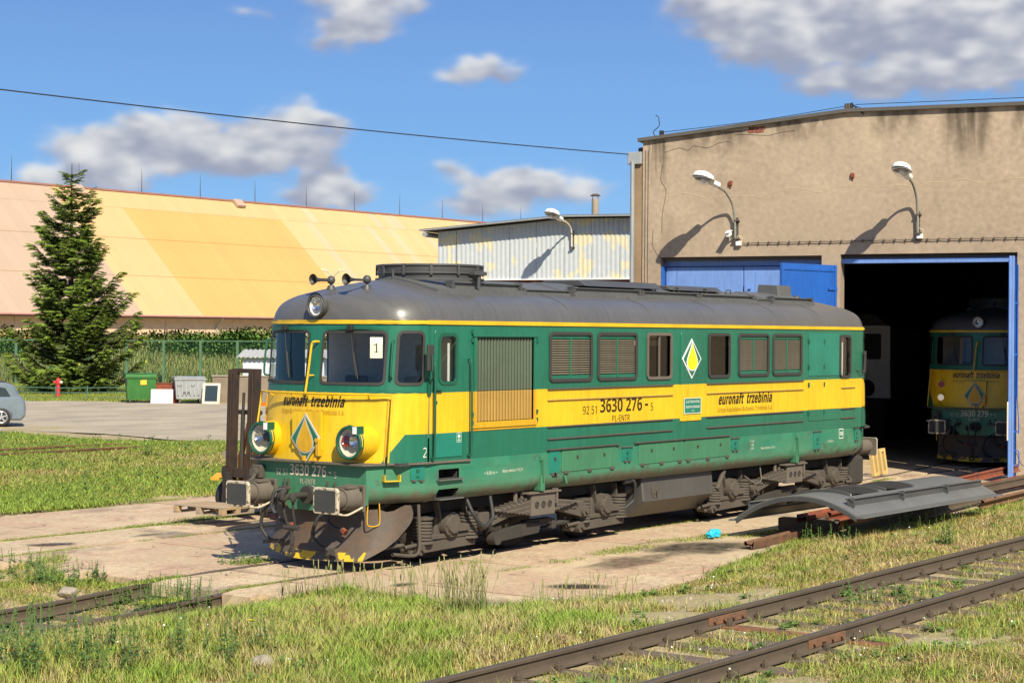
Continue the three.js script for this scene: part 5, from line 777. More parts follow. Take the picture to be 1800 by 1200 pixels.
{
  const c = thing('security_camera', 'small white camera on the plaster beside the lamp bracket', 'camera', SH, SHT); nb().box(-7.16, 6.02, 0.24, 0.10, 0.10, 0.26, 0.02, [0.25, 0, 0]).build('camera_body', mat.white, c); nb().box(-7.16, 6.09, 0.26, 0.12, 0.012, 0.32, 0, [0.25, 0, 0]).build('camera_hood', mat.white, c); nb().bar([-7.13, 5.9, 0.02], [-7.16, 5.98, 0.2], 0.03, 0.03).build('camera_mount', mat.galv, c);
  for (const [u, y, l] of [[-6.95, 5.79, 'white cable box under the lamp nearest the corner'], [-2.30, 5.9, 'white cable box under the lamp above the doorway']]) { const j = thing('junction_box', l, 'cable box', SH, SHT); nb().box(u, y, 0.05, 0.16, 0.13, 0.09, 0.015).build('box_body', mat.cream, j); nb().box(u, y, 0.1, 0.13, 0.1, 0.012, 0.004).build('box_lid', mat.white, j); nb().tube([[u + 0.06, y + 0.06, 0.05], [u + 0.1, y + 0.14, 0.06], [u - 0.02, y + 0.2, 0.06], [u - 0.06, y + 0.05, 0.07]], 0.008, 5).build('wire_tail', mat.cream, j); }
  const w = thing('wall_cable', 'thin cable on clips running along the plaster above the doors', 'cable', SH, SHT); const pts = []; for (let i = 0; i <= 60; i++) { const u = lerp(-6.88, 4, i / 60); pts.push([u, 5.80 + 0.025 * (u + 6.9) / 4.6 + (i % 2 ? -0.012 : 0.0), 0.045]); } nb().tube(pts, 0.011, 5, 120).build('cable', mat.under, w); for (let i = 0; i < 40; i++) { const u = -6.7 + i * 0.27; nb().box(u, 5.80 + 0.025 * (u + 6.9) / 4.6 - 0.005, 0.03, 0.02, 0.075, 0.05).build('cable_clip', mat.under, w); }
  const ar = thing('roof_wire', 'thin lightning wire strung above the shed roof edge', 'wire', SH, SHT); nb().tube([[-9.1, 8.78, -0.2], [-6.5, 8.98, -0.2], [-4.15, 9.26, -0.2]], 0.009, 5, 16).tube([[-4.0, 9.28, -0.2], [0.5, 9.27, -0.2], [8, 9.35, -0.2]], 0.009, 5, 20).tube([[-6.2, 8.88, -0.2], [-6.2, 8.98, -0.2]], 0.007, 4).build('wire', mat.black, ar); nb().tube([[-3.95, 9.22, -0.1], [-3.5, 9.06, 0.1]], 0.008, 4).build('stay_wire', mat.black, ar);
  const sp = thing('wire_support', 'dark insulator bracket on the roof edge at its peak', 'insulator', SH, SHT); nb().cyl(-4.08, 9.22, -0.2, 0.035, 0.045, 0.22, 'y', 8).bar([-4.08, 9.3, -0.2], [-3.72, 9.0, 0.06], 0.03, 0.03).build('support_post', mat.black, sp); const is = nb(); for (const dx of [-0.14, -0.07]) is.cyl(-4.08 + dx, 9.24, -0.2, 0.04, 0.05, 0.15, 'y', 10); is.build('insulator', mat.under, sp);
  const rd = thing('roof_antenna', 'bent thin rod on a black bracket at the roof corner', 'antenna', SH, SHT); nb().tube([[-9.3, 8.62, -0.2], [-9.38, 8.8, -0.2], [-9.22, 8.95, -0.2], [-9.24, 9.18, -0.2], [-9.32, 9.24, -0.2]], 0.012, 5, 24).build('antenna_rod', mat.black, rd); nb().bb(-9.2, -9.1, 8.6, 8.82, -0.25, -0.15).bb(-9.45, -9.1, 8.62, 8.66, -0.25, -0.15).build('antenna_bracket', mat.black, rd);
}
// ---------- grey corrugated annex behind the shed ----------
{
  const a = thing('corrugated_building', 'low building of pale grey corrugated sheets left of the brown shed', 'building', SH, SHT), n = -12.5, u0 = -21.57, u1 = -10.0, top = (u) => u < -16.6 ? lerp(7.02, 7.40, (u - u0) / (u0 * -1 - 16.6)) : 7.40 - 0.008 * (u + 16.6);
  const blotch = tex(512, (u, v) => { const q = tn(u, v, 7, 3, 303), k = tn(u, v * 0.5, 12, 3, 307); return mixc([0.47, 0.50, 0.51], [0.66, 0.58, 0.34], sm(0.06, 0.16, q + k * 0.25) * 0.75).map((w) => w * (1 + tn(u, v, 30, 2, 309) * 0.12)); }, 0.2);
  const sheetM = M([1, 1, 1], 0.55, { map: blotch, side: THREE.DoubleSide, metalness: 0.0 });
  const seams = [u0]; for (let u = -20.85; u < u1; u += 1.02) seams.push(u); seams.push(u1);
  for (let i = 0; i < seams.length - 1; i++) {
    const pos = [], idx = [], uv = [], N = Math.max(4, Math.round((seams[i + 1] - seams[i]) / 0.0425));
    for (let k = 0; k <= N; k++) { const u = lerp(seams[i] + 0.004, seams[i + 1] - 0.004, k / N), d = [0, 0.016, 0.02, 0.004][k % 4] * (k % 2 ? 1 : 1); for (const y of [5.33, top(u)]) { pos.push(u, y, n + d); uv.push(u, y); } if (k) { const q = (k - 1) * 2; idx.push(q, q + 2, q + 1, q + 1, q + 2, q + 3); } }
    const g = new THREE.BufferGeometry(); g.setAttribute('position', new THREE.Float32BufferAttribute(pos, 3)); g.setAttribute('uv', new THREE.Float32BufferAttribute(uv, 2)); g.setIndex(idx); g.computeVertexNormals(); surf('corrugated_sheet', g, sheetM, a);
  }
  nb().bb(u0, u1, 5.30, 5.335, n - 0.02, n + 0.06).build('drip_flashing', mat.white, a);
  nb().bb(u0 + 0.05, u1, 0, 5.3, n - 0.4, n - 0.12).build('base_wall', mat.rustRed, a); nb().bb(u0, u0 + 0.1, 0, 6.9, n - 9, n - 0.02).bb(u0 + 0.1, u1, 0, 6.9, n - 9.2, n - 9).build('side_wall', mat.galv, a);
  nb().bar([u0 - 0.5, 7.075, n - 4.2], [-16.6, 7.475, n - 4.2], 9.4, 0.06).bar([-16.6, 7.475, n - 4.2], [u1, 7.42, n - 4.2], 9.4, 0.06).build('roof', mat.cap, a); nb().bar([u0 - 0.5, 7.06, n + 0.51], [-16.6, 7.46, n + 0.51], 0.02, 0.05).bar([-16.6, 7.46, n + 0.51], [u1, 7.405, n + 0.51], 0.02, 0.05).build('roof_fascia', mat.galv, a);
  nb().cyl(u0 - 0.3, 6.92, n - 4, 0.09, 0.09, 9, 'z', 10).build('gutter', mat.galv, a);
  const ch = part('chimney', a, [-16.75, 0, n - 3]); nb().cyl(0, 7.85, 0, 0.13, 0.13, 0.9, 'y', 14).build('flue', mat.concrete, ch); nb().cyl(0, 8.44, 0, 0.10, 0.2, 0.08, 'y', 14).cyl(0.1, 8.36, 0, 0.012, 0.012, 0.14).cyl(-0.1, 8.36, 0, 0.012, 0.012, 0.14).build('flue_cap', mat.under, ch);
  wallLamp('white lamp on a pale pipe fixed to the grey corrugated wall', -16.42, 6.36, -0.12, n + 0.02, mat.cream, 0.45);
}
// ---------- long warehouse with the pitched sheet roof ----------
{
  const w = thing('storage_warehouse', 'very long warehouse with a steep roof of yellow and beige sheets', 'building'), ze = -100, zr = -112.8, ye = 4.87, yr = 16.57, L = Math.hypot(zr - ze, yr - ye), ang = Math.atan2(yr - ye, ze - zr);
  const tone = (c) => [0.98, 1, 1.02].map((k) => Mt(c.map((q) => q * k), 0.6, { map: SOFT })), beige = tone([0.45, 0.325, 0.23]), yel = tone([0.58, 0.385, 0.175]), ora = tone([0.60, 0.335, 0.105]), pale = tone([0.60, 0.40, 0.185]), beige2 = tone([0.56, 0.41, 0.24]);
  const R = rng(12), gA = new THREE.BoxGeometry(1.142, 0.03, L * 0.145 - 0.015), gB = new THREE.BoxGeometry(1.142, 0.03, L * 0.855 - 0.02);
  const gr = (g) => { const q = norm(g.clone()); return q; }; const ga = gr(gA), gb = gr(gB);
  let i = 0; for (let x = 44; x < 186; x += 1.15, i++) for (const tp of [1, 0]) {
    const base = x < 76.4 ? beige : x < 83.6 ? yel : x < 104.4 ? (tp ? yel : ora) : (x > 108 && R() < 0.22 ? beige2 : pale);
    const f = tp ? 1 - 0.0725 : 0.4275, m = new THREE.Mesh(tp ? ga : gb, base[Math.floor(R() * 3)]); m.name = 'roof_sheet'; m.castShadow = m.receiveShadow = true;
    m.position.set(x, lerp(ye, yr, f) + 0.03 + (R() - 0.5) * 0.006, lerp(ze, zr, f)); m.rotation.x = ang; w.add(m);
  }
  for (const f of [0.3, 0.6]) { const b = nb().box(115, lerp(ye, yr, f) + 0.06, lerp(ze, zr, f) + 0.02, 142, 0.012, 0.04).build('lap_joint', mat.lap ?? (mat.lap = M([0.55, 0.36, 0.15], 0.7)), w); }
  nb().bb(43.5, 186, yr - 0.05, yr + 0.14, zr - 0.25, zr + 0.2, 0.02).build('ridge_cap', mat.ridge ?? (mat.ridge = Mt([0.34, 0.16, 0.12], 0.7)), w); nb().ext([[ze - 0.3, ye - 0.1], [zr, yr - 0.1], [2 * zr - ze, ye - 0.1]], 0.3, [186, 0, 0], [0, -Math.PI / 2, 0]).build('gable_wall', mat.stuccoPlain, w);
  nb().bar([44, (ye + yr) / 2 - 0.1, (3 * zr - ze) / 2 + 0.0], [186, (ye + yr) / 2 - 0.1, (3 * zr - ze) / 2], 0.1, 0.1).build('purlin', mat.under, w);
  const back = nb().box(115, (ye + yr) / 2, zr + (zr - ze) / 2, 142, 0.06, L).g[0]; { const m = new THREE.Mesh(norm(new THREE.BoxGeometry(142, 0.06, L)), beige[1]); m.name = 'rear_roof'; m.position.set(115, (ye + yr) / 2, zr - (ze - zr) / 2); m.rotation.x = -ang; w.add(m); }
  const wallM = Mt([0.66, 0.50, 0.33], 0.85); for (let x = 40; x < 184; x += 8) nb().bb(x + 0.02, x + 7.98, 1, ye - 0.22, ze - 1.15, ze - 0.9).build('wall_panel', wallM, w);
  nb().bb(40, 186, ye - 0.22, ye - 0.1, ze - 1.1, ze - 0.02).build('soffit', mat.stuccoPlain, w); nb().bb(40, 186, ye - 0.06, ye + 0.06, ze + 0.0, ze + 0.14, 0.02).build('gutter', mat.pink ?? (mat.pink = Mt([0.55, 0.26, 0.24], 0.6)), w);
  for (let x = 57; x < 180; x += 14.5) nb().tube([[x, ye - 0.1, ze + 0.05], [x, ye - 0.5, ze - 0.35], [x, ye - 0.9, ze - 0.8], [x, 1, ze - 0.82]], 0.07, 6, 20).build('downpipe', mat.galv, w);
  for (let k = 0; k < 14; k++) nb().cyl(72.72 + k * 7.46, yr + 1.15, zr, 0.012, 0.05, 2.3, 'y', 6).build('lightning_rod', mat.under, w);
  nb().box(79.6, yr - 0.2, zr + 0.8, 1.1, 0.2, 1.2, 0, [ang, 0, 0]).build('roof_hatch', beige[0], w); nb().box(99.8, yr - 0.2, zr + 0.6, 1.1, 0.25, 1.0, 0, [ang, 0, 0]).build('roof_hatch', beige[0], w);
}
// ---------- green mesh fence ----------
{
  const f = thing('mesh_fence', 'long green wire mesh fence with square posts below the grassy bank', 'fence'), D = 107, step = 2.19; mat.fence = Mt([0.075, 0.165, 0.085], 0.6); mat.wire = M([0.03, 0.10, 0.055], 0.6);
  for (let k = -12; k < 14; k++) {
    const l0 = -20.68 + k * step, p0 = site(l0, D), p1 = site(l0 + step, D), g0 = 0.36;
    nb().box(0, 0, 0, 0.15, 2.62, 0.12, 0.012).build('post', mat.fence, f).position.set(p0[0], 1.67, p0[2]); f.children[f.children.length - 1].rotation.y = YAW - Math.PI / 2;
    nb().bar([p0[0], 2.94, p0[2]], [p1[0], 2.94, p1[2]], 0.05, 0.06).build('top_rail', mat.fence, f);
    const m = nb(); for (let i = 1; i < 22; i++) { const p = site(l0 + step * i / 22, D); m.box(p[0], 1.66, p[2], 0.008, 2.5, 0.008); } for (let j = 0; j < 17; j++) m.bar([p0[0], 0.46 + j * 0.15, p0[2]], [p1[0], 0.46 + j * 0.15, p1[2]], 0.008, 0.008); stuff(m.build('mesh_panel', mat.wire, f));
  }
}
// ---------- things round the yard ----------
const STURN = YAW - Math.PI / 2;
const st = (name, label, cat, lat, dep, y = 0, group) => thing(name, label, cat, site(lat, dep, y), STURN, group);
// forklift with its pallet
{
  const f = thing('forklift', 'orange forklift with a tall dark mast half hidden behind the locomotive', 'forklift', [-3.55, 0, -5.65], Math.PI - 0.06); // local +x is forward
  for (const k of [-1, 1]) { const m = part('mast_column', f); nb().bar([0.12, 0.3, k * 0.29], [0.05, 2.72, k * 0.29], 0.13, 0.05).bar([0.17, 0.3, k * 0.355], [0.1, 2.72, k * 0.355], 0.03, 0.16).bar([0.19, 0.3, k * 0.22], [0.12, 2.72, k * 0.22], 0.03, 0.14).build('channel', mat.mast ?? (mat.mast = Mt([0.05, 0.038, 0.031], 0.7, { map: RUSTMAP })), m); nb().bar([0.2, 0.3, k * 0.29], [0.13, 2.66, k * 0.29], 0.035, 0.06).build('inner_channel', mat.mastIn ?? (mat.mastIn = Mt([0.10, 0.06, 0.04], 0.8)), m); }
  nb().tube([[0.1, 0.35, 0.1], [0.05, 1.9, 0.1]], 0.04, 10).tube([[0.05, 1.9, 0.1], [0.03, 2.3, 0.1]], 0.028, 10).build('lift_cylinder', mat.underDk, f); nb().tube([[0.1, 0.35, -0.1], [0.05, 1.5, -0.1]], 0.035, 8).build('lift_cylinder', mat.underDk, f);
  const chn = nb(); for (let i = 0; i < 46; i++) chn.box(0.13 - i * 0.0016, 0.6 + i * 0.045, -0.17, 0.03, 0.026, 0.045); stuff(chn.build('lift_chain', mat.rust, f));
  nb().bb(0.0, 0.1, 2.66, 2.74, -0.36, 0.36, 0.01).bb(-0.02, 0.06, 1.9, 1.98, -0.36, 0.36, 0.01).build('mast_crossbar', mat.mast, f);
  nb().bb(0.14, 0.22, 0.75, 0.92, -0.5, 0.5, 0.01).bb(0.14, 0.22, 0.3, 0.42, -0.5, 0.5, 0.01).bb(0.16, 0.23, 0.22, 0.95, 0.34, 0.46).bb(0.16, 0.23, 0.22, 0.95, -0.46, -0.34).build('fork_carriage', mat.mast, f);
  for (const k of [-1, 1]) nb().bb(0.2, 1.35, 0.19, 0.225, k * 0.3 - 0.06, k * 0.3 + 0.06, 0.006).bb(0.2, 0.245, 0.2, 0.85, k * 0.3 - 0.06, k * 0.3 + 0.06, 0.006).build('fork', mat.underDk, f);
  nb().bb(-2.2, -0.25, 0.35, 1.0, -0.52, 0.52, 0.08).bb(-2.4, -1.3, 0.95, 1.35, -0.5, 0.5, 0.1).bb(-0.35, -0.15, 0.5, 1.15, -0.5, 0.5, 0.04).build('chassis', mat.orange, f); nb().bb(-1.3, -0.85, 1.0, 1.12, -0.28, 0.28, 0.04).bb(-1.4, -1.28, 1.1, 1.6, -0.28, 0.28, 0.04).build('seat', mat.black, f);
  for (const k of [-1, 1]) { nb().bar([-0.25, 1.1, k * 0.5], [-0.55, 2.05, k * 0.48], 0.07, 0.07).bar([-0.55, 2.05, k * 0.48], [-1.9, 2.08, k * 0.48], 0.06, 0.06).bar([-1.9, 2.08, k * 0.48], [-2.1, 1.2, k * 0.48], 0.06, 0.06).build('guard_frame', mat.orange, f); nb().ext([[-0.75, 0.62], [-0.6, 0.78], [-0.05, 0.78], [0.1, 0.70], [0.12, 0.66], [-0.02, 0.73], [-0.58, 0.72]], 0.24, [0, 0, k > 0 ? 0.70 : -0.94]).build('fender', mat.orangeLt ?? (mat.orangeLt = Mt([0.78, 0.36, 0.02], 0.5)), f);
    const w = part('front_wheel', f, [-0.28, 0.34, k * 0.82]); const t = new THREE.TorusGeometry(0.25, 0.09, 10, 26); nb().add(t, null, null, [1, 1, 1.15]).build('tyre', mat.black, w); nb().cyl(0, 0, 0, 0.18, 0.18, 0.12, 'z', 18).build('rim', mat.rust, w);
    const w2 = part('rear_wheel', f, [-1.85, 0.28, k * 0.45]); nb().add(new THREE.TorusGeometry(0.2, 0.08, 8, 22)).build('tyre', mat.black, w2); nb().cyl(0, 0, 0, 0.14, 0.14, 0.1, 'z', 14).build('rim', mat.rust, w2);
    const hl = part('headlight', f, [-0.02, 1.14, k * 0.66]); nb().add(new THREE.SphereGeometry(0.085, 14, 10, 0, Math.PI * 2, 0, Math.PI / 2), [0, 0, 0], [0, 0, Math.PI / 2]).build('lamp_shell', mat.cream, hl); nb().cyl(0.01, 0, 0, 0.08, 0.08, 0.02, 'x', 16).build('lamp_glass', mat.chrome, hl); nb().bb(-0.06, -0.03, -0.28, -0.05, -0.02, 0.02).build('lamp_stalk', mat.black, hl); }
  nb().bb(-0.5, -0.3, 1.15, 1.2, -0.16, 0.02, 0.01).bar([-0.5, 1.1, -0.05], [-0.62, 1.42, -0.05], 0.05, 0.05).add(new THREE.TorusGeometry(0.16, 0.018, 6, 20), [-0.66, 1.46, -0.05], [0, 1.2, 0]).build('steering_wheel', mat.black, f); nb().box(-0.3, 1.32, 0.18, 0.2, 0.2, 0.25, 0.04).build('rag', mat.interiorDk, f);
  const p = thing('pallet', 'worn wooden pallet held on the forks of the forklift', 'pallet', [-4.66, 0.2, -5.38], 0.04);
  const R = rng(8); for (let i = 0; i < 7; i++) nb().box(-0.34 + i * 0.113, 0.135, 0, 0.095, 0.02, 1.2, 0.003).build('board', i % 3 ? mat.wood : mat.woodGrey ?? (mat.woodGrey = Mt([0.33, 0.27, 0.20], 0.9, { map: STREAK })), p).rotation.y = (R() - 0.5) * 0.02;
  for (const z of [-0.55, 0, 0.55]) { nb().box(0, 0.112, z, 0.8, 0.022, 0.1, 0.003).build('cross_board', mat.wood, p); nb().box(0, 0.012, z, 0.8, 0.022, 0.1, 0.003).build('runner', mat.woodGrey, p); for (const x of [-0.35, 0, 0.35]) nb().box(x, 0.062, z, 0.11, 0.078, 0.1, 0.004).build('block', R() < 0.5 ? mat.wood : mat.woodGrey, p); }
}
// car at the left edge
{
  const c = st('parked_car', 'silver blue estate car parked on the road at the left edge', 'car', -17.0, 62.7, 0.165); const paint = M([0.25, 0.31, 0.37], 0.32, { metalness: 0.45, map: GRIME, phys: true, clearcoat: 0.8, clearcoatRoughness: 0.08 });
  c.rotation.y += 0.3;
  const bs = new THREE.Shape(); bs.moveTo(-0.12, 0.26); bs.lineTo(-0.02, 0.36); bs.quadraticCurveTo(0.02, 0.6, -0.03, 0.82); bs.lineTo(-0.12, 0.93); bs.lineTo(-3.45, 0.93); bs.quadraticCurveTo(-4.3, 0.86, -4.55, 0.66); bs.lineTo(-4.6, 0.36); bs.lineTo(-4.45, 0.24); bs.lineTo(-3.91, 0.24); for (let i = 0; i <= 10; i++) { const a = Math.PI - i / 10 * Math.PI; bs.lineTo(-3.56 + Math.cos(a) * 0.35, 0.26 + Math.sin(a) * 0.37); } bs.lineTo(-1.09, 0.22); for (let i = 0; i <= 10; i++) { const a = Math.PI - i / 10 * Math.PI; bs.lineTo(-0.74 + Math.cos(a) * 0.35, 0.26 + Math.sin(a) * 0.37); } bs.lineTo(-0.12, 0.26);
  nb().ext(bs, 1.56, [0, 0, -0.78], null, 0.07).build('body', paint, c);
  nb().ext([[-0.14, 0.93], [-0.36, 1.34], [-0.62, 1.43], [-1.9, 1.455], [-2.5, 1.37], [-3.42, 0.93]], 1.32, [0, 0, -0.66], null, 0.06).build('cabin', paint, c);
  for (const k of [-1, 1]) { for (const q of [[[-0.42, 0.97], [-0.62, 1.30], [-1.0, 1.36], [-1.08, 0.97]], [[-1.14, 0.97], [-1.06, 1.365], [-1.95, 1.385], [-2.0, 0.97]], [[-2.06, 0.97], [-2.01, 1.38], [-2.42, 1.32], [-3.1, 0.97]]]) nb().ext(q, 0.02, [0, 0, k > 0 ? 0.712 : -0.732], null, 0.006).build('side_window', mat.carGlass ?? (mat.carGlass = M([0.03, 0.045, 0.055], 0.06)), c);
    nb().box(-0.1, 0.80, k * 0.72, 0.1, 0.16, 0.2, 0.03).build('tail_light', mat.tail ?? (mat.tail = M([0.42, 0.10, 0.07], 0.2)), c);
    for (const x of [-0.74, -3.56]) { const w = part('wheel', c, [x, 0.31, k * 0.73]); nb().add(new THREE.TorusGeometry(0.245, 0.075, 10, 30), null, null, [1, 1, 1.35]).build('tyre', mat.black, w); const r = nb(); r.add(new THREE.TorusGeometry(0.19, 0.02, 6, 28), [0, 0, k * 0.07]); for (let i = 0; i < 5; i++) { const a = i * Math.PI * 0.4 + 0.3; r.bar([0, 0, k * 0.085], [Math.cos(a) * 0.19, Math.sin(a) * 0.19, k * 0.075], 0.05, 0.03, [0, 0, 1]); } r.cyl(0, 0, k * 0.08, 0.045, 0.045, 0.04, 'z', 12); r.build('rim', mat.alloy ?? (mat.alloy = M([0.62, 0.62, 0.63], 0.3, { metalness: 0.7 })), w); nb().cyl(0, 0, 0.03 * k, 0.19, 0.19, 0.04, 'z', 20).build('brake_disc', mat.underDk, w); }
    nb().tube([[-0.55, 1.47, k * 0.58], [-0.7, 1.51, k * 0.58], [-1.9, 1.53, k * 0.58], [-2.05, 1.48, k * 0.58]], 0.018, 6).build('roof_rail', mat.black, c); nb().box(-2.85, 1.0, k * 0.86, 0.16, 0.12, 0.14, 0.03).build('mirror', paint, c); for (const x of [-1.2, -2.15]) nb().box(x, 0.84, k * 0.86, 0.16, 0.025, 0.02, 0.008).build('door_handle', paint, c); nb().box(-0.4, 0.4, k * 0.86, 0.02, 0.2, 0.01).build('panel_gap', mat.black, c); }
  nb().box(-0.2, 1.13, 0, 0.02, 0.36, 1.1, 0, [0, 0, -0.46 + Math.PI]).build('rear_window', mat.carGlass, c); nb().bb(-0.08, 0.06, 0.34, 0.56, -0.8, 0.8, 0.05).build('rear_bumper', paint, c);
}
// waste containers
{
  const g = st('waste_container', 'green plastic wheeled waste container with a yellow sticker beside the railing', 'bin', -16.98, 82.4, 0.16); const gp = Mt([0.035, 0.165, 0.028], 0.5);
  const taper = (x0, x1, y0, y1, z0, z1, k, m, nm, par) => { const q = new THREE.BoxGeometry(x1 - x0, y1 - y0, z1 - z0, 1, 1, 1), p = q.attributes.position; for (let i = 0; i < p.count; i++) if (p.getY(i) < 0) { p.setX(i, p.getX(i) * k); p.setZ(i, p.getZ(i) * k); } q.computeVertexNormals(); return nb().add(q, [(x0 + x1) / 2, (y0 + y1) / 2, (z0 + z1) / 2]).build(nm, m, par); };
  g.rotation.y += 0.28; taper(-0.68, 0.68, 0.2, 1.2, -0.52, 0.52, 0.88, gp, 'tub', g); nb().bb(-0.72, 0.72, 1.16, 1.24, -0.56, 0.56, 0.02).build('rim', gp, g); nb().ext([[-0.56, 1.24], [0.56, 1.24], [0.5, 1.31], [0.25, 1.37], [-0.25, 1.37], [-0.5, 1.31]], 1.36, [-0.68, 0, 0], [0, Math.PI / 2, 0], 0.015).bb(-0.22, 0.22, 1.36, 1.395, -0.4, 0.4, 0.01).build('lid', gp, g);
  for (const x of [-0.4, 0, 0.4]) nb().box(x, 0.72, 0.505, 0.03, 0.8, 0.03).build('rib', gp, g); for (const k of [-1, 1]) for (const z of [-0.38, 0.38]) { const w = part('castor', g, [k * 0.5, 0.1, z]); nb().cyl(0, 0, 0, 0.1, 0.1, 0.045, 'x', 16).build('wheel', mat.black, w); nb().bb(-0.04, 0.04, 0.02, 0.13, -0.04, 0.04, 0.01).build('castor_fork', mat.galv, w); }
  for (const k of [-1, 1]) nb().cyl(k * 0.74, 1.08, 0.1, 0.035, 0.035, 0.14, 'x', 10).bb(k * 0.7 - 0.03, k * 0.7 + 0.03, 0.95, 1.12, -0.02, 0.2, 0.01).build('trunnion', mat.black, g); nb().bb(-0.72, -0.62, 0.85, 1.16, 0.3, 0.52, 0.03).build('corner_guard', mat.black, g);
  nb().add(new THREE.BoxGeometry(0.27, 0.21, 0.006), [0.1, 0.98, 0.521], [-0.055, 0, 0]).build('sticker', M([1, 1, 1], 0.5, { map: text(128, 100, 1, (q) => { q.fillStyle = '#f2b32a'; q.fillRect(0, 0, 128, 100); q.fillStyle = '#d8382a'; q.beginPath(); q.moveTo(50, 8); q.lineTo(120, 8); q.lineTo(120, 60); q.fill(); q.fillRect(14, 40, 30, 26); q.fillStyle = '#b8861e'; q.fillRect(14, 76, 90, 8); }) }), g);
  const m = st('waste_container', 'grey metal ribbed waste container on castors with black sprayed letters', 'bin', -14.75, 82.4, 0.16); m.rotation.y += 0.3;
  taper(-0.7, 0.7, 0.24, 1.12, -0.5, 0.5, 0.9, mat.galv, 'tub', m); for (let i = 0; i < 7; i++) nb().box(-0.54 + i * 0.18, 0.72, 0.49, 0.055, 0.62, 0.035, 0.012, [-0.055, 0, 0]).build('rib', mat.galv, m); for (let i = 0; i < 4; i++) nb().box(0.68, 0.72, -0.3 + i * 0.2, 0.035, 0.62, 0.06, 0.012, [0, 0, 0.06]).build('rib', mat.galv, m);
  nb().bb(-0.74, 0.74, 1.1, 1.17, -0.54, 0.54, 0.015).build('rim', mat.galv, m); nb().box(0, 1.22, -0.05, 1.4, 0.05, 0.9, 0.02, [0.03, 0, 0]).bb(-0.62, -0.35, 1.24, 1.27, 0.1, 0.4, 0.01).build('lid', mat.galv, m); for (const k of [-1, 1]) for (const z of [-0.36, 0.36]) { const w = part('castor', m, [k * 0.46, 0.1, z]); nb().cyl(0, 0, 0, 0.1, 0.1, 0.045, 'x', 16).build('wheel', mat.black, w); nb().bb(-0.04, 0.04, 0.02, 0.17, -0.04, 0.04, 0.01).build('castor_fork', mat.galv, w); nb().cyl(k * 0.03, 0, 0, 0.05, 0.05, 0.01, 'x', 10).build('wheel_hub', mat.galv, w); }
  for (const x of [-0.5, 0.1]) nb().tube([[x - 0.07, 0.92, 0.5], [x - 0.07, 0.9, 0.58], [x + 0.07, 0.9, 0.58], [x + 0.07, 0.92, 0.5]], 0.014, 5).build('handle', mat.galv, m);
  nb(true).add(new THREE.PlaneGeometry(0.5, 0.2), [-0.12, 0.52, 0.513], [-0.055, 0, 0]).build('sprayed_letters', printMat(text(200, 80, 1, (q) => { q.fillStyle = 'rgba(30,32,34,1)'; q.font = 'bold 62px sans-serif'; q.transform(1, 0, -0.2, 1, 14, 0); q.fillText('PPSP', 6, 62); })), m);
  const b = st('board', 'white board leaning between the two waste containers', 'board', -15.86, 81.7, 0.17); nb().box(0, 0.34, 0, 1.0, 0.66, 0.03, 0.006, [-0.16, 0, 0]).build('board_sheet', mat.white, b);
  const br = st('rusty_plate', 'rust brown plate standing behind the white board', 'plate', -15.75, 82.3, 0.17); nb().box(0, 0.48, 0, 1.2, 0.98, 0.03, 0.004, [-0.1, 0, 0]).build('plate_sheet', mat.rustRed, br); nb().box(0, 0.94, -0.02, 1.22, 0.04, 0.05, 0.005, [-0.1, 0, 0]).build('plate_edge', mat.rust, br);
  const w = st('window_frame', 'old white window frame leaning on the low concrete wall', 'window', -13.62, 81.6, 0.17); w.rotation.y -= 0.12; nb().ext(ringShape(-0.4, 0.4, 0, 0.94, 0.01, 0.1), 0.06, [0, 0.02, 0], [-0.2, 0, 0], 0.006).build('frame', mat.cream, w); nb().box(0, 0.47, -0.06, 0.62, 0.76, 0.01, 0, [-0.2, 0, 0]).build('pane', mat.carGlass, w);
}
{
  const w = st('low_wall', 'low weathered concrete wall behind the leaning window frame', 'wall', -10.6, 83.2, 0); nb().bb(-3.2, 6, -0.1, 1.40, -0.15, 0.15, 0.02).build('wall_body', mat.lowWall ?? (mat.lowWall = Mt([0.25, 0.20, 0.15], 0.95)), w); nb().bb(-3.24, 6, 1.4, 1.46, -0.19, 0.19, 0.01).build('wall_cap', mat.concrete, w);
  const s = st('garden_shed', 'small white shed with a corrugated roof beyond the low wall', 'shed', -12.6, 96.5, 0.3); nb().bb(-1.72, 2.6, 0, 1.74, -1.4, 0.6).build('shed_wall', Mt([0.60, 0.66, 0.74], 0.7), s);
  const pos = [], idx = []; for (let i = 0; i <= 80; i++) { const x = lerp(-2.05, 3, i / 80), d = (i % 4 < 2 ? 0 : 0.05); pos.push(x, 1.80 + d, 0.9, x, 2.2 + d, -1.8); if (i) { const q = (i - 1) * 2; idx.push(q, q + 2, q + 1, q + 1, q + 2, q + 3); } } const g = new THREE.BufferGeometry(); g.setAttribute('position', new THREE.Float32BufferAttribute(pos, 3)); g.setIndex(idx); surf('shed_roof', norm(g), Mt([0.42, 0.42, 0.42], 0.8), s); nb().bb(-0.2, 0.5, 0, 1.5, 0.6, 0.63).build('shed_door', mat.galv, s);
}
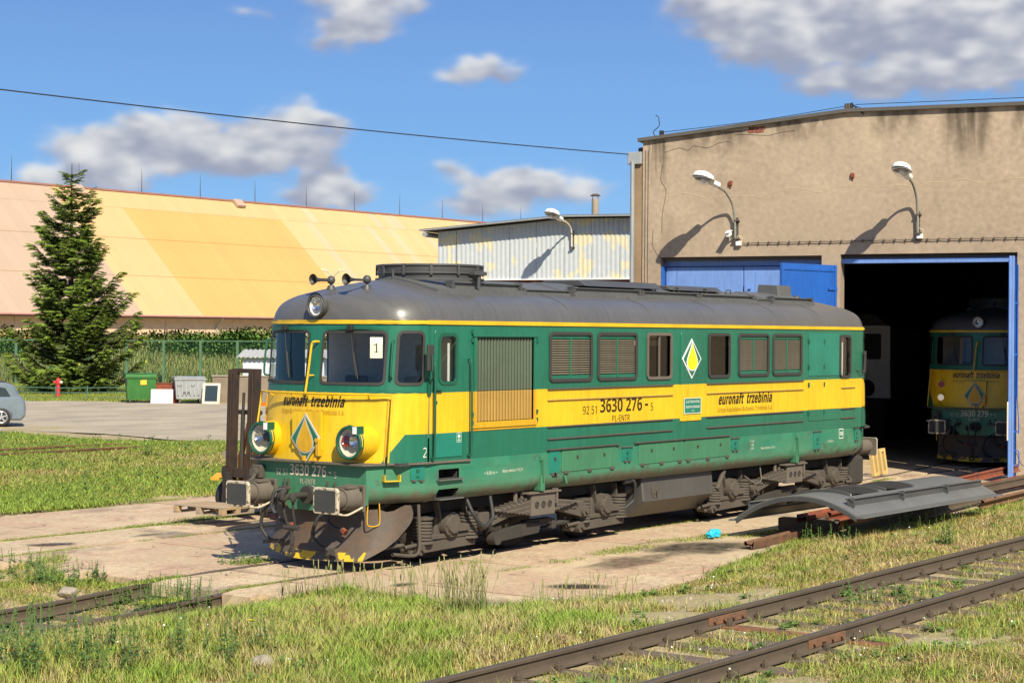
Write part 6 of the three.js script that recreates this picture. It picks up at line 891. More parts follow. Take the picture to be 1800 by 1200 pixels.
{   // railing and hydrant
  const r = st('pipe_railing', 'low green pipe railing in front of the spruce', 'railing', -22.2, 87.6, 0.17), pm = Mt([0.07, 0.17, 0.13], 0.6); const zAt = (x) => 0.5 - 0.10 * x, hAt = (x) => -0.02 * x;
  for (const [y] of [[0.56], [0.33], [0.08]]) nb().tube([[-4.6, y + 0.07, zAt(-4.6)], [-1.9, y + 0.02, zAt(-1.9)], [0.6, y - 0.02, zAt(0.6)], [4.0, y + 0.02, zAt(4)]], 0.02, 6, 30).build('rail', pm, r); for (const x of [-4.4, -1.95, 0.15, 1.65, 3.95]) nb().cyl(x, 0.24, zAt(x), 0.03, 0.03, 0.78, 'y', 8).build('post', pm, r);
  const h = st('fire_hydrant', 'red pillar hydrant behind the green railing', 'hydrant', -22.3, 88.6, 0.17), hm = Mt([0.60, 0.045, 0.05], 0.4); nb().cyl(0, 0.35, 0, 0.085, 0.1, 0.8, 'y', 14).cyl(0, 0.02, 0, 0.15, 0.15, 0.05, 'y', 14).build('hydrant_body', hm, h); nb().cyl(0, 0.78, 0, 0.13, 0.12, 0.14, 'y', 14).add(new THREE.SphereGeometry(0.12, 12, 8, 0, Math.PI * 2, 0, Math.PI / 2), [0, 0.85, 0]).cyl(0, 0.98, 0, 0.03, 0.03, 0.06, 'y', 8).build('hydrant_head', hm, h); for (const k of [-1, 1]) nb().cyl(k * 0.16, 0.77, 0.03, 0.07, 0.07, 0.12, 'x', 12).build('outlet_cap', k > 0 ? mat.cream : hm, h);
}
{   // twin street lamp far behind
  const l = st('street_lamp', 'distant twin armed street lamp seen above the locomotive roof', 'street lamp', -12.45, 125, 2.5); nb().cyl(0, 2.2, 0, 0.05, 0.09, 4.6, 'y', 10).build('lamp_post', mat.galv, l); for (const k of [-1, 1]) { nb().tube([[0, 4.4, 0], [k * 0.12, 4.95, 0], [k * 0.45, 5.25, 0]], 0.03, 6, 16).build('lamp_arm', mat.galv, l); nb().box(k * 0.6, 5.3, 0, 0.45, 0.1, 0.2, 0.04, [0, 0, k * 0.25]).build('lamp_head', mat.cream, l); }
}
{   // overhead wire to the shed corner
  const o = thing('overhead_wire', 'black overhead wire dropping across the sky to the shed corner', 'wire'); const A = V3(13.1, 8.2, -8.32), Bq = V3(-23, 8.55, -13.6), pts = []; for (let i = 0; i <= 24; i++) { const t = i / 24, p = A.clone().lerp(Bq, t); p.y -= 4 * t * (1 - t) * 0.28; pts.push(p.toArray()); } nb().tube(pts, 0.014, 5, 60).build('wire', mat.black, o);
}
// dismantled roof section lying on old rails
{
  const w = thing('roof_section', 'dismantled grey locomotive roof section with two openings lying on rusty rails', 'roof section', [-0.5, 0.40, 3.95], 0), wm = Mt([0.135, 0.139, 0.137], 0.5, { map: STREAK });
  w.rotation.set(-0.078, 0.015, -0.004); const L = 6.0, hw = 1.1, prof = (z) => 0.35 * (1 - Math.pow(Math.abs(z) / hw, 2.1));
  const strip = (x0, x1, z0, z1, nm) => { const N = Math.max(2, Math.round((z1 - z0) / 0.1)), s = []; for (let i = 0; i <= N; i++) { const z = lerp(z0, z1, i / N); s.push([-z, prof(z) + 0.02]); } for (let i = N; i >= 0; i--) { const z = lerp(z0, z1, i / N); s.push([-z, prof(z)]); } return nb().ext(s, x1 - x0, [x0, 0, 0], [0, Math.PI / 2, 0]).build(nm, wm, w); };
  const Z0 = -0.62, Z1 = 0.55; strip(0, L, -hw, Z0, 'side_sheet'); strip(0, L, Z1, hw, 'side_sheet'); for (const [a, b] of [[0, 0.95], [2.05, 2.4], [3.5, L]]) strip(a, b, Z0, Z1, 'top_sheet');
  const archRib = (x, z0, z1, h) => { const N = 16, s = []; for (let i = 0; i <= N; i++) { const z = lerp(z0, z1, i / N); s.push([-z, prof(z) + h]); } for (let i = N; i >= 0; i--) { const z = lerp(z0, z1, i / N); s.push([-z, prof(z) - 0.07]); } nb().ext(s, 0.05, [x, 0, 0], [0, Math.PI / 2, 0], 0.004).build('arch_rib', mat.roofDk, w); };
  archRib(0, -hw, hw, 0.0); archRib(0.95, Z0, Z1, 0.06); archRib(2.05, Z0, Z1, 0.06); archRib(2.36, Z0, Z1, 0.06); archRib(3.5, Z0, Z1, 0.06); archRib(L - 0.05, -hw, hw, 0);
  for (const k of [1, -1]) { const zz = k * 0.86; const segs = k > 0 ? [[0.25, 2.2], [2.3, 4.1], [4.2, 5.9]] : [[0.05, 2.6], [3.4, 5.2]]; for (const [a, b] of segs) { nb().bb(a, b, prof(zz) - 0.02, prof(zz) + 0.13, zz - 0.02, zz + 0.01).bb(a, b, prof(zz) + 0.125, prof(zz) + 0.14, zz - 0.05, zz + 0.03).build('upstand', mat.roofDk, w); nb().bb(a, b, prof(zz) + 0.13, prof(zz) + 0.142, zz - 0.05, zz + 0.05).build('upstand_flange', wm, w); } nb().bb(0, L, -0.03, 0.0, k * hw - 0.02, k * (hw + 0.14) ).build('edge_flange', wm, w); }
  for (const x of [0.3, 2.25, 4.15]) nb().bb(x - 0.02, x + 0.02, prof(0.86), prof(0.86) + 0.15, 0.84, 0.95).cyl(x, prof(0.86) + 0.1, 0.93, 0.035, 0.035, 0.03, 'z', 8).build('clamp', mat.roofDk, w);
  const iw = [0.6, 0.6]; const wr = thing('white_rag', 'small white and yellow scrap inside the roof section opening', 'scrap', [2.2, 0.56, 3.55], 0.4); nb().tube([[0, 0, 0], [0.08, 0.05, 0.02], [0.15, 0.0, 0.05], [0.22, 0.03, 0]], 0.02, 6).box(0.26, 0.01, 0, 0.1, 0.06, 0.07, 0.02).build('scrap_body', mat.white, wr); nb().add(new THREE.TorusGeometry(0.05, 0.015, 5, 12), [-0.04, 0.03, 0]).build('scrap_ring', mat.yellow, wr);
}
const beamPath = (a, b, n = 6) => { const p = []; for (let i = 0; i <= n; i++) p.push([lerp(a[0], b[0], i / n), lerp(a[1], b[1], i / n), lerp(a[2], b[2], i / n)]); return p; };
{
  const old = (label, a, b, roll, m2 = mat.rust) => { const o = thing('old_rail', label, 'rail', a), L = Math.hypot(b[0] - a[0], b[1] - a[1], b[2] - a[2]); const [g1, g2] = railSweep([[0, 0.17, 0], [L, 0.17, 0]]); g1.translate(0, -0.085, 0); g2.translate(0, -0.085, 0); g1.rotateX(roll); g2.rotateX(roll); surf('rail_bar', mergeGeometries([g1, g2]), m2, o); o.rotation.set(0, -Math.atan2(b[2] - a[2], b[0] - a[0]), Math.asin((b[1] - a[1]) / L), 'YXZ'); return o; };
  old('rusty rail lying on its side in front of the roof section, nearest the blue scrap', [-1.85, 0.075, 3.86], [3.4, 0.12, 3.42], -1.35);
  old('rusty rail under the near edge of the roof section', [0.6, 0.12, 4.35], [8.6, 0.16, 3.6], 0.1, mat.rustRail); old('reddish rail seen through the openings of the roof section', [0.4, 0.3, 3.6], [7.2, 0.34, 3.2], 1.5, mat.rustRed); old('second reddish rail beside it inside the roof section openings', [0.9, 0.3, 3.85], [6.4, 0.32, 3.5], 0.3, mat.rustRed);
  old('rusty rail reaching from the roof section towards the blue door post', [6.2, 0.24, 2.55], [14.9, 0.28, 1.7], 0, mat.rustRed); old('dark rail resting on the ground before the wall at the right edge', [7.4, 0.2, 3.2], [18, 0.22, 2.6], 0, mat.rustRail); old('brown rail nearest the grass at the right edge', [6.4, 0.16, 4.3], [16, 0.2, 3.6], 0.6, mat.rust);
  const st2 = thing('rail_stub', 'short cut piece of rail standing upright in the rusty rails', 'rail', [0.55, 0.06, 4.2], 0.5); const [g1, g2] = railSweep([[0, 0.17, 0], [0.26, 0.17, 0]]); surf('rail_bar', mergeGeometries([g1, g2]), mat.rust, st2); st2.scale.setScalar(1.3);
  const pl = thing('rusty_plates', 'row of rusty steel plates leaning along the rails at the right edge', 'plates', [9.6, 0.1, 2.9], 0.06); for (let i = 0; i < 9; i++) nb().box(i * 0.62, 0.06, 0, 0.56, 0.26, 0.03, 0.004, [-0.35, 0, (i % 3 - 1) * 0.02]).build('plate', i % 2 ? mat.rust : mat.rustRed, pl);
  const pk = thing('timber_block', 'dark timber blocks propping the roof section', 'timber', [0.75, 0.0, 3.5], 0.2); nb().bb(0, 0.3, 0.0, 0.26, -0.5, 0.5, 0.02).build('block', mat.sleeper, pk); nb().bb(4.4, 4.7, 0.0, 0.24, -0.5, 0.5, 0.02).build('block', mat.sleeper, pk);
}
{   // blue scrap, wedge stand, stone
  const b = thing('plastic_scrap', 'crumpled bright blue plastic glove on the concrete slab', 'litter', [-0.78, 0.012, 2.55], 0.3), bm = Mt([0.02, 0.50, 0.72], 0.45); for (const [x, z, s, q] of [[-0.1, 0, 0.075, 1], [0.09, 0.02, 0.095, 2]]) { const g = new THREE.IcosahedronGeometry(s, 3), p = g.attributes.position; for (let i = 0; i < p.count; i++) { const k = 1 + 0.5 * n3(p.getX(i) * 22 + q, p.getY(i) * 22, p.getZ(i) * 22); p.setXYZ(i, p.getX(i) * k * 1.3, Math.max(0, p.getY(i) * k * 0.9 + 0.045), p.getZ(i) * k); } g.computeVertexNormals(); nb().add(g, [x, 0, z]).build('crumple', bm, b); }
  const w = thing('wedge_stand', 'pair of yellow wooden wedge stands behind the locomotive by the shed door', 'stand', [13.2, 0, -1.3], 0.1); for (const k of [0, 0.42]) nb().ext(ringShape(k, k + 0.28, 0, 0.62, 0.02, 0.07), 0.08, [0, 0, 0], [-0.12, SHT + 1.2, 0.05], 0.004).build('stand_frame', mat.ply ?? (mat.ply = Mt([0.62, 0.44, 0.16], 0.7)), w);
  for (const [x, z, s, l] of [[-10.35, 10.0, 0.06, 'pale rounded stone beside the nearest rail at the bottom edge'], [-14.9, 6.1, 0.12, 'flat pale stone half sunk in the grass at the bottom left'], [-11.2, -1.3, 0.13, 'grey broken concrete lump in the weeds at the end of the slab']]) { const o = thing('stone', l, 'stone', [x, H(x, z) + s * 0.25, z], s * 9), g = new THREE.IcosahedronGeometry(s, 2), p = g.attributes.position; for (let i = 0; i < p.count; i++) { const k = 1 + 0.35 * n3(p.getX(i) * 2 / s * 0.5 + x, p.getY(i) / s, p.getZ(i) / s); p.setXYZ(i, p.getX(i) * k * 1.2, p.getY(i) * k * 0.6, p.getZ(i) * k); } g.computeVertexNormals(); surf('stone_body', norm(g), mat.concrete, o); }
}
// dark locomotive in the left bay of the shed
{
  const d = thing('shed_locomotive', 'dark locomotive with a pale grey front and round lamp deep in the shed', 'locomotive', [24.5, 0, -7.7], 0.16), gm = Mt([0.8, 0.81, 0.78], 0.7), wm = Mt([0.8, 0.8, 0.78], 0.7);
  const fr = new THREE.Shape([[-1.45, 1.5], [1.45, 1.5], [1.42, 2.6], [1.3, 3.75], [-1.3, 3.75], [-1.42, 2.6]].map((p) => new THREE.Vector2(...p))); fr.holes.push(hole(-1.15, -0.1, 2.7, 3.5, 0.08), hole(0.1, 1.15, 2.7, 3.5, 0.08));
  nb().ext(fr, 0.06, [0, 0, 0], [0, -Math.PI / 2, 0]).build('front_sheet', gm, d); nb().bb(-0.075, -0.062, 1.52, 3.74, 1.2, 1.44).build('front_stripe', wm, d); for (const z of [-0.62, 0.62]) nb().bb(0.02, 0.03, 2.65, 3.55, z - 0.55, z + 0.55).build('windscreen', mat.carGlass, d);
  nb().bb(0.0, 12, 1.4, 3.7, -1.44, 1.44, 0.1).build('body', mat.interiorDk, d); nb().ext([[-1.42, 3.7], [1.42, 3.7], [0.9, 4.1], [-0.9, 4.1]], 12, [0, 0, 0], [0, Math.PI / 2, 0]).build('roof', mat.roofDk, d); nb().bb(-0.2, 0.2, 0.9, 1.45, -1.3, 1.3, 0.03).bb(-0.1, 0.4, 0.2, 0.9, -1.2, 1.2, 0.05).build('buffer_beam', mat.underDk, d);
  for (const z of [-0.7, 0.7]) { const h = part('headlight', d, [-0.1, 1.8, z]); nb().cyl(0, 0, 0, 0.28, 0.24, 0.3, 'x', 22).build('lamp_housing', mat.underDk, h); for (const q of [-0.09, 0.09]) nb().cyl(-0.16, 0, q, 0.075, 0.075, 0.03, 'x', 14).build('lamp_glass', q > 0 ? mat.chrome : mat.interiorDk, h); nb().cyl(-0.35, -0.85, 0, 0.15, 0.15, 0.4, 'x', 14).ext(rrect(-0.28, 0.28, -1.03, -0.67, 0.05), 0.03, [-0.55, 0, 0], [0, -Math.PI / 2, 0]).build('buffer', mat.under, h); }
}
// ---------- vegetation ----------
const upNormals = (g, k) => { g.computeVertexNormals(); const nn = g.attributes.normal, v = V3(); for (let i = 0; i < nn.count; i++) { v.fromBufferAttribute(nn, i); if (v.y < 0) v.negate(); v.lerp(V3(0, 1, 0), k).normalize(); nn.setXYZ(i, v.x, v.y, v.z); } };
const inView = (x, z, m = 1.06) => { const d = depOf(x, z), l = latOf(x, z); return d > 14 && Math.abs(l / d) < 0.2838 * m + 0.25 / d; };
function blades(n, seed, spread, h0, h1, w, bend) {
  const R = rng(seed), pos = [], nor = [], col = []; let tint = [1, 1, 1]; const tri = (a, b, c) => { const e1 = b.clone().sub(a), e2 = c.clone().sub(a), q = e1.cross(e2).normalize(); if (q.y < 0) q.negate(); q.lerp(V3(0, 1, 0), 0.55).normalize(); for (const v of [a, b, c]) { pos.push(v.x, v.y, v.z); nor.push(q.x, q.y, q.z); col.push(...tint); } };
  for (let i = 0; i < n; i++) {
    const a = R() * 6.283, r = Math.sqrt(R()) * spread, x = Math.cos(a) * r, z = Math.sin(a) * r, h = lerp(h0, h1, R()), t = R() * 6.283, lean = bend * (0.35 + R()) * h, dx = Math.cos(t), dz = Math.sin(t), wx = -dz * w * (0.6 + R() * 0.7), wz = dx * w * (0.6 + R() * 0.7);
    const P = (k, s) => V3(x + dx * lean * k * k + wx * s, h * k * (1 - 0.18 * k * bend), z + dz * lean * k * k + wz * s);
    { const k = 0.7 + R() * 0.6, dd = R(); tint = [k * (dd < 0.3 ? 1.25 : 1), k * (dd < 0.3 ? 0.98 : 1), k]; } const a0 = P(0, -1), a1 = P(0, 1), b0 = P(0.55, -0.75), b1 = P(0.55, 0.75), c = P(1, 0);
    tri(a0, a1, b0); tri(a1, b1, b0); tri(b0, b1, c);
  }
  const g = new THREE.BufferGeometry(); g.setAttribute('position', new THREE.Float32BufferAttribute(pos, 3)); g.setAttribute('normal', new THREE.Float32BufferAttribute(nor, 3)); g.setAttribute('color', new THREE.Float32BufferAttribute(col, 3)); return g;
}
function scatter(name, geo, m, list, parent = scene) {   // list of [x, y, z, turn, scale, [r, g, b], tilt, height]
  const o = new THREE.InstancedMesh(geo, m, list.length), q = new THREE.Object3D(), c = new THREE.Color();
  list.forEach((p, i) => { q.position.set(p[0], p[1], p[2]); q.rotation.set(p[6] ?? 0, p[3], p[8] ?? 0, 'YXZ'); q.scale.set(p[4], p[4] * (p[7] ?? 1), p[4]); q.updateMatrix(); o.setMatrixAt(i, q.matrix); o.setColorAt(i, c.setRGB(...p[5])); });
  o.name = parent === scene ? numbered(name) : name; o.castShadow = o.receiveShadow = true; parent.add(o); return stuff(o);
}
const grassM = M([1, 1, 1], 0.75, { side: THREE.DoubleSide }), bladeM = M([1, 1, 1], 0.7, { side: THREE.DoubleSide, vertexColors: true });
const GREEN = [0.15, 0.235, 0.03], FRESH = [0.225, 0.325, 0.038], OLIVE = [0.33, 0.335, 0.065], STRAW = [0.43, 0.335, 0.165], PALE = [0.36, 0.315, 0.12], BROWN = [0.27, 0.20, 0.115];
function grassCol(R, dry) { const t = clamp(dry + (R() - 0.5) * 0.75, 0, 1), a = t < 0.33 ? mixc(FRESH, GREEN, t * 3) : t < 0.66 ? mixc(GREEN, OLIVE, (t - 0.33) * 3) : mixc(OLIVE, R() < 0.4 ? STRAW : R() < 0.55 ? PALE : BROWN, (t - 0.66) * 3); const k = 0.75 + R() * 0.5; return a.map((v) => v * k); }
{
  const gShort = blades(22, 1, 0.16, 0.015, 0.07, 0.0034, 1.2), gMid = blades(18, 2, 0.15, 0.05, 0.16, 0.0032, 0.8), gFar = blades(30, 3, 0.28, 0.02, 0.085, 0.0045, 1.0), gTall = blades(20, 4, 0.4, 0.35, 0.85, 0.016, 0.4);
  const R = rng(21), short = [], mid = [], lawn = [], verge = [], bank = [], joint = [];
  const tracks = (x, z) => { const t1 = 8.12 - 0.0225 * (x + 12); return (Math.abs(z - t1) < 0.22 || Math.abs(z - t1 - 1.505) < 0.22) ? 0 : (z > t1 - 0.45 && z < t1 + 1.95) ? (Math.abs(((x + 21.7 + 0.33) % 0.66 + 0.66) % 0.66 - 0.33) < 0.13 ? 0.38 : z > t1 && z < t1 + 1.505 ? 0.62 : 0.95) : (Math.abs(z - 0.1) < 1.15 && x < -9) ? (Math.abs(Math.abs(z - 0.08) - 0.75) < 0.2 ? 0 : 0.5) : 1; };
  for (let i = 0; i < 330000; i++) {   // near bank
    const x = -20 + R() * 34, z = -5 + R() * 22; if (!inView(x, z)) continue;
    const d = sd(x, z); if (d < 0.02) continue; if (x < -8 && z < -3.8) continue;
    const dp = depOf(x, z); if (R() > Math.min(1, 0.9 * Math.pow(20 / dp, 0.9))) continue;
    const patch = fbm(x * 0.55 + 3, z * 0.55, 4), p2 = fbm(x * 1.9, z * 1.9 + 7, 3), tr = tracks(x, z);
    const bare = sm(-0.10, 0.08, patch + p2 * 0.7 + (z > 5 && x > -9 ? 0.035 : 0.075) + (x < -10 && z > 1.5 ? 0.14 : 0) + sm(0.6, 0.1, d) * 0.15) * tr; if (R() > bare) continue;
    const left = sm(-7, -11, x) * sm(1, 2.2, z) * sm(8.4, 7.2, z), edge = sm(0.7, 0.1, d);
    const dry = clamp(0.66 - left * 0.02 - edge * 0.4 - p2 * 1.5 + patch * 0.5 + (z > 4.5 && x > -9.5 ? 0.14 : 0), 0, 1);
    const y = H(x, z) - 0.01, e = [x, y, z, R() * 6.28, 0.75 + R() * 0.6, grassCol(R, dry), (R() - 0.5) * 0.3];
    if (R() < 0.07 + left * 0.45 + (p2 > 0.14 ? 0.12 : 0)) mid.push(e); else short.push(e);
  }
  for (let i = 0; i < 190000; i++) {    // lawn between the yard and the road
    const lt = -20 + R() * 22, dp = 31 + R() * 31, [x, , z] = site(lt, dp); if (!inView(x, z) || z > -9.7 || sd(x, z) < 0.02) continue;
    const edge = lt < -20 ? 60 : lt < -16.5 ? lerp(60, 58.5, (lt + 20) / 3.5) : lt < -14.3 ? lerp(58.5, 56.6, (lt + 16.5) / 2.2) : lt < -12.8 ? 55.6 : 54.4; if (dp > edge + fbm(lt * 0.7, 3, 3) * 0.7 - 0.2) continue;
    const p = fbm(x * 0.25, z * 0.25, 4), p2 = fbm(x * 1.1, z * 1.1, 3); const lr = z - 0.012 * (x - 3); if (x < 8 && (Math.abs(lr + 22.25) < 0.22 || Math.abs(lr + 20.75) < 0.22) && R() < 0.85) continue; if (R() > sm(-0.30, 0.02, p + p2 * 0.6)) continue;
    const dry = clamp(0.20 - p * 1.2 - p2 * 0.9 + 0.42 * sm(-24, -17, z) * sm(-12.5, -16, z), 0, 1); lawn.push([x, H(x, z) - 0.01, z, R() * 6.28, 0.8 + R() * 0.7 + (R() < 0.04 ? 0.9 : 0), grassCol(R, dry), 0]);
  }
  for (let i = 0; i < 16000; i++) { const lt = -40 + R() * 44, dp = 79.5 + R() * 29, [x, , z] = site(lt, dp); if (!inView(x, z, 1.15) || z > -36) continue; const e = lt < -19 ? lerp(80, 84.3, clamp((lt + 30) / 11, 0, 1)) : lt < -16 ? 83.6 : 83.4; if (dp < e) continue; verge.push([x, H(x, z), z, R() * 6.28, 1.2 + R() * 1.0, grassCol(R, 0.22 + R() * 0.2), 0]); }
  for (let i = 0; i < 15000; i++) { const lt = -48 + R() * 52, dp = 107.6 + R() * 21, [x, , z] = site(lt, dp); if (!inView(x, z, 1.2)) continue; const c = grassCol(R, 0.25 + R() * 0.4).map((v, k) => lerp(v, [0.25, 0.29, 0.14][k], 0.4)); bank.push([x, H(x, z) - 0.05, z, R() * 6.28, 0.8 + R() * 0.7, c, 0]); }
  const jl = [[-6.1, 0.12, 0.75], [-4.4, 0.06, 0.5], [-0.75, 0.05, 0.28], [0.78, 0.05, 0.35], [2.44, 0.04, 0.18], [-9.55, 0.1, 0.7]];
  for (const [z0, w, dens] of jl) for (let i = 0; i < 1900; i++) { const x = -12 + R() * 26, z = z0 + (R() - 0.5) * 2 * w; if (!inView(x, z)) continue; const f = fbm(x * 0.8 + z0 * 5, z0 * 3, 3) + (z0 < -5 ? 0.1 : 0); if (f < 0.22 - dens * 0.36) continue; joint.push([x, -0.03, z, R() * 6.28, 0.55 + R() * 0.55, grassCol(R, 0.15), 0]); }
  for (const [x, z, r, n] of [[-3.14, 2.35, 0.55, 70], [-0.95, 2.40, 0.45, 60], [-7.95, -1.1, 0.3, 45], [0.4, 2.9, 0.6, 60], [1.4, 3.3, 0.6, 60], [-1.7, 2.2, 0.3, 20], [-6.0, 1.5, 0.2, 14], [-4.9, 2.5, 0.25, 16], [-4.6, -6.05, 0.9, 70], [-3.4, -6.3, 0.8, 60]]) for (let i = 0; i < n; i++) { const a = R() * 6.28, q = Math.sqrt(R()) * r; joint.push([x + Math.cos(a) * q * 1.6, -0.02, z + Math.sin(a) * q * 0.28, R() * 6.28, 0.8 + R() * 0.7, grassCol(R, 0.12), 0]); }
  scatter('grass', gShort, bladeM, short); scatter('grass', gMid, bladeM, mid); scatter('grass', gFar, bladeM, lawn); scatter('grass', gFar, bladeM, verge); scatter('grass', gTall, bladeM, bank); scatter('grass', gShort, bladeM, joint);
  console.log('grass', short.length, mid.length, lawn.length, verge.length, bank.length, joint.length);
  // small broad-leaved weeds
  const leafG = (n, seed, h, L) => { const R2 = rng(seed), pos = []; for (let i = 0; i < n; i++) { const a = R2() * 6.28, up = 0.1 + R2() * 0.9, l = L * (0.6 + R2() * 0.6), y = h * R2(), dx = Math.cos(a), dz = Math.sin(a), w = l * 0.24; const A = V3(0, y, 0), T = V3(dx * l, y + up * l * 0.5, dz * l), Mq = V3(dx * l * 0.5, y + up * l * 0.45, dz * l * 0.5), s = V3(-dz * w, 0, dx * w); for (const v of [A, Mq.clone().add(s), Mq.clone().sub(s), Mq.clone().add(s), T, Mq.clone().sub(s)]) pos.push(v.x, v.y, v.z); } const g = new THREE.BufferGeometry(); g.setAttribute('position', new THREE.Float32BufferAttribute(pos, 3)); upNormals(g, 0.45); return g; };
  const weedG = leafG(12, 5, 0.05, 0.11), ws = []; for (let i = 0; i < 5200; i++) { const x = -19 + R() * 30, z = -4 + R() * 19; if (!inView(x, z)) continue; const d = sd(x, z); if (d < 0.0 || (x < -8 && z < -3.7)) continue; const f = fbm(x * 1.3 + 11, z * 1.3, 3) + sm(0.7, 0.1, d) * 0.16 + (tracks(x, z) === 0.62 ? 0.12 : 0); if (f < 0.13 || tracks(x, z) === 0) continue; const k = 0.6 + R() * 0.7; ws.push([x, H(x, z), z, R() * 6.28, 0.4 + R() * 0.6, [0.11 * k, 0.20 * k, 0.03 * k], 0]); }
  scatter('weeds', weedG, grassM, ws);
  const lw = []; for (let i = 0; i < 500; i++) { const [x, , z] = site(-19 + R() * 17, 34 + R() * 22); if (z > -9.9 || fbm(x * 0.7, z * 0.7 + 5, 3) < 0.05) continue; const k = 0.7 + R() * 0.6; lw.push([x, H(x, z), z, R() * 6.28, 0.5 + R() * 0.9, [0.11 * k, 0.20 * k, 0.035 * k], 0]); } scatter('weeds', leafG(16, 8, 0.16, 0.1), grassM, lw);
  // tiny white and yellow blooms
  const bg = new THREE.IcosahedronGeometry(0.011, 0), wf = [], yf = []; for (let i = 0; i < 500; i++) { const x = -16 + R() * 26, z = 2.5 + R() * 12; if (!inView(x, z) || sd(x, z) < 0.1) continue; if (fbm(x * 0.9 + 21, z * 0.9, 3) < 0.02) continue; wf.push([x, H(x, z) + 0.05 + R() * 0.09, z, 0, 0.6 + R() * 0.6, [0.75, 0.75, 0.68], 0]); } scatter('blossoms', bg, grassM, wf);
  for (let i = 0; i < 16; i++) { const lt = -28 + R() * 26, dp = 112 + R() * 13, [x, , z] = site(lt, dp); yf.push([x, H(x, z) + 0.8, z, 0, 5 + R() * 4, [0.75, 0.62, 0.02], 0]); } scatter('blossoms', bg, grassM, yf);
  { const gg = new THREE.IcosahedronGeometry(0.022, 0), gl = []; for (let i = 0; i < 5200; i++) { const x = -16 + R() * 28, z = -6.5 + R() * 18; if (!inView(x, z)) continue; const d = sd(x, z); const f = fbm(x * 1.1 + 31, z * 1.1, 3); if (d < -0.1 ? f < 0.2 : f < 0.02) continue; const k = 0.6 + R() * 0.6; gl.push([x, d < -0.05 ? 0.003 : H(x, z) + 0.005, z, R() * 6.28, 0.25 + R() * R() * 1.3, [0.40 * k, 0.34 * k, 0.25 * k], R() * 3, 0.7]); } scatter('gravel', gg, grassM, gl); }
  // single dandelions
  for (const [x, z, l] of [[-14.04, 2.29, 'yellow dandelion just below the near rail of the left track'], [-13.9, 4.9, 'yellow dandelion amid the pale grass, lowest of the foreground dandelions'], [-11.35, 0.35, 'yellow dandelion between the rails by the dark weed bush']]) { const f = thing('dandelion', l, 'flower', [x, H(x, z), z], 0, 'yellow dandelions in the foreground grass'); nb().tube([[0, 0, 0], [0.01, 0.2, 0.01]], 0.004, 4).build('stem', mat.stemG ?? (mat.stemG = M([0.10, 0.16, 0.03], 0.7)), f); nb().cyl(0.01, 0.205, 0.01, 0.032, 0.012, 0.02, 'y', 10).build('flower_head', mat.dropYellow, f); }
}
// leafy single weeds and seeding grass
const leafM = M([0.075, 0.15, 0.026], 0.7, { side: THREE.DoubleSide }), leafM2 = M([0.11, 0.21, 0.032], 0.7, { side: THREE.DoubleSide });
function weedPlant(label, x, z, h, n, spread, m, seed, leafL = 0.075) {
  const o = thing('weed_plant', label, 'weed', [x, H(x, z) - 0.01, z]), R = rng(seed), b = nb(), pos = [];
  for (let i = 0; i < n; i++) {
    const a = R() * 6.28, r = Math.sqrt(R()) * spread, x0 = Math.cos(a) * r, z0 = Math.sin(a) * r, hh = h * (0.55 + R() * 0.5), lx = (R() - 0.5) * 0.25 * hh, lz = (R() - 0.5) * 0.25 * hh;
    b.tube([[x0, 0, z0], [x0 + lx * 0.3, hh * 0.5, z0 + lz * 0.3], [x0 + lx, hh, z0 + lz]], 0.005, 4, 4);
    const k = Math.round(hh / 0.045); for (let j = 1; j <= k; j++) for (let s = 0; s < 2; s++) { const t = j / k, cx = x0 + lx * t * t, cz = z0 + lz * t * t, y = hh * t, q = R() * 6.28, l = leafL * (1.15 - 0.75 * t) * (0.7 + R() * 0.6), dx = Math.cos(q), dz = Math.sin(q), w = l * 0.26, up = (R() - 0.35) * 0.7; const A = V3(cx, y, cz), T = V3(cx + dx * l, y + up * l, cz + dz * l), Q = V3(cx + dx * l * 0.45, y + up * l * 0.6 + l * 0.08, cz + dz * l * 0.45), S = V3(-dz * w, 0, dx * w); for (const v of [A, Q.clone().add(S), Q.clone().sub(S), Q.clone().add(S), T, Q.clone().sub(S)]) pos.push(v.x, v.y, v.z); }
  }
  stuff(b.build('stem', mat.stemG, o)); const g = new THREE.BufferGeometry(); g.setAttribute('position', new THREE.Float32BufferAttribute(pos, 3)); upNormals(g, 0.45); surf('foliage', g, m, o); return o;
}
weedPlant('dense dark bush of weeds between the two rails at the slab end', -10.95, 0.5, 0.5, 70, 0.5, leafM, 31);
weedPlant('low bright green weed bush against the raised slab beside the locomotive plough', -8.15, -1.15, 0.22, 30, 0.32, leafM2, 32, 0.09);
weedPlant('tall dark nettles at the bottom left corner of the picture', -15.9, 4.6, 0.62, 44, 0.75, leafM, 33);
weedPlant('dark nettles at the left edge just below the near rail end', -15.4, 3.1, 0.5, 34, 0.6, leafM, 34);
weedPlant('slim dark nettle stems amid pale grass right of the corner nettles', -14.6, 5.3, 0.5, 20, 0.6, leafM, 35);
weedPlant('leafy weeds spilling over the slab corner behind the far rail at left', -10.6, -2.1, 0.34, 44, 0.6, leafM2, 36, 0.1);
weedPlant('ragged weed clump at the left edge beside the end of the slabs', -10.4, -3.6, 0.36, 30, 0.5, leafM2, 37, 0.09);
weedPlant('weeds under the far rail where it leaves the concrete', -10.9, -0.45, 0.24, 30, 0.42, leafM2, 38, 0.08);
weedPlant('leafy plant in the dry grass behind the near track', -1.2, 6.9, 0.36, 12, 0.16, leafM, 39);
weedPlant('small thorny weed at the foot of the rusty rails below the roof section', -0.3, 4.5, 0.3, 24, 0.5, leafM2, 40);
weedPlant('green weeds growing along the edge of the roof section', 2.6, 4.75, 0.34, 34, 1.0, leafM, 41);
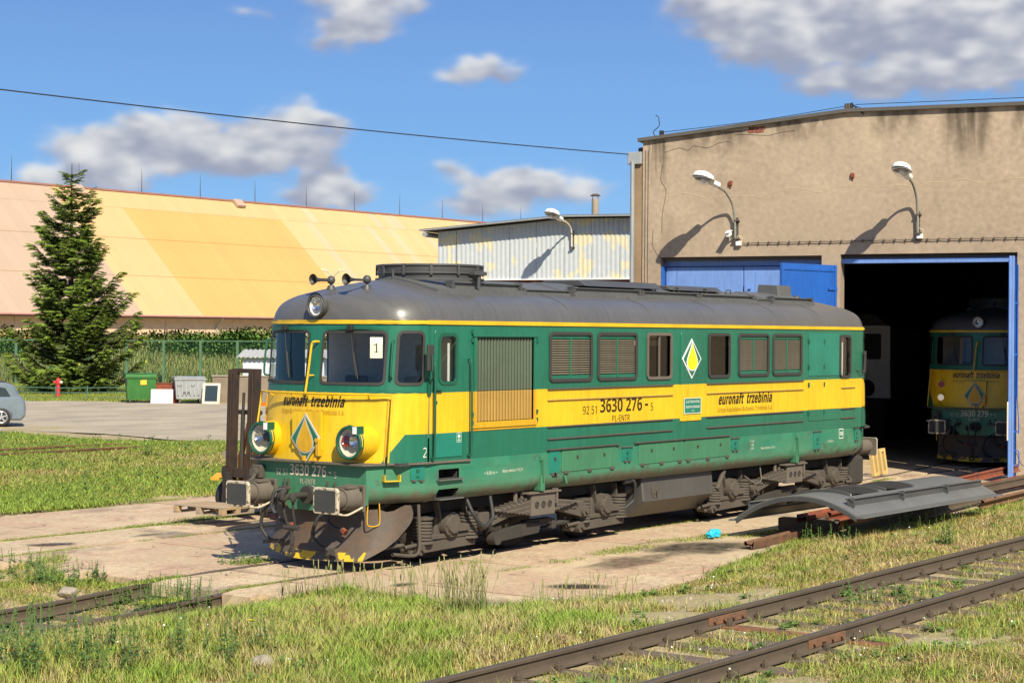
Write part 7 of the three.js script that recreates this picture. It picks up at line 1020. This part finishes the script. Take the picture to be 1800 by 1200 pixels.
weedPlant('weed beside the rail joint on the nearest rail', -10.9, 9.35, 0.24, 12, 0.2, leafM, 42);
weedPlant('bright weeds in the middle of the near track', -6.9, 8.6, 0.2, 40, 0.6, leafM2, 43, 0.1);
weedPlant('single upright weed standing in the lawn below the road', 5.2, -18.3, 0.6, 8, 0.15, leafM2, 44, 0.12);
weedPlant('weed tuft between the lawn rails at left', -1.2, -19.8, 0.5, 16, 0.35, leafM2, 45, 0.12);
function seedGrass(label, x, z, h, n, spread, seed) {
  const o = thing('tall_grass', label, 'grass tuft', [x, Math.max(-0.01, H(x, z)), z]), R = rng(seed), st2 = nb(), hd = nb(), hg = new THREE.SphereGeometry(0.0085, 6, 5);
  for (let i = 0; i < n; i++) { const a = R() * 6.28, r = Math.sqrt(R()) * spread, x0 = Math.cos(a) * r * 1.5, z0 = Math.sin(a) * r * 0.8, hh = h * (0.55 + R() * 0.55), lx = (R() - 0.5) * 0.4 * hh, lz = (R() - 0.5) * 0.4 * hh; st2.tube([[x0, 0, z0], [x0 + lx * 0.3, hh * 0.55, z0 + lz * 0.3], [x0 + lx, hh, z0 + lz]], 0.0032, 3, 4); hd.add(hg, [x0 + lx * 1.05, hh + 0.015, z0 + lz * 1.05], [lz * 0.9, 0, -lx * 0.9], [0.85, 5.5, 0.85]); }
  st2.build('stem', mat.stemP ?? (mat.stemP = M([0.24, 0.25, 0.08], 0.8)), o); hd.build('seed_head', mat.seed ?? (mat.seed = M([0.30, 0.285, 0.11], 0.85)), o); const g = blades(n, seed + 1, spread * 1.2, h * 0.3, h * 0.6, 0.006, 0.4); surf('grass_blade', g, M([0.12, 0.17, 0.035], 0.8, { side: THREE.DoubleSide }), o);
}
seedGrass('tall seeding grass tuft at the slab edge below the locomotive', -10.15, 4.75, 0.62, 90, 0.26, 51); seedGrass('sparse seeding grass at the slab edge left of the tall tuft', -9.7, 3.3, 0.42, 60, 0.55, 52); seedGrass('thin seeding grass stems before the locomotive plough', -9.6, 1.9, 0.32, 40, 0.5, 53); seedGrass('short seeding grass along the slab edge right of the tall tuft', -8.6, 5.3, 0.28, 50, 0.7, 54);
// spruce
{
  const t = st('spruce_tree', 'tall ragged spruce behind the green pipe railing', 'tree', -23.0, 94, 0.2), R = rng(404);
  nb().cyl(0, 6, 0, 0.02, 0.2, 12, 'y', 10).build('trunk', mat.bark ?? (mat.bark = Mt([0.10, 0.075, 0.055], 0.95)), t);
  const br = nb(), list = [];
  const radius = (y) => { const k = clamp(1 - y / 12.0, 0, 1); return (0.12 + 3.35 * Math.pow(k, 0.78)) * (y < 1.6 ? 0.86 + 0.14 * y / 1.6 : 1); };
  let y = 0.35; const cap = (v, m) => Math.min(v, m);
  while (y < 11.7) {
    const nB = y > 10.3 ? 3 : y > 8 ? 5 : 7 + Math.floor(R() * 3), ph = R() * 6.28, dense = y < 5 ? 1 : 0.85;
    for (let i = 0; i < nB; i++) {
      const a = ph + i / nB * 6.283 + (R() - 0.5) * 0.6, L = cap(1.2 * radius(y), 1.06 * radius(y) * (R() < 0.24 ? 0.45 + R() * 0.2 : 0.7 + R() * 0.5) * (0.82 + 0.36 * n3(Math.cos(a) * 1.3, y * 0.55, Math.sin(a) * 1.3) * 2)), yy = y + (R() - 0.5) * 0.3, rise = lerp(0.30, 0.75, y / 12), dip = 0.35 * L * (1 - y / 12);
      const P = (k) => V3(Math.cos(a) * L * k, yy + rise * L * k * k * 0.8 - dip * Math.sin(k * Math.PI) * 0.55 + 0.05, Math.sin(a) * L * k);
      br.tube([P(0).toArray(), P(0.4).toArray(), P(0.75).toArray(), P(1).toArray()], 0.018 + 0.012 * L * 0.3, 4, 6);
      const nS = Math.max(3, Math.round(L / 0.125));
      for (let s = 1; s <= nS; s++) { const k = 0.14 + 0.86 * s / nS, p = P(k), tip = sm(0.55, 1, k); for (const side of [-1, 1, 0]) { if (side === 0 && R() < 0.2) continue; const turn = a + side * (0.75 + R() * 0.35) + (R() - 0.5) * 0.3, sc = (0.26 + 0.30 * Math.sin(Math.min(1, k * 1.15) * 2.4)) * (0.8 + R() * 0.5) * (y > 9.5 ? 0.7 : 1), g = (0.6 + R() * 0.55) * (0.8 + tip * 0.5); list.push([p.x, p.y, p.z, -turn, sc, [0.115 * g + tip * 0.05, 0.17 * g + tip * 0.07, 0.026 * g], (R() - 0.5) * 0.9, 1, -0.45 + R() * 0.55 + rise * 0.35]); } }
    }
    y += y > 9.5 ? 0.42 : 0.34 + R() * 0.2;
  }
  br.build('branch', mat.bark, t);
  // one spray: a twig along +x with short needled side twigs
  const R2 = rng(9), pos = [], leaf = (x0, y0, z0, x1, y1, z1, w) => { const A = V3(x0, y0, z0), C = V3(x1, y1, z1), d = C.clone().sub(A), s = V3(-d.z, 0, d.x).normalize().multiplyScalar(w), Q = A.clone().lerp(C, 0.45); for (const v of [A, Q.clone().add(s), Q.clone().sub(s), Q.clone().add(s), C, Q.clone().sub(s)]) pos.push(v.x, v.y, v.z); const u = V3(0, w * 0.9, 0); for (const v of [A, Q.clone().add(u), Q.clone().sub(u), Q.clone().add(u), C, Q.clone().sub(u)]) pos.push(v.x, v.y, v.z); };
  leaf(0, 0, 0, 1, 0.02, 0, 0.045); for (let i = 0; i < 9; i++) for (const s of [-1, 1]) { const k = 0.08 + i * 0.1 + R2() * 0.03, l = 0.42 * (1 - k * 0.62) * (0.8 + R2() * 0.4); leaf(k, 0, 0, k + l * 0.72, -0.10 * l - R2() * 0.12, s * l * 0.72, 0.035); }
  const g = new THREE.BufferGeometry(); g.setAttribute('position', new THREE.Float32BufferAttribute(pos, 3)); upNormals(g, 0.45);
  scatter('crown', g, M([1, 1, 1], 0.8, { side: THREE.DoubleSide }), list, t); console.log('spruce sprays', list.length);
}
// shrubs along the top of the bank
{
  const R = rng(606), pos = []; for (let i = 0; i < 70; i++) { const u = R() * 2 - 1, a = R() * 6.28, r = Math.cbrt(R()), q = Math.sqrt(1 - u * u), c = V3(Math.cos(a) * q * r, u * r * 0.9, Math.sin(a) * q * r), d1 = V3(R() - 0.5, R() - 0.5, R() - 0.5).normalize().multiplyScalar(0.17), d2 = V3(R() - 0.5, R() - 0.5, R() - 0.5).cross(d1).normalize().multiplyScalar(0.08); for (const v of [c.clone().sub(d1), c.clone().add(d2), c.clone().add(d1), c.clone().sub(d1), c.clone().add(d1), c.clone().sub(d2)]) pos.push(v.x, v.y, v.z); }
  const g = new THREE.BufferGeometry(); g.setAttribute('position', new THREE.Float32BufferAttribute(pos, 3)); upNormals(g, 0.45);
  const list = []; for (let i = 0; i < 1500; i++) { const lt = -50 + R() * 50, dp = 119.5 + R() * 8, [x, , z] = site(lt, dp), f = fbm(lt * 0.22, 4, 3), hh = 0.7 + f * 1.5 + R() * 0.3, warm = sm(-0.05, 0.25, fbm(lt * 0.35 + 9, 2, 3)) * (R() < 0.75 ? 1 : 0), k = 0.7 + R() * 0.6; if (hh < 0.3) continue; list.push([x, H(x, z) + R() * hh, z, R() * 6.28, 0.42 + R() * 0.35, mixc([0.17, 0.24, 0.05], [0.36, 0.25, 0.075], warm).map((v) => v * k), 0]); }
  for (const [l0, d0, h0, w0, n] of [[-21, 119, 1.5, 2.6, 200], [-18.2, 118.5, 1.9, 2.4, 200], [-33.5, 118, 1.6, 2, 110]]) for (let i = 0; i < n; i++) { const a = R() * 6.28, r = Math.sqrt(R()), [x, , z] = site(l0 + Math.cos(a) * r * w0, d0 + Math.sin(a) * r * 1.2), k = 0.7 + R() * 0.6; list.push([x, H(x, z) + h0 * R() * (1.15 - r * 0.6), z, R() * 6.28, 0.4 + R() * 0.3, [0.10 * k, 0.20 * k, 0.03 * k], 0]); }
  scatter('shrubbery', g, grassM, list);
}
renderer.render(scene, camera);
